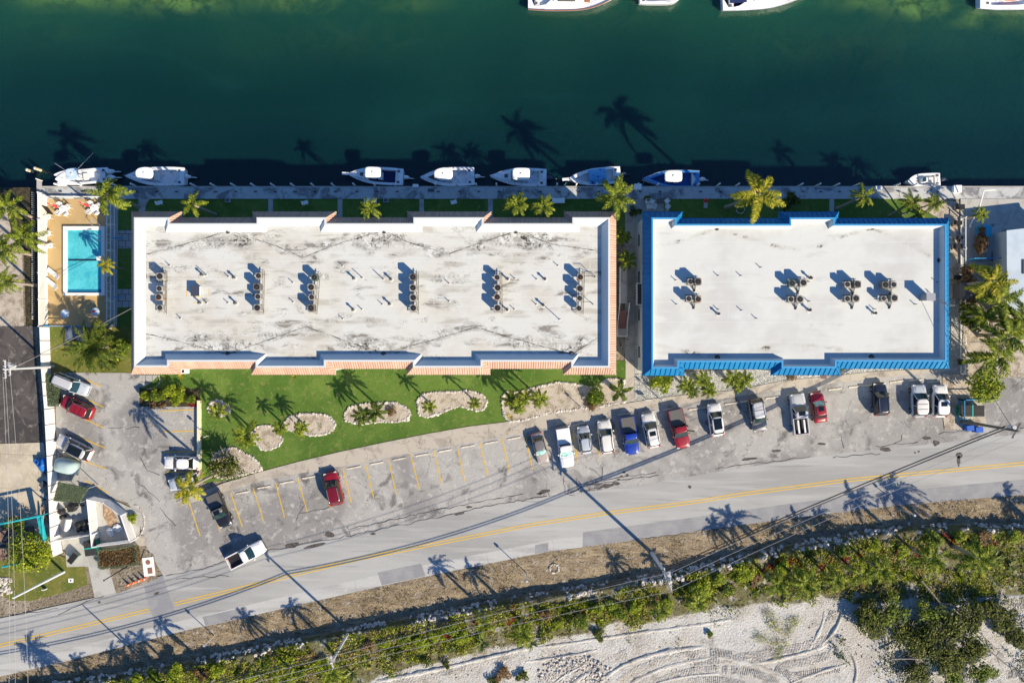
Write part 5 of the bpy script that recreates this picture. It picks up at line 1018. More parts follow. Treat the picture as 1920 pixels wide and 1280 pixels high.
gz = MB()
for _ in range(16000):
    px, py = rb.uniform(1560, 1960), rb.uniform(1110, 1290); p = P(px, py, ZB + .1)
    if fbm(p.x, p.y, .16) + .5 * fbm(p.x, p.y, .8) < .12 + (.25 if px < 1640 else 0): continue
    l = rb.uniform(.07, .17); nr = Vector((rb.uniform(-1, 1), rb.uniform(-1, 1), rb.uniform(.2, 1.4))).normalized(); u = nr.orthogonal().normalized(); w = nr.cross(u); c = Vector((p.x, p.y, ZB + .15 + rb.random() * .35)); gz.add([c - u * l, c - w * l * .5, c + u * l, c + w * l * .5], [(0, 1, 2, 3)])
gz.ob('thicket_undergrowth', l_olive, kind='stuff')
# ---------------------------------------------------------------- vehicles
m_tyre = mat('tyre', (.015, .015, .016), .8); m_rim = mat('rim', (.35, .35, .36), .35, metal=.7); m_cglass = mat('car_glass', (.008, .012, .014), .06, spec=.7)
m_shade = mat('windscreen_with_sunshade', (.30, .52, .50), .25, [dict(s=2, d=3, c=(.12, .28, .28), lo=.45, hi=.6)]); m_lamp = mat('headlight_glass', (.62, .66, .7), .1); m_tail = mat('tail_light', (.45, .01, .01), .2); m_trim = mat('black_trim', (.015, .015, .017), .5)
m_tglass = mat('tinted_windscreen', (.012, .035, .04), .05, spec=.8)
def paint(n, c): return mat('paint_' + n, c, .32, coat=.8, spec=.5)
PT = {'white': (.78, .79, .80), 'pearl': (.70, .70, .68), 'silver': (.48, .50, .53), 'paleblue': (.42, .48, .55), 'grey': (.16, .155, .155), 'beige': (.36, .32, .29), 'black': (.012, .012, .014), 'red': (.26, .008, .018), 'darkred': (.15, .006, .014), 'blue': (.008, .04, .34), 'navy': (.01, .015, .035)}
def car(cx, cy, dx, dy, Lpx, Wpx, typ, col, label, cat, roofc=None, shade=False, rack=0, sunroof=0, bed=None, stripes=0, extra=None):
    "cx,cy photo centre; dx,dy photo direction of the nose"
    h = {'sedan': 1.42, 'suv': 1.72, 'wagon': 1.75, 'pickup': 1.85, 'hatch': 1.5}[typ]
    c = P(cx, cy, .8); c.z = 0; s = K * H / (H - .8); L_ = Lpx / s; Wd = Wpx / s * .94; az = math.atan2(-dy, dx)
    t = thing('parked_car' if typ != 'pickup' else 'pickup_truck', label, cat, c, az)
    pm = paint(col, PT[col]); hl = L_ / 2; hw = Wd / 2; lift = {'sedan': .0, 'hatch': .02, 'suv': .12, 'wagon': .12, 'pickup': .2}[typ]
    belt = .88 + lift; hood = .78 + lift * 1.1; zb = .28 + lift * .5
    # body: stations along x: (x, half width, top z)
    cabf = {'sedan': .20, 'hatch': .24, 'suv': .22, 'wagon': .24, 'pickup': .20}[typ] * L_; bedx = -.10 * L_
    tailz = {'sedan': belt - .02, 'hatch': belt, 'suv': belt + .02, 'wagon': belt + .02, 'pickup': belt + .02}[typ]
    st = [(hl, .62, hood - .28), (hl - .05, .76, hood - .16), (hl - .2, .90, hood - .06), (hl - .5, .97, hood), (cabf + .35, 1.0, hood + .06), (cabf, 1.0, belt), (0, 1.0, belt), (-hl * .5, 1.0, belt), (-hl + .5, .99, tailz), (-hl + .18, .95, tailz - .03), (-hl + .04, .84, tailz - .12), (-hl, .74, tailz - .25)]
    if typ == 'pickup': st = st[:6] + [(0, 1.0, belt), (bedx - .02, 1.0, belt)]
    rings = []
    for x, w, z in st:
        w *= hw; r_ = [(-w * .93, zb), (-w, zb + .15), (-w, z - .28), (-w * .955, z - .09), (-w * .86, z - .01), (-w * .45, z + .025), (0, z + .03), (w * .45, z + .025), (w * .86, z - .01), (w * .955, z - .09), (w, z - .28), (w, zb + .15), (w * .93, zb)]
        rings.append([(x, y, zz) for y, zz in r_])
    mb = MB(); mb.loft(rings)
    body = mb.ob('body', pm, t, smooth=True)
    gm = m_cglass
    # greenhouse
    rz_ = h; g0, g1 = {'sedan': (cabf - .02, -hl + .55), 'hatch': (cabf, -hl + .22), 'suv': (cabf, -hl + .14), 'wagon': (cabf, -hl + .10), 'pickup': (cabf, bedx + .03)}[typ]
    r0, r1 = {'sedan': (g0 - .60, g1 + .45), 'hatch': (g0 - .62, g1 + .35), 'suv': (g0 - .68, g1 + .30), 'wagon': (g0 - .62, g1 + .18), 'pickup': (g0 - .66, g1 + .14)}[typ]
    w0, w1 = hw * .91, hw * (.72 if typ in ('sedan', 'hatch') else .78); zt = rz_ - .05; zz = belt - .02
    def quad(nm, pts, m): 
        q = MB(); q.poly(pts); return q.ob(nm, m, t)
    fw = MB()
    n = 6; rowt = []; rowb = []
    for i in range(n + 1):
        f = -1 + 2 * i / n; rowb.append((g0 + .12 * (1 - f * f), f * w0 * .96, zz)); rowt.append((r0 + .06 * (1 - f * f), f * w1 * .97, zt))
    fw.add(rowb + rowt, [(i, i + 1, n + 2 + i, n + 1 + i) for i in range(n)]); fw.ob('windscreen', m_shade if shade else m_tglass, t, smooth=True)
    quad('rear_window', [(g1, w0 * .93, zz), (g1, -w0 * .93, zz), (r1, -w1 * .96, zt), (r1, w1 * .96, zt)], gm)
    for s_ in (1, -1):
        quad('side_window', [(g0 - .05, s_ * w0, zz), (g1 + .05, s_ * w0, zz), (r1, s_ * w1, zt), (r0, s_ * w1, zt)][::s_], gm)
        pl = MB()
        for a, b in (((g0 + .02, s_ * w0 * .98, zz), (r0, s_ * w1 * .99, zt)), ((g1, s_ * w0 * .97, zz), (r1, s_ * w1 * .98, zt)), (((g0 + g1) / 2, s_ * w0 * 1.0, zz), ((r0 + r1) / 2, s_ * w1 * 1.01, zt))): pl.tube(a, b, .045, .045, 5)
        pl.ob('window_pillar', pm, t)
        MB().blob((g0 - .25, s_ * (hw + .10), belt + .05), .12, 2, .1, .8).ob('mirror', pm, t, smooth=True)
    rf = MB(); rr = []
    for zc, e in ((zt - .02, 1.0), (zt + .03, .97), (zt + .055, .82)):
        rg = []
        a, b = (r0 + r1) / 2, (r0 - r1) / 2
        for k in range(20):
            an = 2 * math.pi * k / 20; cx_, sy_ = math.cos(an), math.sin(an); q = 5.0; den = (abs(cx_) ** q + abs(sy_) ** q) ** (1 / q); rg.append((a + (b + .04) * e * cx_ / den, (w1 + .03) * e * sy_ / den, zc))
        rr.append(rg)
    rf.loft(rr, cap0=False); rm = paint(roofc, PT[roofc]) if roofc and roofc != 'black' else pm
    ro = rf.ob('roof', rm, t, smooth=True)
    if roofc == 'black': MB().box(((r0 + r1) / 2 + .12, 0, zt + .06), ((r0 - r1) - .55, w1 * 1.55, .03)).ob('glass_roof', m_cglass, t)
    if sunroof: MB().box(((r0 * .7 + r1 * .3), 0, zt + .06), (.6, w1 * 1.1, .02)).ob('sunroof', m_cglass, t)
    if stripes:
        for k in range(stripes): MB().box((r0 + (r1 - r0) * (k + 1) / (stripes + 1), 0, zt + .065), (.05, w1 * 1.7, .03)).ob('roof_bar', m_trim, t)
    if rack:
        for s_ in (-1, 1): MB().path([(r0 - .1, s_ * w1 * .85, zt + .05), (r0 - .25, s_ * w1 * .85, zt + .12), (r1 + .25, s_ * w1 * .85, zt + .12), (r1 + .1, s_ * w1 * .85, zt + .05)], .03).ob('roof_rail', m_rim if rack == 1 else m_trim, t)
    wr = .33 + lift * .25
    for x in (hl * .62, -hl * .62):
        for s_ in (-1, 1):
            w = MB(); w.tube((x, s_ * (hw - .2), wr), (x, s_ * (hw + .015), wr), wr, wr, 16); wo = w.ob('wheel', m_tyre, t); MB().tube((x, s_ * (hw - .02), wr), (x, s_ * (hw + .025), wr), wr * .6, wr * .55, 12).ob('rim', m_rim, wo)
    for s_ in (-1, 1):
        MB().box((hl - .20, s_ * hw * .68, hood - .13), (.24, hw * .36, .13), s_ * -.35).ob('headlight', m_lamp, t)
        MB().box((-hl + .10, s_ * hw * .76, tailz - .16), (.16, hw * .26, .24), s_ * .25).ob('tail_light', m_tail, t)
    MB().box((hl - .02, 0, hood - .33), (.10, hw * 1.1, .16)).ob('grille', m_trim, t); MB().box((hl - .03, 0, zb + .14), (.16, hw * 1.6, .2)).ob('front_bumper', pm if typ != 'pickup' else m_rim, t)
    ln = MB()
    for s_ in (-1, 1): ln.path([(hl - .4, s_ * hw * .52, hood + .018), (cabf + .2, s_ * hw * .62, hood + .075)], .012)
    ln.ob('bonnet_crease', m_trim, t)
    if typ == 'pickup':
        bl = (bedx - (-hl)); bc = (bedx - hl) / 2; ws = MB()
        ws.box((bc, hw - .07, (belt + zb) / 2), (bl, .14, belt - zb)).box((bc, -hw + .07, (belt + zb) / 2), (bl, .14, belt - zb)); ws.ob('bed_side', pm, t)
        MB().box((-hl + .05, 0, (belt + zb) / 2 + .02), (.1, hw * 1.74, belt - zb - .04)).ob('tailgate', pm, t); MB().box((bc, 0, .62), (bl, hw * 1.8, .06)).ob('bed_floor', m_trim if bed != 'white' else m_rim, t)
        MB().box((-hl - .08, 0, .55), (.14, hw * 1.7, .14)).ob('rear_bumper', m_rim, t)
        if bed == 'cover': 
            cv = MB(); cv.box((bc, 0, belt + .01), (bl - .06, hw * 1.8, .06)); cv.ob('bed_cover', mat('tonneau_grey', (.10, .10, .10), .7, [dict(k='wave', obj=1, s=2.5, st=(0, 1, 0), c=(.16, .16, .155), lo=.4, hi=.6)]), t)
        if bed == 'white': MB().box((bc, 0, belt + .05), (bl - .02, hw * 1.86, .1), top=.96).ob('bed_cover', pm, t)
        if bed == 'tools':
            for s_ in (-.42, .35): MB().box((bc, s_ * hw, belt - .05), (bl * .8, .22, .16)).ob('bed_rack', mat('white_rack', (.7, .72, .75), .5), t)
    else: MB().box((-hl + .02, 0, zb + .14), (.16, hw * 1.6, .2)).ob('rear_bumper', pm, t)
    return t, (r0, r1, w1, zt, belt, hw, hl, cabf)
car(1013, 840, 15, 57, 59, 25, 'sedan', 'beige', 'small beige-grey sedan, nose to the road, leftmost of the parked line with a sunshade', 'car', 'grey', shade=True)
car(1059.5, 839, 11, 73, 74, 28, 'pickup', 'white', 'white pickup with a white bed cover, nose to the road', 'pickup', shade=True, bed='white', rack=0)
car(1096.5, 824.5, -8, -52, 52, 26, 'hatch', 'paleblue', 'short pale silver car with ribbed roof between the white pickup and a white wagon', 'car', rack=1)
car(1135.7, 818.5, -8, -61, 62, 29, 'suv', 'pearl', 'pearl white suv with black roof rails parked left of the blue pickup', 'car', rack=2)
car(1181, 816.5, 11, 70, 71, 29, 'pickup', 'blue', 'bright blue pickup with a grey bed cover', 'pickup', bed='cover', shade=False)
car(1220.5, 806.5, -13, -64, 65, 29, 'suv', 'pearl', 'white suv with a square sunroof right of the blue pickup', 'car', sunroof=1, rack=2)
t, g = car(1273.5, 803.5, 17, 73, 74, 30, 'pickup', 'red', 'red pickup with a black bed cover and one door hanging open', 'pickup', bed='cover')
MB().box((g[0] + .2, g[5] + .42, .95), (.10, .95, .8), -.35).ob('open_door', m_trim, t)
car(1342.5, 787, -8, -60, 61, 29, 'hatch', 'white', 'white hatchback with a black glass roof, alone between empty bays', 'car', 'black')
t, g = car(1421, 778, 11, 61, 62, 30, 'suv', 'grey', 'dark silver suv with ribbed silver roof, nose to the road', 'car', 'silver', rack=1, stripes=1)
car(1498.5, 776, -9, -77, 77, 31, 'pickup', 'silver', 'silver pickup with an open dark bed carrying white racks', 'pickup', sunroof=1, bed='tools')
car(1535.5, 763, -9, -56, 57, 27, 'sedan', 'red', 'crimson sedan with pale sunshade parked against the silver pickup', 'car', shade=True, sunroof=1)
car(1650.5, 748, -3, -60, 61, 28, 'suv', 'navy', 'black suv parked alone toward the right of the line', 'car', rack=1)
car(1723.5, 751, -1, -60, 61, 29, 'suv', 'paleblue', 'pale silver-blue suv, left of the last two cars', 'car', 'pearl', stripes=2)
car(1763, 751.5, 1, -59, 60, 29, 'suv', 'white', 'white suv with a dark sunroof, last car at the right end', 'car', sunroof=1)
car(134, 720.5, 24, 10, 67, 27, 'wagon', 'paleblue', 'silver station wagon with a long roof rack by the clipped hedge', 'car', 'silver', rack=2)
car(143.5, 763, -24, -11, 64, 28, 'suv', 'red', 'dark red suv in the second slanted bay of the left lot', 'car', rack=1, stripes=2)
car(138, 838.5, -24, -12, 70, 28, 'suv', 'silver', 'silver suv with a black glass roof by the white wall', 'car', 'black', rack=1)
car(338.5, 867.5, -10, -.2, 64, 26, 'sedan', 'white', 'white sedan parked sideways against the pale low wall', 'car')
car(345, 903, -27, 7, 60, 26, 'hatch', 'paleblue', 'pale blue car half hidden under the yellow-green palm', 'car', rack=1)
car(411.5, 956, 15, 34, 66, 29, 'pickup', 'black', 'black pickup at the left end of the slanted bays', 'pickup', 'grey', bed='cover', sunroof=1)
car(462, 1039, 25, -13, 75, 28, 'pickup', 'white', 'white pickup with an empty black bed pulling out onto the road', 'pickup')
car(625, 915, -14, -60, 62, 30, 'suv', 'red', 'dark red suv with long pale roof rails alone among empty bays', 'car', 'darkred', rack=1)
# wheel stops
ST = [(455, 922.5), (496, 912.4), (537.8, 903.3), (579.7, 894), (664, 875.7), (706.6, 867.6), (749, 859.7), (792, 851.8), (835, 844), (877.7, 836), (920.6, 828.8), (963.7, 820.9), (1056, 800), (1087, 795), (1131.7, 787), (1170, 776), (1215, 772), (1255, 767), (1303, 766), (1322, 764), (1371, 756), (1399, 752), (1448, 745), (1487, 740), (1527, 734.7), (1565, 729), (1603, 724.5), (1629, 722.5), (1680, 715), (1715.6, 712.5), (1751, 716)]
m_stop = mat('wheel_stop_concrete', (.62, .58, .48), .85, [dict(s=4, d=5, c=(.45, .41, .34), lo=.45, hi=.6)])
q = MB(); q.prism([(-1, -.09), (1, -.09), (1, .09), (-1, .09)], 0, .03); 
sm_ = MB(); sm_.loft([[(x, -.10, 0), (x, -.10, .06), (x, -.06, .13), (x, .06, .13), (x, .10, .06), (x, .10, 0)] for x in (-.95, .95)]); SMH = sm_.mesh('wheel_stop', m_stop)
for i, (x, y) in enumerate(ST):
    c = P(x, y, 0); link('wheel_stop', SMH, label='pale concrete wheel stop, %s from the left along the main parking line' % ordn(i), cat='wheel stop', group='wheel stops of the main parking line', loc=(c.x, c.y, .04), rz=R(10.5 if x < 1100 else 7), sc=(.95, 1, 1))
# ---------------------------------------------------------------- boats
m_gel = mat('white_gelcoat', (.84, .86, .88), .35, [dict(s=.8, d=4, c=(.62, .66, .70), lo=.5, hi=.7)], coat=.3); m_gelb = mat('pale_blue_gelcoat', (.50, .64, .76), .35); m_deckw = mat('boat_deck', (.72, .77, .82), .7, [dict(s=2, d=4, c=(.48, .54, .60), lo=.5, hi=.65)])
m_canv = mat('white_hardtop', (.92, .91, .88), .5, [dict(s=1.2, d=5, c=(.84, .83, .80), lo=.5, hi=.7)]); m_blued = mat('blue_deck', (.015, .09, .30), .6); m_navyd = mat('navy_deck_mat', (.012, .025, .10), .7); m_teak = mat('teak', (.28, .10, .04), .5); m_cush = mat('brown_cushion', (.16, .11, .09), .7); m_cw = mat('white_cushion', (.7, .7, .68), .6)
m_chrome = mat('chrome_rail', (.6, .62, .65), .25, metal=.8); m_wsg = mat('boat_windscreen', (.05, .22, .26), .08); m_eng = mat('outboard_white', (.75, .76, .77), .3); m_engd = mat('outboard_dark', (.05, .07, .11), .3); m_cover = mat('blue_canvas', (.10, .36, .68), .7, [dict(s=1.0, d=4, w=1, c=(.02, .11, .42), lo=.5, hi=.56)]); m_grey = mat('dark_canvas', (.10, .10, .12), .7)
def hullw(t, bow):   # half width factor along 0 stern .. 1 bow
    return (1 - max(0, (t - .42) / .58) ** bow) * (.93 + .07 * min(1, t / .2))
def boat(px0, px1, py0, py1, label, ang=0, flip=1, deck=m_deckw, hull=m_gel, bow=2.3, top=None, cockpit=(.08, .86), eng='w', ne=1, topm=m_canv, console=True, bowseat=None, foredeck=False, rail=True, pulpit=False, extras=None, cover=None, roundtop=False, cat='motorboat', stripe=None):
    "px box of the hull in the photo; bow to the left unless flip=-1"
    z0 = WZ; gz_ = WZ + 1.0; c = P((px0 + px1) / 2, (py0 + py1) / 2, gz_ - .2); s = K * H / (H - gz_); L_ = (px1 - px0) / s / math.cos(abs(ang)) * (1 - .3 * abs(math.sin(ang))); Wd = (py1 - py0) / s - L_ * abs(math.sin(ang)) * .75; hw = Wd / 2
    t = thing('boat', label, cat, (c.x, c.y, z0), (math.pi if flip == 1 else 0) + ang); zg = 1.0; hl = L_ / 2
    n = 16; rings = []
    def X(u): return -hl + u * L_
    def sheer(u): return zg + .28 * u * u
    mb = MB(); 
    for i in range(n + 1):
        u = i / n; w = max(.02, hw * hullw(u, bow)); x = X(u); zz = sheer(u)
        rings.append([(x, -w, zz), (x, -w * .97, zz - .12), (x - .04 * u * L_ * .3, -w * .80, .02), (x - .06 * u * L_ * .3, 0, -.25 + .2 * u), (x - .04 * u * L_ * .3, w * .80, .02), (x, w * .97, zz - .12), (x, w, zz)])
    vs = [p for r_ in rings for p in r_]; fs = [(i * 7 + j, i * 7 + j + 1, (i + 1) * 7 + j + 1, (i + 1) * 7 + j) for i in range(n) for j in range(6)] + [(0, 6, 5, 4, 3, 2, 1)]
    mb.add(vs, fs); mb.ob('hull', hull, t, smooth=False)
    # gunwale ring: from edge in to cockpit edge; foredeck closed
    gw = .13 * Wd; mb = MB(); inn = []; c0, c1 = cockpit
    for i in range(n + 1):
        u = i / n; w = max(.02, hw * hullw(u, bow)); wi = max(0, min(w - gw * .7, (hw - gw) * hullw(min(1, max(0, (u - .0) / c1)), bow)) if u < c1 else 0)
        if u < c0: wi = 0
        inn.append((X(u), w, wi, sheer(u)))
    for s_ in (1, -1):
        for a, b in zip(inn, inn[1:]):
            mb.poly([(a[0], s_ * a[1], a[3]), (a[0], s_ * a[2], a[3] + .02), (b[0], s_ * b[2], b[3] + .02), (b[0], s_ * b[1], b[3])][::-s_])
            if a[2] > 0 or b[2] > 0: mb.poly([(a[0], s_ * a[2], a[3] + .02), (a[0], s_ * a[2] * .97, .45), (b[0], s_ * b[2] * .97, .45), (b[0], s_ * b[2], b[3] + .02)][::-s_])
    mb.ob('gunwale', hull if stripe is None else stripe, t)
    mb = MB(); fl = [(x, wi) for x, w, wi, z in inn if wi > 0]
    if fl: mb.poly([(x, -w, .46) for x, w in fl] + [(x, w, .46) for x, w in fl[::-1]]); mb.ob('cockpit_floor', deck, t)
    rr_ = MB(); rr_.path([(x, w + .02, z - .03) for x, w, wi, z in inn], .035, 5); rr_.path([(x, -w - .02, z - .03) for x, w, wi, z in inn], .035, 5); rr_.ob('rub_rail', mat('rub_rail', (.25, .30, .36), .5) if hull is not m_gelb else m_gel, t)
    if rail:
        r2 = MB()
        for s_ in (1, -1):
            pts = [(x - .05, s_ * max(.03, w - .12), z + .42) for x, w, wi, z in inn if x > X(.58)]; r2.path(pts, .02, 5)
            for p in pts[::2]: r2.tube(p, (p[0], p[1], p[2] - .42), .015, n=4)
        r2.ob('bow_rail', m_chrome, t)
    if pulpit: MB().box((hl + .25, 0, sheer(1) + .05), (.9, .35, .08)).ob('bow_pulpit', m_gel, t)
    if top:
        a, b, wf = top; x0, x1 = X(a), X(b); w = hw * wf; zt = 2.75; mb = MB(); rgs = []
        for zc, e in ((zt, 1.0), (zt + .07, .99), (zt + .12, .9)):
            rg = []
            for k in range(24):
                an = 2 * math.pi * k / 24; cx_, sy_ = math.cos(an), math.sin(an); q_ = 3.0 if roundtop else 6.0; den = (abs(cx_) ** q_ + abs(sy_) ** q_) ** (1 / q_); rg.append(((x0 + x1) / 2 + (x1 - x0) / 2 * e * cx_ / den, w * e * sy_ / den * (1 - (.18 if roundtop else .06) * (cx_ > 0) * cx_), zc))
            rgs.append(rg)
        mb.loft(rgs); mb.ob('hardtop', topm, t, smooth=False)
        pm_ = MB()
        for x in (x0 + .25, x1 - .35):
            for s_ in (1, -1): pm_.tube((x, s_ * w * .75, .5), (x, s_ * w * .85, zt), .03, n=6)
        pm_.ob('hardtop_frame', m_chrome, t); an = MB(); an.tube((x1 - .5, w * .5, zt), (x1 - .1, w * 1.0, zt + 1.6), .02, .01, 5); an.ob('antenna', m_chrome, t)
        MB().blob(((x0 + x1) / 2, 0, zt + .16), .16, 1, .0, .5).ob('radar_dome', m_gel, t, smooth=True)
    if console:
        xc = X(.50) if not top else X((top[0] + top[1]) / 2 + .04); MB().box((xc, 0, .95), (.75, hw * .7, 1.0), top=.86).ob('console', m_gel, t)
        MB().poly([(xc + .36, -hw * .34, 1.42), (xc + .36, hw * .34, 1.42), (xc + .12, hw * .30, 1.85), (xc + .12, -hw * .30, 1.85)]).ob('windshield', m_wsg, t)
        MB().box((xc - 1.0, 0, .75), (.55, hw * .85, .6)).ob('helm_seat', m_cw, t)
        MB().path([(xc - .42 + .12 * math.cos(a), .16 * math.sin(a), 1.3 + .10 * math.cos(a)) for a in [6.283 * k / 10 for k in range(11)]], .015).ob('steering_wheel', m_trim, t)
    MB().box((X(.10), 0, .72), (.55, hw * 1.4, .52)).ob('stern_bench', m_cw, t)
    for s_ in (-1, 1): MB().box((X(.085), s_ * hw * .62, 1.02), (.34, .3, .04)).ob('hatch', m_grey, t)
    if bowseat is not None:
        mb = MB(); pts = [(X(u), hullw(min(1, u / c1), bow) * (hw - gw)) for u in [.66 + .19 * k / 6 for k in range(7)]]
        for s_ in (1, -1):
            for a, b in zip(pts, pts[1:]): mb.add([(a[0], s_ * a[1] * .98, .86), (a[0], s_ * max(0, a[1] - .42), .86), (b[0], s_ * max(0, b[1] - .42), .86), (b[0], s_ * b[1] * .98, .86)], [(0, 1, 2, 3)[::s_]])
        mb.ob('bow_seat', bowseat, t)
    if foredeck:
        mb = MB(); pts = [(X(u), hw * hullw(u, bow) * .72) for u in [top[1] - .02 + (.93 - top[1] + .02) * k / 8 for k in range(9)]] if top else [(X(u), hw * hullw(u, bow) * .7) for u in [.6 + .3 * k / 6 for k in range(7)]]
        rg = []
        for k, (x, w) in enumerate(pts): hh = (1.55 - .35 * k / len(pts)); rg.append([(x, -w, 1.05), (x, -w * .7, hh), (x, w * .7, hh), (x, w, 1.05)])
        mb.loft(rg); mb.ob('cuddy_cabin', m_gel, t); MB().box((pts[3][0], 0, 1.50), (.45, .45, .06)).ob('cabin_hatch', m_grey, t)
        x0_, w_ = pts[0]; MB().poly([(x0_ + .35, -w_ * .85, 1.5), (x0_ + .35, w_ * .85, 1.5), (x0_ - .15, w_ * .8, 2.05), (x0_ - .15, -w_ * .8, 2.05)]).ob('windshield', m_wsg, t)
    if cover:
        a, b = cover; mb = MB(); rg = []
        for k in range(7):
            u = a + (b - a) * k / 6; w = hw * hullw(u, bow) * .9; hh = 1.25 + .45 * math.sin(math.pi * k / 6) ** .7; rg.append([(X(u), -w, sheer(u) + .02), (X(u), -w * .5, hh * .92 + .1), (X(u), 0, hh + .1), (X(u), w * .5, hh * .92 + .1), (X(u), w, sheer(u) + .02)])
        mb.loft(rg); mb.ob('canvas_cover', m_cover, t)
    em = m_eng if eng == 'w' else m_engd
    for k in range(ne):
        y = (k - (ne - 1) / 2) * (hw * .8 if ne == 2 else .8); mb = MB(); rg = []
        for x, w, zz in ((-hl - .02, .16, .95), (-hl - .18, .24, 1.2), (-hl - .45, .24, 1.22), (-hl - .72, .18, 1.12), (-hl - .85, .07, .98)): rg.append([(x, y - w, .72), (x, y - w * .95, zz - .12), (x, y - w * .4, zz), (x, y + w * .4, zz), (x, y + w * .95, zz - .12), (x, y + w, .72)])
        mb.loft(rg); o = mb.ob('outboard_motor', em, t, smooth=False); q_ = MB(); q_.box((-hl - .75, y, .45), (.95, .12, .14), 0, 1, -.25).tube((-hl - 1.15, y, .30), (-hl - 1.4, y, .26), .09, .05, 8); q_.ob('drive_leg', em, o)
        pr = MB()
        for a in (0, 2.1, 4.2): pr.box((-hl - 1.32, y + .13 * math.cos(a), .28 + .13 * math.sin(a)), (.05, .13, .10))
        pr.ob('propeller', m_trim, o)
    if extras: extras(t, X, hw)
    return t
def cat_extras(t, X, hw):
    MB().box((X(.93), 0, 1.0), (.9, hw * .55, .08)).ob('bow_trampoline', m_grey, t)
    for s_ in (-1, 1):
        mb = MB(); rg = []
        for u, w in ((.8, .55), (.9, .45), (.97, .28), (1.03, .08)): rg.append([(X(u), s_ * hw * .62 - w, .3), (X(u), s_ * hw * .62 - w * .8, 1.12), (X(u), s_ * hw * .62 + w * .8, 1.12), (X(u), s_ * hw * .62 + w, .3)])
        mb.loft(rg); mb.ob('bow_float', m_gel, t)
    MB().tube((X(.55), -hw * .9, 1.5), (X(.05), -hw - 1.3, 3.4), .035, .02, 5).tube((X(.75), -hw * .9, 1.5), (X(.86), -hw - .7, 2.6), .035, .02, 5).ob('outrigger', m_chrome, t)
boat(106, 206, 315, 350, 'wide white twin-hulled boat with twin outboards under the big windblown palm', ang=.10, top=(.42, .66, .78), bow=4.5, cockpit=(.05, .80), ne=2, foredeck=False, extras=cat_extras, rail=False, topm=m_gelb, bowseat=m_cw)
boat(238, 347, 314, 349, 'white open boat with rounded white hardtop, second from the left at the dock', top=(.42, .72, .66), roundtop=True, bow=2.0, bowseat=m_grey)
boat(652, 757, 312, 348, 'white boat with a long bow pulpit and a navy cockpit floor', ang=-.05, top=(.36, .64, .66), deck=m_navyd, pulpit=True, bow=2.2, foredeck=True)
boat(788, 890, 314, 351, 'white open boat with a rounded hardtop and brown bow cushions', top=(.38, .72, .68), roundtop=True, bow=2.1, bowseat=m_cush, ang=.03)
boat(918, 1025, 315, 350, 'white cabin boat with a square black bow hatch and a dark outboard', top=(.30, .60, .68), foredeck=True, bow=1.9, eng='d', ang=-.02)
boat(1062, 1165, 313, 352, 'white boat with a light blue canvas cover and its bow turned to the dock', ang=.10, cover=(.28, .60), bow=2.2, console=False, eng='d', pulpit=True, deck=m_gel)
boat(1204, 1311, 320, 353, 'blue-decked open boat with a cream hardtop moored left of the tallest palm', top=(.36, .66, .64), hull=m_gel, stripe=mat('blue_gunwale', (.06, .26, .60), .4), deck=m_blued, bow=2.0)
boat(1698, 1762, 325, 353, 'small white skiff with seats, alone at the right end of the dock', ang=.06, bow=3.2, rail=False, bowseat=m_cw, eng='d')
# boats on the far side, cut by the top edge of the photo
def big_extras(t, X, hw):
    MB().box((X(.45), 0, 1.7), (4.6, hw * 1.1, 1.2), top=.93).ob('deckhouse', m_gel, t); MB().box((X(.40), hw * -.60, 1.7), (2.4, .06, .55)).ob('saloon_window', m_glass, t)
    MB().box((X(.62), hw * -.5, 1.5), (.7, .5, .7)).ob('cabin_door', m_teak, t); MB().path([(X(u), -hw * hullw(u, 2.4) - .03, 1.12 + .28 * u * u) for u in [k / 14 for k in range(15)]], .06).ob('varnished_rail', m_teak, t)
t = boat(990, 1168, -52, 22, 'big white cabin cruiser with a varnished wooden rail at the top edge', flip=-1, bow=2.4, ne=0, console=False, extras=big_extras, cockpit=(.05, .3))
boat(1199, 1281, -32, 10, 'small white railed boat at the top edge between two larger boats', flip=-1, bow=5, top=(.3, .7, .6), topm=m_gelb)
def sail_extras(t, X, hw):
    MB().tube((X(.58), 0, 1.2), (X(.58), 0, 9.0), .09, .06, 8).ob('mast', m_chrome, t); MB().tube((X(.57), 0, 2.3), (X(.12), 0, 2.3), .08, n=7).ob('boom', m_chrome, t)
    MB().box((X(.5), 0, 1.35), (3.4, hw * .9, .45), top=.85).ob('coach_roof', m_gel, t); MB().box((X(.18), 0, 1.0), (2.2, hw * .9, .1)).ob('cockpit_bench', m_navyd, t)
    for x in (.40, .66): MB().box((X(x), hw * .12, 1.6), (.4, .4, .05)).ob('hatch', m_grey, t)
boat(1352, 1520, -38, 22, 'white sailboat with blue cockpit cushions, pointing right at the top edge', flip=-1, bow=1.9, ne=0, console=False, cockpit=(.05, .32), deck=m_navyd, extras=sail_extras, cat='sailboat', ang=.06)
def org_extras(t, X, hw):
    m_or = mat('orange_gear', (.75, .12, .02), .6)
    MB().box((X(.35), -hw * .35, 1.05), (1.5, .5, .35)).ob('gear_pile', m_or, t); MB().box((X(.55), -hw * .2, 1.9), (2.4, hw * 1.0, .1)).ob('canopy', m_gel, t); MB().box((X(.16), -hw * .1, 1.1), (.5, .6, .4)).ob('gear_box', m_or, t)
boat(1836, 2000, -45, 20, 'white workboat with orange gear at the top right corner', flip=-1, bow=2.4, ne=1, console=False, eng='d', extras=org_extras)
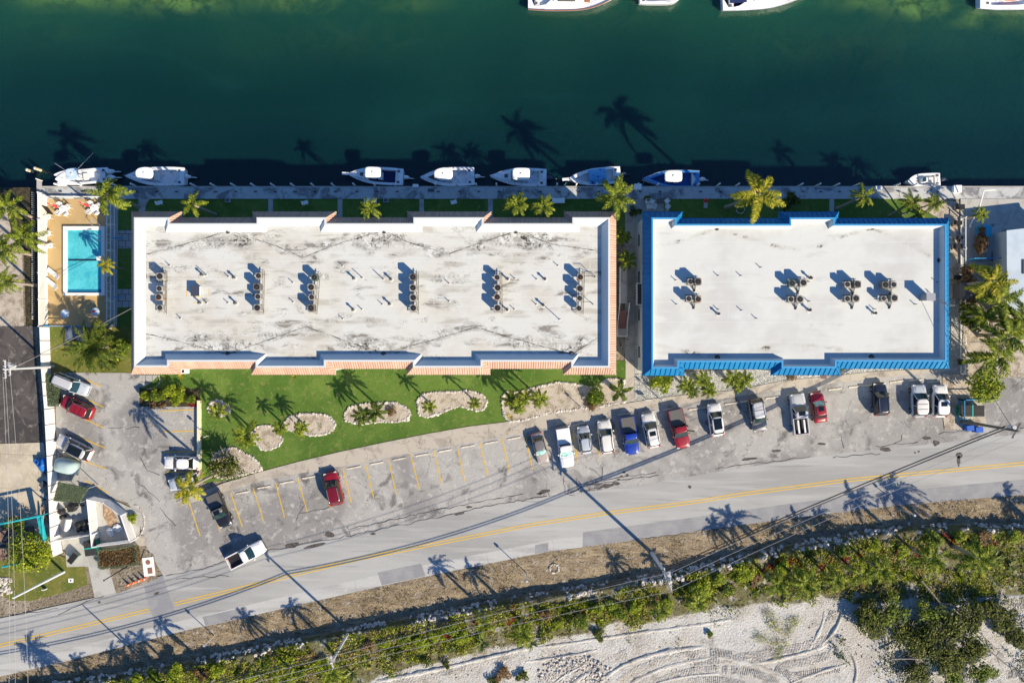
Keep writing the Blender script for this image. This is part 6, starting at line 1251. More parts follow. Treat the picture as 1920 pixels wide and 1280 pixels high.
# dock furniture
m_post = mat('white_piling', (.78, .78, .76), .7); m_cleat = mat('dark_cleat', (.03, .03, .035), .5)
xs = [110, 152, 216, 252, 290, 327, 363, 400, 438, 475, 665, 703, 740, 817, 857, 893, 931, 969, 1008, 1044, 1080, 1118, 1195, 1232, 1308, 1346, 1382, 1500, 1533, 1568, 1605, 1680, 1713, 1752]
xs = [x for x in xs] + [512, 549, 587, 625]
DP = MB().tube((0, 0, -2.4), (0, 0, .95), .11, .11, 9).mesh('post', m_post); DC = MB().tube((0, 0, .95), (0, 0, 1.05), .12, .03, 9).mesh('post_cap', m_post); DK_ = MB().box((0, -.5, .12), (.4, .12, .08)).box((0, -.5, .07), (.12, .12, .1)).mesh('cleat', m_cleat)
for i, x in enumerate(sorted(xs)):
    p = P(x, 352, 0); t = thing('mooring_post', 'short white mooring post, %s from the left along the dock edge' % ordn(i), 'post', (p.x, SY + .34, 0), group='mooring posts along the dock'); link('post', DP, t); link('post_cap', DC, t)
    link('cleat', DK_, label='small dark cleat on the dock, %s from the left' % ordn(i), cat='cleat', group='cleats along the dock', loc=(p.x + .35, SY - .05, .08))
for x, y, w, l in ((694, 376, 1.6, .6), (1047, 376, 1.6, .6), (1196, 350, .9, .7), (1648, 352, .8, .4), (1796, 354, 1.0, .9), (779, 348, .7, .3)):
    p = P(x, y, .6); t = thing('dock_box', {694: 'pale dock box right of the small palm near the pool', 1047: 'pale dock box between the close pair of palms', 1196: 'white square dock box at the dock edge by the big gap palm', 1648: 'small white dock box near the upright green palm', 1796: 'white dock locker at the far right dock corner', 779: 'narrow white fender box between two boats'}[x], 'dock box', (p.x, p.y, .08))
    MB().box((0, 0, .25), (w, l, .5)).ob('box', m_gel, t); MB().box((0, 0, .53), (w + .08, l + .08, .07), top=.95).ob('lid', m_canv, t)
# two tilted pilings in the water
for i, (x, y) in enumerate(((61, 322), (76, 319))):
    p = P(x, y, WZ); t = thing('piling', 'weathered pale piling leaning in the water, %s one' % ('left' if i == 0 else 'right'), 'piling', (p.x, p.y, WZ)); a = P(x - 12, y - 4, .3) - p; a.z = 1.3
    MB().tube((0, 0, -1.0), a, .2, .19, 10).ob('post', mat('mossy_wood', (.42, .38, .20), .8, [dict(s=3, c=(.6, .56, .42), lo=.4, hi=.6)]), t); MB().tube(a, a + Vector((-.04, .01, .05)), .21, .2, 10).ob('cap', m_post, t)
# blue mooring lines
for i, (x0, y0, x1, y1) in enumerate(((246, 341, 240, 352), (1208, 340, 1203, 352), (1062, 342, 1056, 350))):
    a = P(x0, y0, -.1); b = P(x1, y1, .1); MB().path([a, (a + b) / 2 - Vector((0, 0, .15)), b], .035).ob('mooring_line', mat('turquoise_rope', (.03, .3, .36), .6), label=('blue mooring line at the bow of the second boat from the left', 'dark mooring line at the bow of the blue-decked boat', 'mooring line at the bow of the boat with light blue cover')[i], cat='rope')
# ---------------------------------------------------------------- pool yard
m_pw = mat('pool_water', (.06, .46, .56), .04, [dict(k='ring', s=1.6, w=1.5, d=3, at0=.5, c=(.22, .68, .76), lo=0, hi=.05, inv=1, a=.45), dict(s=.7, d=4, w=1, c=(.10, .56, .66), lo=.45, hi=.65), dict(s=.35, d=2, off=(2, 2, 0), c=(.04, .38, .50), lo=.5, hi=.7)], bump=dict(s=3, d=3, lo=.2, hi=.8, h=.02), spec=.5)
m_pool = mat('pool_plaster', (.10, .50, .60), .6)
t = thing('swimming_pool', 'rectangular turquoise swimming pool with white coping', 'swimming pool', (P(160, 490).x, P(160, 490).y, 0))
def LP(x, y, z=0): return P(x, y, 0) - t.location + Vector((0, 0, z))
o_ = [LP(121, 425), LP(198.5, 425), LP(198.5, 554), LP(121, 554)]; i_ = [LP(128, 432), LP(192.5, 432), LP(192.5, 549), LP(128, 549)]
mb = MB()
for k in range(4):
    a, b, c, d = o_[k], o_[(k + 1) % 4], i_[(k + 1) % 4], i_[k]
    mb.poly([(*a.xy, .34), (*b.xy, .34), (*c.xy, .34), (*d.xy, .34)][::-1]); mb.poly([(*a.xy, 0), (*b.xy, 0), (*b.xy, .34), (*a.xy, .34)]); mb.poly([(*d.xy, .34), (*c.xy, .34), (*c.xy, .06), (*d.xy, .06)])
mb.ob('coping', m_white, t); MB().poly([(*p.xy, .18) for p in i_[::-1]]).ob('pool_water', m_pw, t)
MB().box(LP(160, 545.5, .185), (4.5, .42, .01)).ob('entry_step', mat('deep_blue_tile', (.01, .16, .30), .3), t); MB().tube(LP(131, 488, .22), LP(190, 488, .22), .09, n=7).ob('lane_rope', mat('navy_rope', (.01, .02, .05), .5), t)
mb = MB(); mb.path([LP(177, 424, .3), LP(177, 421, .95), LP(184, 414, 1.1), LP(194, 424, .9), LP(194, 424, .3)], .035); mb.ob('handrail', m_chrome, t)
mb = MB()
for y in (445, 452): mb.path([LP(186, y, .3), LP(186, y, 1.0), LP(192, y, 1.0), LP(196, y, .36)], .03)
mb.ob('ladder', m_chrome, t)
MB().box(LP(194, 486, .7), (.5, .5, .9)).ob('lift_base', m_white, t)
def picket(pts, h, gap, w, label, name='picket_fence', cat='fence', m=m_white, rail=True, thick=.04, posts=3.0, z0=0, pw=None):
    "pts in photo pixels on the ground"
    W_ = [P(x, y, 0) for x, y in pts]; t = thing(name, label, cat, (W_[0].x, W_[0].y, 0)); o = t.location; sl = MB(); rl = MB(); po = MB()
    for a, b in zip(W_, W_[1:]):
        a = a - o; b = b - o; L_ = (b - a).length; an = math.atan2((b - a).y, (b - a).x); n = max(1, int(L_ / gap))
        for i in range(n): c = a.lerp(b, (i + .5) / n); sl.box((c.x, c.y, z0 + h / 2), (w, thick, h), an)
        c = (a + b) / 2
        if rail:
            for zz in (.2, h - .1): rl.box((c.x, c.y, z0 + zz), (L_, thick * 2.2, .10), an)
        k = max(1, int(L_ / posts))
        for i in range(k + 1):
            c = a.lerp(b, i / k); MB().box((c.x, c.y, z0 + h / 2 + .04), (.13, .13, h + .08), an).ob('post', m, t)
    sl.ob(pw or 'pickets', m, t)
    if rail: rl.ob('rail', m, t)
    return t
picket([(88, 366), (90, 612)], 1.9, .14, .10, 'tall white picket fence along the left side of the tan pool patio')
picket([(84, 369), (202, 370)], .5, .14, .12, 'low white fence between the pool patio and the dock')
picket([(92, 611), (208, 612)], 1.1, .5, .04, 'thin railing along the bottom edge of the pool patio', 'railing', 'railing', m_bcap)
t = picket([(209, 375), (209, 612)], 1.2, 1.45, .05, 'inner pale blue railing between the pool patio and the side path', 'railing', 'railing', m_white); picket([(216, 375), (216, 612)], 1.2, 1.45, .05, 'outer pale blue railing between the pool patio and the side path', 'railing', 'railing', m_white)
t = thing('railing_crossbar', 'row of pale cross bars joining the two pale blue railings', 'railing', P(212.5, 490))
for i in range(16):
    p = P(212.5, 382 + 15 * i) - t.location; MB().box((p.x, p.y, 1.15), (.55, .06, .05)).ob('crossbar', m_white, t)
for i, y in enumerate((448, 557)):
    p = P(226, y); t = thing('gate', 'pale gate swung open toward the pavers, %s one' % ('canal-side' if i == 0 else 'road-side'), 'gate', (p.x, p.y, 0)); MB().box((0, 0, 1.1), (1.3, .06, .08)).box((0, 0, .3), (1.3, .06, .08)).ob('frame', m_bcap, t); mb = MB(); [mb.box((-.6 + .15 * k, 0, .7), (.03, .03, .8)) for k in range(9)]; mb.ob('bars', m_bcap, t)
# plastic chairs, tables, parasols
m_plas = mat('white_plastic', (.8, .8, .78), .5); m_redc = mat('red_canvas', (.62, .02, .03), .7)
def chair_parts():
    s_ = MB(); s_.box((0, 0, .43), (.5, .5, .04)); b = MB()
    for k in range(5): b.box((-.25, -.2 + .1 * k, .68), (.04, .06, .46))
    b.box((-.26, 0, .9), (.05, .5, .06)); ar = MB(); ar.box((0, .26, .64), (.46, .05, .04)).box((0, -.26, .64), (.46, .05, .04))
    lg = [MB().tube((x, y, 0), (x * .9, y * .9, .43), .025, n=5).mesh('leg', m_plas) for x in (-.23, .23) for y in (-.23, .23)]
    return s_.mesh('seat', m_plas), b.mesh('backrest', m_plas), ar.mesh('armrest', m_plas), lg
CH = chair_parts()
def chair(px, py, rz, label, group=None, sc=1.1):
    p = P(px, py, .4); t = thing('plastic_chair', label, 'chair', (p.x, p.y, 0.01), rz, group); link('seat', CH[0], t, sc=sc); link('backrest', CH[1], t, sc=sc); link('armrest', CH[2], t, sc=sc); [link('leg', l, t, sc=sc) for l in CH[3]]
for q, (x, y) in enumerate(((119, 393), (177, 391))):
    sd_ = ('left', 'right')[q]; p = P(x, y, .7); t = thing('patio_table', 'round white patio table, %s one at the canal end of the pool patio' % sd_, 'table', (p.x, p.y, 0))
    MB().tube((0, 0, .70), (0, 0, .74), .55, .55, 18).ob('tabletop', m_plas, t); MB().tube((0, 0, 0), (0, 0, .7), .05).ob('leg', m_plas, t)
    t = thing('parasol', 'closed red parasol tipped over the %s patio table' % sd_, 'parasol', (p.x, p.y, .75)); MB().tube((0, 0, 0), (-.75, .5, 1.6), .03).ob('pole', m_plas, t); MB().tube((-.30, .2, .75), (-1.05, .55, 1.75), .17, .05, 8).ob('canopy', m_redc, t); MB().tube((0, 0, 0), (0, 0, .05), .18).ob('collar', m_plas, t)
    for k, (a, w) in enumerate(((.5, 'canal-side'), (2.0, 'patio-left'), (3.9, 'pool-side'), (5.3, 'patio-right'))): chair(x + 11 * math.cos(a), y - 9 * math.sin(a), a + math.pi, '%s white plastic chair of the %s patio table' % (w, sd_), 'plastic chairs of the pool patio')
for i, (x, y) in enumerate(((104, 429), (106, 441), (87, 436))): chair(92 + (i % 2) * 4, (438, 461, 407)[i], .3, ('white plastic chair leaning by the fence left of the pool top', 'white plastic chair by the fence halfway down the pool', 'white plastic chair at the fence near the grey board')[i])
for i, (x, y) in enumerate(((98, 511), (95, 530))):
    p = P(x, y, .3); t = thing('sun_lounger', 'white sun lounger by the picket fence, %s of two' % ('nearer the canal' if i == 0 else 'farther from the canal'), 'sun lounger', (p.x, p.y, 0), R(-38)); mb = MB()
    for k in range(9): mb.box((-.75 + .18 * k, 0, .33), (.14, .6, .03))
    mb.ob('seat', m_plas, t); mb = MB(); mb.box((.95, 0, .5), (.75, .62, .04), ry=-.45); mb.ob('backrest', m_plas, t); [MB().tube((a, b, 0), (a, b, .33), .03).ob('leg', m_plas, t) for a in (-.7, .7) for b in (-.25, .25)]
for i, (x, y) in enumerate(((122, 588), (179, 585))):
    p = P(x, y, .7); t = thing('round_table', 'round pale table at the lower %s of the pool patio' % ('left', 'right')[i], 'table', (p.x, p.y, 0)); MB().tube((0, 0, .70), (0, 0, .75), .56, .56, 18).ob('tabletop', m_gelb, t); MB().tube((0, 0, 0), (0, 0, .7), .06).ob('leg', m_plas, t)
p = P(176, 584, .8); MB().box((0, 0, 0), (.5, .2, .06), .2).ob('towel', m_redc, label='folded red towel on the lower right round table', cat='towel', loc=(p.x, p.y, .79))
p = P(90, 394, .5); t = thing('framed_board', 'dark framed board leaning by the top of the picket fence', 'board', (p.x, p.y, .0), -.9); MB().box((0, 0, .6), (1.3, .08, 1.1)).ob('frame', m_trim, t); MB().box((0, -.03, .6), (1.1, .08, .9)).ob('panel', mat('board_grey', (.3, .31, .3), .5), t)
t = thing('dock_gate', 'grey mesh gate panels at the left end of the dock', 'gate', (P(80, 352).x, P(80, 352).y, .08)); MB().box((.0, .1, .6), (.05, 1.5, 1.0)).ob('panel', mat('mesh_grey', (.33, .33, .35), .7), t); MB().tube((0, .9, 0), (0, .9, 1.3), .06).ob('post', m_post, t)
t = thing('boardwalk', 'narrow blue-white walkway outside the picket fence', 'walkway', P(75, 480)); MB().box((0, 0, .02), (1.5, 17.5, .1)).ob('planks', m_dock, t); mb = MB(); [mb.box((-.72, -8.4 + .28 * k, .3), (.05, .1, .5)) for k in range(61)]; mb.ob('pickets', m_white, t)
# white panel wall down the left side
m_wallp = mat('white_wall_panel', (.80, .80, .79), .7)
wl = [(92, 613), (95, 690), (101, 765), (107, 880), (112, 1008), (117, 1036)]
W_ = [P(x, y) for x, y in wl]; t = thing('panel_wall', 'long white panelled wall with grey joints between the two left lots', 'wall', W_[0]); 
for a, b in zip(W_, W_[1:]):
    a = a - t.location; b = b - t.location; L_ = (b - a).length; n = max(1, round(L_ / 1.95)); an = math.atan2((b - a).y, (b - a).x)
    for i in range(n): c = a.lerp(b, (i + .5) / n); MB().box((c.x, c.y, .95), (L_ / n - .09, .09, 1.9), an).ob('panel', m_wallp, t); c = a.lerp(b, i / n); MB().box((c.x, c.y, .97), (.10, .16, 1.98), an).ob('post', mat('wall_post', (.22, .22, .24), .7), t)
t = thing('low_wall', 'pale yellow-green low wall between the car park and the front lawn', 'wall', P(376, 815)); MB().box((0, 0, .3), (.32, 9.2, .6)).ob('wall', mat('pale_green_paint', (.62, .62, .44), .8, [dict(s=3, d=6, c=(.3, .36, .24), lo=.5, hi=.65)]), t); MB().box((0, 0, .62), (.38, 9.3, .05)).ob('coping', mat('pale_coping', (.68, .66, .50), .8), t)
# slatted enclosure, green awning, service things
ENC = [(187, 1018), (178, 930), (207, 936), (240, 960), (257, 1009), (187, 1018)]
picket(ENC, 1.9, .16, .12, 'white slatted enclosure of irregular shape near the road entrance', 'slatted_enclosure', 'fence', m_wallp)
t = thing('rubbish_heap', 'brown planting soil and pale scrap inside the slatted enclosure', 'heap', P(212, 975)); mb = MB(); mb.prism([(P(x, y) - t.location) for x, y in ((196, 942), (206, 948), (222, 972), (222, 986), (206, 986), (196, 968))], 0, .25); mb.ob('soil', mat('brown_soil', (.28, .18, .11), .95, [dict(s=3, d=6, c=(.42, .32, .22), lo=.45, hi=.6)]), t)
mb = MB(); p = P(210, 995) - t.location; mb.blob((p.x, p.y, .3), .6, 5, .5, .5).blob((p.x + .9, p.y + .5, .3), .5, 2, .6, .5); mb.ob('scrap', mat('pale_scrap', (.6, .63, .66), .6), t)
picket([(120, 1007), (187, 996)], 1.6, .2, .17, 'white slatted fence across the service yard', 'slatted_fence', 'fence', m_wallp)
AW = [(110, 903), (166, 915), (150, 942), (101, 938)]
t = thing('green_awning', 'square awning roofed with artificial grass in the service yard', 'awning', P(132, 924, 0)); a_ = [P(x, y, 2.3) for x, y in AW]; mb = MB(); mb.prism([(p.x - t.location.x, p.y - t.location.y) for p in a_], 2.2, 2.34, True); mb.ob('frame', mat('awning_green', (.10, .15, .08), .9), t)
mb = MB(); rb = random.Random(4); x0 = min(p.x for p in a_); x1 = max(p.x for p in a_); y0 = min(p.y for p in a_); y1 = max(p.y for p in a_)
for _ in range(2600):
    u, v = rb.random(), rb.random(); p = (a_[0].lerp(a_[1], u)).lerp(a_[3].lerp(a_[2], u), v) - t.location; an = rb.random() * 6.28; l = .12; mb.add([(p.x + l * math.cos(an), p.y + l * math.sin(an), 2.36 + rb.random() * .12), (p.x - .05 * math.sin(an), p.y + .05 * math.cos(an), 2.35), (p.x - l * math.cos(an), p.y - l * math.sin(an), 2.35 + rb.random() * .14), (p.x + .05 * math.sin(an), p.y - .05 * math.cos(an), 2.38)], [(0, 1, 2, 3)])
mb.ob('turf', l_grey, t)
for p in a_: MB().tube((p.x - t.location.x, p.y - t.location.y, 0), (p.x - t.location.x, p.y - t.location.y, 2.25), .05).ob('post', m_rack, t)
# fabric car cover
t = thing('car_cover', 'pale green-blue fabric cover draped over something beside the white wall', 'cover', P(130, 872), R(-14)); t.location.z = 0; mb = MB(); rg = []
for zc, ex, ey in ((.1, 1.55, 1.0), (.9, 1.5, .98), (1.35, 1.25, .8), (1.6, .5, .35)):
    rg.append([(ex * math.copysign(abs(math.cos(a)) ** .5, math.cos(a)), ey * math.copysign(abs(math.sin(a)) ** .5, math.sin(a)), zc) for a in [6.283 * k / 16 for k in range(16)]])
mb.loft(rg); mb.ob('fabric', mat('pale_teal_fabric', (.34, .46, .47), .8), t, smooth=True); MB().box((0, 0, .05), (3.1, 2.0, .08)).ob('hem', m_grey, t)
m_bin = mat('black_bin', (.02, .02, .022), .5); m_dg = mat('dumpster_green', (.01, .13, .09), .6, [dict(s=2, d=5, obj=1, c=(.02, .20, .14), lo=.5, hi=.65)]); m_lid = mat('black_lid', (.018, .018, .02), .6)
for i, (x, y, r_) in enumerate(((148, 982, .42), (158, 979, .38), (170, 980, .5), (150, 992, .35), (162, 990, .4), (118, 968, .3), (116, 958, .35))):
    p = P(x, y, .5); t = thing('round_bin', 'black round bin or tank, %s of the cluster in the service yard' % ordn(i), 'bin', (p.x, p.y, 0), group='black bins of the service yard'); MB().tube((0, 0, 0), (0, 0, .85), r_ * .85, r_, 14).ob('body', m_bin, t); MB().tube((0, 0, .85), (0, 0, .95), r_ * 1.05, r_ * .5, 14).ob('lid', m_trim, t)
p = P(128, 983, .5); t = thing('gas_tank', 'white horizontal tank beside the white wall in the service yard', 'tank', (p.x, p.y, 0), R(80)); MB().tube((-.8, 0, .6), (.8, 0, .6), .38, n=16).ob('tank', m_plas, t); [MB().box((x, 0, .15), (.12, .6, .3)).ob('leg', m_rack, t) for x in (-.5, .5)]
p = P(138, 949, .5); t = thing('motor_scooter', 'dark covered scooter parked under the edge of the green awning', 'scooter', (p.x, p.y, 0), .1); MB().blob((0, 0, .6), .75, 3, .3, .7).ob('cover', m_bin, t); [MB().tube((x, -.06, .28), (x, .06, .28), .28, n=14).ob('wheel', m_tyre, t) for x in (-1.0, 1.0)]; MB().tube((1.0, 0, .3), (.6, 0, 1.05), .04).ob('fork', m_rim, t)
def dumpster(px, py, rz, label, L_=2.0, w=1.6, h=1.3, bars=8):
    p = P(px, py, h); t = thing('dumpster', label, 'dumpster', (p.x, p.y, 0), rz); mb = MB(); mb.box((0, 0, h * .5 + .05), (L_ * .9, w * .85, h * .9), top=1.1); mb.ob('body', m_dg, t)
    for s_ in (-1, 1):
        l = MB(); l.box((s_ * L_ * .26, 0, h + .05), (L_ * .46, w * .98, .06)); 
        o = l.ob('lid', m_lid, t); q_ = MB(); [q_.box((s_ * L_ * .26, -w * .42 + w * .84 * k / bars, h + .10), (L_ * .42, .05, .05)) for k in range(bars + 1)]; q_.ob('lid_rib', mat('lid_rib', (.06, .06, .065), .6), o)
    MB().box((0, 0, h + .09), (.14, w * 1.05, .07)).ob('lid_hinge', mat('teal_paint', (.03, .42, .34), .6), t); [MB().box((s_ * L_ * .5, 0, h * .6), (.14, .5, .18)).ob('fork_pocket', m_dg, t) for s_ in (-1, 1)]
    return t
dumpster(169.5, 1027, R(-82), 'green dumpster with ribbed black lids on the lower left concrete pad'); dumpster(1823, 770, 0, 'green dumpster with ribbed black lids in the corner by the bright green tree', 3.2, 1.5)
p = P(139, 1045, .6); t = thing('waste_cart', 'tilted dark lidded cart on the lower left concrete pad', 'waste cart', (p.x, p.y, 0), R(50)); MB().box((0, 0, .5), (1.3, .7, .9), top=1.1).ob('body', mat('cart_grey', (.2, .25, .24), .6), t); MB().box((0, 0, 1.0), (1.4, .8, .07)).ob('lid', m_lid, t)
for i, (x, y) in enumerate(((1817, 802), (1834, 805))): p = P(x, y, .7); t = thing('recycling_bin', '%s blue recycling bin below the green dumpster' % ('left', 'right')[i], 'bin', (p.x, p.y, 0), .1); m_bb = mat('bin_blue', (.01, .10, .48), .5); MB().box((0, 0, .5), (.85, .6, .95), top=1.1).ob('body', m_bb, t); MB().box((0, 0, 1.0), (.95, .7, .07)).ob('lid', m_bb, t); [MB().tube((s_ * .3, -.3, .1), (s_ * .42, -.3, .1), .1, n=10).ob('wheel', m_tyre, t) for s_ in (-1, 1)]
picket([(1796, 784), (1796, 748), (1836, 748)], 1.5, .5, .05, 'thin white rail fence around the green dumpster', 'railing', 'railing', m_bcap)
p = P(83, 873, .8); t = thing('tarp_pile', 'bright blue tarpaulin bundle on the left side of the white wall', 'tarp', (p.x - .2, p.y, 0)); mb = MB(); mb.blob((0, 0, .5), .9, 4, .6, .6).blob((-.7, .3, .4), .6, 8, .6, .6); mb.ob('tarp', mat('blue_tarp', (.01, .16, .52), .5), t)
p = P(86, 893, .8); t = thing('scrap_pile', 'dark odds and ends stacked along the white wall beneath the blue tarpaulin', 'pile', (p.x - .3, p.y - 1, 0)); [MB().box((rb.uniform(-.4, .4), 2 - k * .7, rb.uniform(.2, .5)), (rb.uniform(.3, .9), rb.uniform(.2, .7), rb.uniform(.2, .7)), rb.random()).ob('box', (mat('junk_dark', (.06, .07, .09), .7), m_wood, m_rack)[k % 3], t) for k in range(12)]
t = thing('timber_stack', 'stack of pale weathered planks beside the white wall', 'timber stack', P(85, 960)); [MB().box((rb.uniform(-.4, .4), rb.uniform(-.3, .3), .1 + .08 * k), (.14, rb.uniform(1.4, 2.6), .06), rb.uniform(-.25, .25)).ob('plank', mat('plank', (.42, .34, .27), .8), t) for k in range(9)]
# manhole pad, cones, signs
t = thing('utility_pad', 'white concrete pad with a round and a square brown cover by the road entrance', 'utility pad', P(280, 1061), .12); MB().box((0, 0, .1), (1.5, 2.5, .2)).ob('pad', m_plas, t); mc = mat('rusty_cover', (.25, .12, .08), .7); MB().tube((0, .6, .2), (0, .6, .23), .32, n=18).ob('round_cover', mc, t); MB().box((.15, -.55, .22), (.6, .75, .05)).ob('square_cover', mc, t)
m_or = mat('cone_orange', (.85, .13, .02), .6); m_cw2 = mat('reflective_white', (.85, .85, .85), .4)
for i, (x, y) in enumerate(((243, 1094), (253, 1090), (263, 1086), (273, 1083))): p = P(x, y); t = thing('traffic_cone', 'orange traffic cone, %s of the row from the left at the kerb' % ordn(i), 'cone', p, group='cones at the kerb'); MB().tube((0, 0, .04), (0, 0, .95), .22, .05, 12).ob('cone', m_or, t); MB().box((0, 0, .03), (.55, .55, .06)).ob('base', m_bin, t); MB().tube((0, 0, .5), (0, 0, .68), .135, .10, 12).ob('white_band', m_cw2, t)
t = thing('fallen_pole', 'thin dark pole lying across the gravel by the boxy hedge', 'pole', P(226, 1072)); a = P(196, 1087) - t.location; b = P(255, 1052) - t.location; MB().tube((a.x, a.y, .1), (b.x, b.y, .15), .06).ob('pole', m_bin, t); MB().box((a.x, a.y, .08), (.2, .2, .12)).ob('foot', m_bin, t)
p = P(134, 1087); t = thing('handhole', 'small white utility box with a dark hole in the left verge grass', 'utility box', p); MB().box((0, 0, .08), (.65, .55, .16)).ob('box', m_plas, t); MB().tube((0, 0, .16), (0, 0, .18), .12).ob('lid', m_bin, t)
p = P(84, 1104, .3); t = thing('small_sign', 'small white sign slab standing in the left verge grass', 'sign', (p.x, p.y, 0)); MB().box((0, 0, .35), (.45, .10, .6), .1).box((0, -.3, .05), (.5, 1.0, .08)).ob('slab', m_plas, t); MB().box((.0, .07, .4), (.2, .03, .08), .1).ob('red_mark', m_redc, t)
for i, (x, y, r_) in enumerate(((11, 1098, 1.4),)):
    t = thing('stone_ring', 'heap of pale stones in the left verge grass', 'stone heap', P(x, y)); mb = MB(); [mb.blob((rb.uniform(-1, 1) * .9, rb.uniform(-1, 1) * 1.1, .12), rb.uniform(.12, .26), k, .4, .8, 4, 6) for k in range(60)]; mb.ob('stones', m_rock, t, kind='stuff')
def ring(px, py, rx, ry, a0, a1, label, n, rs=.13):
    t = thing('stone_ring', label, 'stone ring', P(px, py)); mb = MB()
    for k in range(n): a = a0 + (a1 - a0) * k / n; mb.blob((rx * math.cos(a), ry * math.sin(a), .08), rs * rb.uniform(.7, 1.2), k, .4, .8, 4, 6)
    mb.ob('stones', m_rock, t, kind='stuff')
ring(250, 978, 1.5, 2.3, -1.3, 1.5, 'curved line of pale stones outside the slatted enclosure', 26); ring(1039, 1065, .6, .6, 0, 6.28, 'small round white stone ring on the roadside verge', 16, .15); ring(1388, 393, .55, .55, 0, 6.28, 'ring of white stones at the foot of the tallest palm', 14, .10)
ring(278, 712, 1.6, 1.2, -1.6, .6, 'arc of small stones around the paved corner under the terracotta roof', 16, .10)
# turquoise shed at the lower left
m_tq = mat('turquoise_metal', (.02, .42, .46), .5, [dict(s=1.5, d=5, c=(.01, .25, .3), lo=.5, hi=.65)]); m_rust = mat('rusty_sheet', (.26, .17, .12), .8, [dict(s=1.2, d=6, c=(.14, .09, .07), lo=.45, hi=.6)])
t = thing('open_shed', 'ramshackle open shed with turquoise beams and rusty roof sheets', 'shed', P(30, 1010)); 
def LQ(x, y, z): return P(x, y, z) - t.location
for a, b in (((-40, 990), (78, 966)), ((78, 966), (82, 1014)), ((4, 1062), (62, 1051)), ((-40, 995), (-30, 1070))): MB().tube(LQ(*a, 2.8), LQ(*b, 2.8), .13, n=6).ob('beam', m_tq, t); MB().tube(LQ(*b, 2.8), LQ(*b, 2.8) - Vector((0, 0, 2.8)), .08).ob('post', m_tq, t)
for q_ in ([(-40, 997), (12, 994), (2, 1014), (-40, 1018)], [(-40, 1032), (30, 1026), (8, 1050), (-40, 1052)]): mb = MB(); mb.prism([LQ(x, y, 2.6) for x, y in q_], 2.58, 2.64, True); mb.ob('roof_sheet', m_rust, t)
mb = MB(); mb.prism([LQ(x, y, 2.7) for x, y in ((68, 966), (78, 964), (88, 1010), (80, 1018))], 2.68, 2.73, True); mb.ob('side_sheet', m_tq, t); MB().box((0, 0, .5), (5, 3.5, 1.0)).ob('stored_goods', mat('junk_dark', (.06, .07, .09), .7), t)
# ---------------------------------------------------------------- poles and cables
m_pole = mat('pale_concrete_pole', (.55, .56, .58), .7); m_wpole = mat('old_wood_pole', (.14, .13, .10), .85); m_ins = mat('insulator', (.5, .52, .55), .3); m_cab = mat('cable_black', (.02, .02, .022), .5); m_cabw = mat('cable_pale', (.34, .34, .35), .4)
def pole(px, py, h, label, m=m_pole, arms=(), r=.2, az=0, trans=False):
    p = P(px, py); t = thing('utility_pole', label, 'utility pole', (p.x, p.y, 0), az); MB().tube((0, 0, 0), (0, 0, h), r, r * .6, 10).ob('shaft', m, t)
    for (z, w) in arms:
        a = MB().box((0, 0, z), (w, .12, .14)).ob('crossarm', m, t)
        for s_ in (-.95, -.35, .35, .95): MB().tube((s_ * w / 2, 0, z + .06), (s_ * w / 2, 0, z + .32), .07, .05, 8).ob('insulator', m_ins, a)
    if trans: MB().tube((.35, 0, h - 1.9), (.35, 0, h - .9), .26, n=12).ob('transformer', m_ins, t)
    return t
pole(655, 1182, 9.6, 'pale leaning-looking pole rising from the rocks near the bottom middle', arms=[(9.2, 1.6)], az=R(100))
pole(1222, 1036, 11.6, 'tallest pole with several crossarms right of the bottom middle', m_pole, [(11.2, 2.4), (10.3, 1.8), (8.0, 1.2)], .26, R(95), True)
pole(121, 1071, 9.8, 'smooth white pole standing in the left verge grass', mat('white_pole', (.68, .72, .76), .5), r=.18)
pole(101, 687, 9.4, 'grey pole with transformer rising over the white wall', m_ins, [(9.1, 2.2), (8.3, 1.6)], .2, R(92), True)
pole(1802, 789, 10.8, 'dark wooden pole with transformer at the right road edge', m_wpole, [(10.4, 2.0)], .22, R(60), True)
pole(289, 1256, 8.0, 'slim pole at the bottom edge whose shadow crosses the lower lane', m_wpole, r=.13)
for i, (x, y, h) in enumerate(((987, 1073, 3.4), (1690, 955, 3.0), (402, 1191, 3.0), (392, 816, 2.2), (1235, 746, 2.4), (1088, 762, 1.6))):
    t = thing('lamp_post', ('short white lamp post on the verge left of the round stone ring', 'short lamp post on the right verge by the palm shadows', 'short lamp post on the lower left verge', 'thin lamp post on the lawn beside the tiny round bed', 'small lamp post at the corner of the white gravel bed', 'thin short post in the large sandy bed')[i], 'lamp post', P(x, y)); MB().tube((0, 0, 0), (0, 0, h), .06, .05, 8).ob('post', m_pole, t); MB().box((0, 0, h + .1), (.34, .34, .3), .7, top=.7).ob('lamp_head', m_ins if i != 3 else m_bin, t)
t = thing('yard_sign', 'small pale board on a post in the white gravel by the sidewalk', 'sign', P(1213, 749)); MB().tube((0, 0, 0), (0, 0, 1.0), .05).ob('post', m_bin, t); MB().box((0, 0, .95), (.8, .08, .5)).ob('board', m_plas, t)
def cab(a, b, sag, m, r, label, grp=None):
    pts = [a.lerp(b, i / 18) - Vector((0, 0, sag * 4 * (i / 18) * (1 - i / 18))) for i in range(19)]; mb = MB(); mb.path(pts, r, 5); mb.ob('overhead_cable', m, label=label, cat='cable', group=grp)
A_, C_, E_, D_ = [P(x, y) for x, y in ((655, 1182), (1222, 1036), (1802, 789), (101, 687))]
def up(p, z, dx=0, dy=0): return Vector((p.x + dx, p.y + dy, z))
Far = up(P(60, 1345), 9.2); Far2 = P(60, 1345)
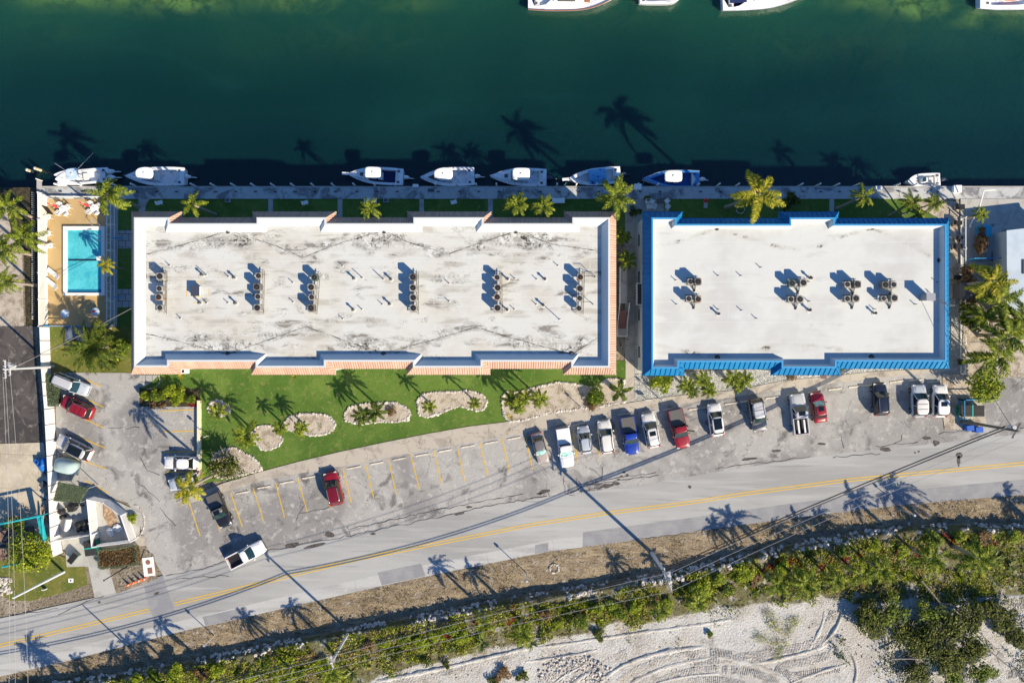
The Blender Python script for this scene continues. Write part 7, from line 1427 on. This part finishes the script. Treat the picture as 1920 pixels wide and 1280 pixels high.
for i, dy in enumerate((-1.0, 0, 1.0)): cab(up(A_, 9.5, dy * .2, dy * .8), up(C_, 11.5, 0, dy * 1.1), .7, m_cabw, .024, 'pale bare wire, %s of three between the bottom middle pole and the tallest pole' % ordn(i), 'wires between the two bottom poles')
for i, dy in enumerate((-1.0, 0, 1.0)): cab(up(A_, 9.5, dy * .2, dy * .8), up(Far2, 9.6, 0, dy * .8), .7, m_cabw, .024, 'pale bare wire, %s of three leaving the bottom middle pole to the left' % ordn(i), 'wires leaving to the lower left')
for i, dy in enumerate((-1.0, 0, 1.0)): cab(up(C_, 11.5, 0, dy * 1.1), up(E_, 10.8, 0, dy), .9, m_cabw, .024, 'pale bare wire, %s of three between the tallest pole and the dark wooden pole' % ordn(i), 'wires over the right road')
for i, dy in enumerate((0, .35)):
    cab(up(C_, 8.0, 0, dy), up(E_, 8.6, 0, dy), .6, m_cab, .075, '%s black cable of the pair crossing the right road' % ('upper', 'lower')[i], 'black cable pair'); cab(up(A_, 7.0, 0, dy), up(C_, 8.0, 0, dy), .9, m_cab, .05, '%s dark cable of the pair over the middle verge' % ('upper', 'lower')[i], 'dark cables over the verge'); cab(up(A_, 7.0, 0, dy), up(Far2, 7.2, 0, dy), 1.0, m_cab, .05, '%s dark cable of the pair over the lower left verge' % ('upper', 'lower')[i], 'dark cables lower left')
B_ = up(P(121, 1071), 9.6)
for i, dx in enumerate((-.6, 0, 1.2)): cab(up(D_, 9.2, dx * .4, dx), up(P(120 + dx * 8, 1400), 9.5, dx), .8, m_cabw, .02, 'thin pale wire, %s of three running down the left lots' % ordn(i), 'wires down the left lots')
cab(up(D_, 9.0), P(246, 580, 7.2), .5, m_cab, .03, 'dark wire from the left pole to the terracotta roof corner'); cab(up(D_, 8.2), P(246, 578, 7.0), .5, m_cabw, .02, 'pale wire from the left pole to the terracotta roof corner')
cab(up(E_, 10.0), P(1771, 574, ZD2 + 2), .5, m_cab, .03, 'dark wire from the right pole to the leaning service mast'); cab(up(E_, 9), up(P(2300, 740), 9), .4, m_cab, .04, 'dark cable leaving the right pole past the frame')
# ---------------------------------------------------------------- right-hand neighbours
m_pbr = mat('pale_blue_roof', (.46, .55, .64), .6, [dict(s=.5, d=4, c=(.40, .49, .58), lo=.45, hi=.65)])
t = thing('neighbour_house', 'low building with a pale blue metal roof at the right edge', 'building', P(1900, 520)); RF = [P(x, y, 3.2) - t.location for x, y in ((1892, 432), (1990, 420), (1990, 590), (1893, 590))]
mb = MB(); mb.prism([(p.x, p.y) for p in RF], 0, 3.0); mb.ob('wall', m_wallw, t); mb = MB(); mb.prism([(p.x * 1.0 + (-.3 if p.x < 3 else .3), p.y) for p in RF], 3.02, 3.2, True); mb.ob('roof', m_pbr, t); p = P(1921, 500, 3.3) - t.location; MB().box((p.x, p.y, 3.25), (.5, 1.8, .1)).ob('skylight', m_dkblue, t)
picket([(1800, 410), (1800, 700)], 1.3, .8, .03, 'white fence line close to the blue-edged block', 'wire_fence', 'fence', m_post, posts=4)
picket([(1812, 487), (1895, 486)], 1.8, .3, .2, 'pale board fence between the two right-hand yards', 'board_fence', 'fence', m_bcap)
t = thing('leaning_post', 'tall white davit post with a bent top by the right dock corner', 'post', P(1818, 425)); MB().path([(0, 0, 0), (0, 2.2, 2.0), (-.1, 4.2, 3.0), (1.5, 4.3, 3.0)], .07, 7).ob('arm', m_post, t); MB().box((0, 0, .1), (.3, .3, .2)).ob('base', m_post, t)
t = thing('patio_bench', 'turquoise bench and table set in the shaded right yard', 'bench', P(1841, 434)); m_t2 = mat('turquoise_plastic', (.03, .42, .62), .5); MB().box((0, 0, .72), (.95, 1.5, .06)).ob('tabletop', m_t2, t); [MB().box((s_ * .85, 0, .42), (.35, 1.4, .05)).ob('bench_seat', m_t2, t) for s_ in (-1, 1)]; [MB().box((0, s_ * .55, .36), (1.4, .08, .7)).ob('leg', m_t2, t) for s_ in (-1, 1)]
chair(1840, 453, 1, 'white plastic chair nearest the turquoise bench'); chair(1838, 471, 2, 'pale chair farther below the turquoise bench')
for i, (x, y, s_) in enumerate(((1799, 388, .7), (1795, 418, .6), (1795, 462, .7), (1798, 446, .5), (1794, 520, .6))):
    p = P(x, y, .5); t = thing('barbecue', 'dark grill or machine, %s from the canal beside the white fence' % ordn(i), 'grill', (p.x, p.y, 0), group='dark machines by the fence'); MB().box((0, 0, .75), (s_ * 1.6, s_, .4), top=.8).ob('hood', m_bin, t); MB().box((0, 0, .3), (s_ * 1.4, s_ * .8, .5)).ob('cart', m_rack, t); [MB().tube((a * s_ * .6, -.3, .08), (a * s_ * .7, -.3, .08), .1, n=8).ob('wheel', m_tyre, t) for a in (-1, 1)]
t = thing('garden_shed', 'small dark peaked shed against the white fence right of the blue-edged block', 'shed', P(1797, 547)); MB().box((0, 0, .9), (1.6, 1.9, 1.8)).ob('wall', m_grey, t); MB().box((0, 0, 2.0), (1.9, 2.2, .5), top=.5).ob('roof', mat('shed_roof', (.09, .09, .10), .6), t)
t = thing('wooden_crate', 'grey slatted crate beside the small dark shed', 'crate', P(1812, 565)); [MB().box((0, -.6 + .3 * k, .35), (1.7, .2, .06)).ob('slat', mat('grey_wood', (.3, .28, .26), .8), t) for k in range(5)]; MB().box((0, 0, .16), (1.6, 1.3, .3)).ob('body', m_wood, t)
# canal lawn odds and ends
for x, y, lb in ((299, 380, 'the second boat from the left'), (572, 380, 'an empty berth'), (851, 379, 'the boat with brown bow cushions')):
    p = P(x, y, .4); t = thing('lawn_chair', 'white folding chair on the canal lawn by %s' % lb, 'chair', (p.x, p.y, 0)); MB().box((0, 0, .4), (.8, .5, .06), .3).ob('seat', m_plas, t); MB().box((-.35, -.1, .62), (.08, .5, .45), .3).ob('backrest', m_plas, t); [MB().tube((a, b, 0), (a, b, .4), .03, n=5).ob('leg', m_plas, t) for a in (-.3, .3) for b in (-.2, .2)]
for i, (x, y) in enumerate(((428, 376), (724, 376))): t = thing('drain_box', 'small square grated box on the canal lawn, %s one' % ('left', 'right')[i], 'drain box', P(x, y)); MB().box((0, 0, .15), (.7, .6, .3)).ob('box', m_conc, t); MB().box((0, 0, .32), (.5, .4, .04)).ob('grate', m_grey, t)
for i, (x, y) in enumerate(((1214, 378), (1222, 378), (1250, 377), (1216, 388), (1226, 388), (1252, 388))): chair(x, y, i * 1.1, '%s pale patio chair from the left in the group at the blue roof corner' % ordn([0, 2, 4, 1, 3, 5][i]), 'patio chairs at the blue roof corner')
p = P(1238, 377, .5); t = thing('wicker_table', 'dark square low table between the patio chairs at the blue roof corner', 'table', (p.x, p.y, 0)); MB().box((0, 0, .45), (.9, .6, .08)).ob('tabletop', m_cush, t); [MB().box((a, b, .2), (.08, .08, .42)).ob('leg', m_cush, t) for a in (-.38, .38) for b in (-.22, .22)]
mb = MB(); [mb.box((P(1214 + 9 * (k % 5), 384 + 9 * (k // 5)).x, P(0, 384 + 9 * (k // 5)).y, .03), (.55, .55, .04)) for k in range(15)]; mb.ob('paving_slab', m_conc, kind='structure')
p = P(1323, 380, .6); t = thing('grill_trolley', 'red-lidded grill trolley standing on the canal lawn', 'grill', (p.x, p.y, 0)); MB().blob((0, .25, .85), .3, 1, .05, .8).ob('lid', m_redc, t, smooth=True); MB().box((0, -.25, .6), (.5, .9, .1)).ob('shelf', m_rack, t); [MB().tube((a, b, 0), (a, b, .6), .03, n=5).ob('leg', m_rack, t) for a in (-.2, .2) for b in (-.6, .3)]
t = thing('floor_drain', 'black rectangular grate set in the dock between two boats', 'grate', P(808, 357)); MB().box((0, 0, .1), (.8, .4, .03)).ob('frame', m_bin, t); MB().box((0, 0, .12), (.7, .3, .02)).ob('bars', m_grey, t)
t = thing('floor_drain', 'brown grate in the sidewalk below the blue roof', 'grate', P(1545, 707, .13)); MB().box((0, 0, .01), (.75, .45, .03)).ob('frame', mat('rusty_cover', (.25, .12, .08), .7), t); MB().box((0, 0, .03), (.6, .3, .02)).ob('bars', m_grey, t)
p = P(342, 694, 1.0); t = thing('wall_unit', 'white louvred unit at the foot of the terracotta roof corner', 'wall unit', (p.x, p.y, 0)); MB().box((0, 0, .6), (1.0, .9, 1.2)).ob('case', m_plas, t); MB().box((0, 0, 1.22), (.7, .6, .03)).ob('grille', m_trim, t)

# look-alikes that only their place tells apart
grp_ = {}
for o in S.objects:
    if o.parent is None and o.get('label') and o.get('group') and o['group'] != 'boulders edging the bank': grp_.setdefault(o['label'], []).append(o)
for lb, os_ in grp_.items():
    if 1 < len(os_) <= 30 and len(lb.split()) <= 12:
        for i, o in enumerate(sorted(os_, key=lambda q: (q.location.x, q.location.y))): o['label'] = lb + ', %s from the left' % ordn(i)
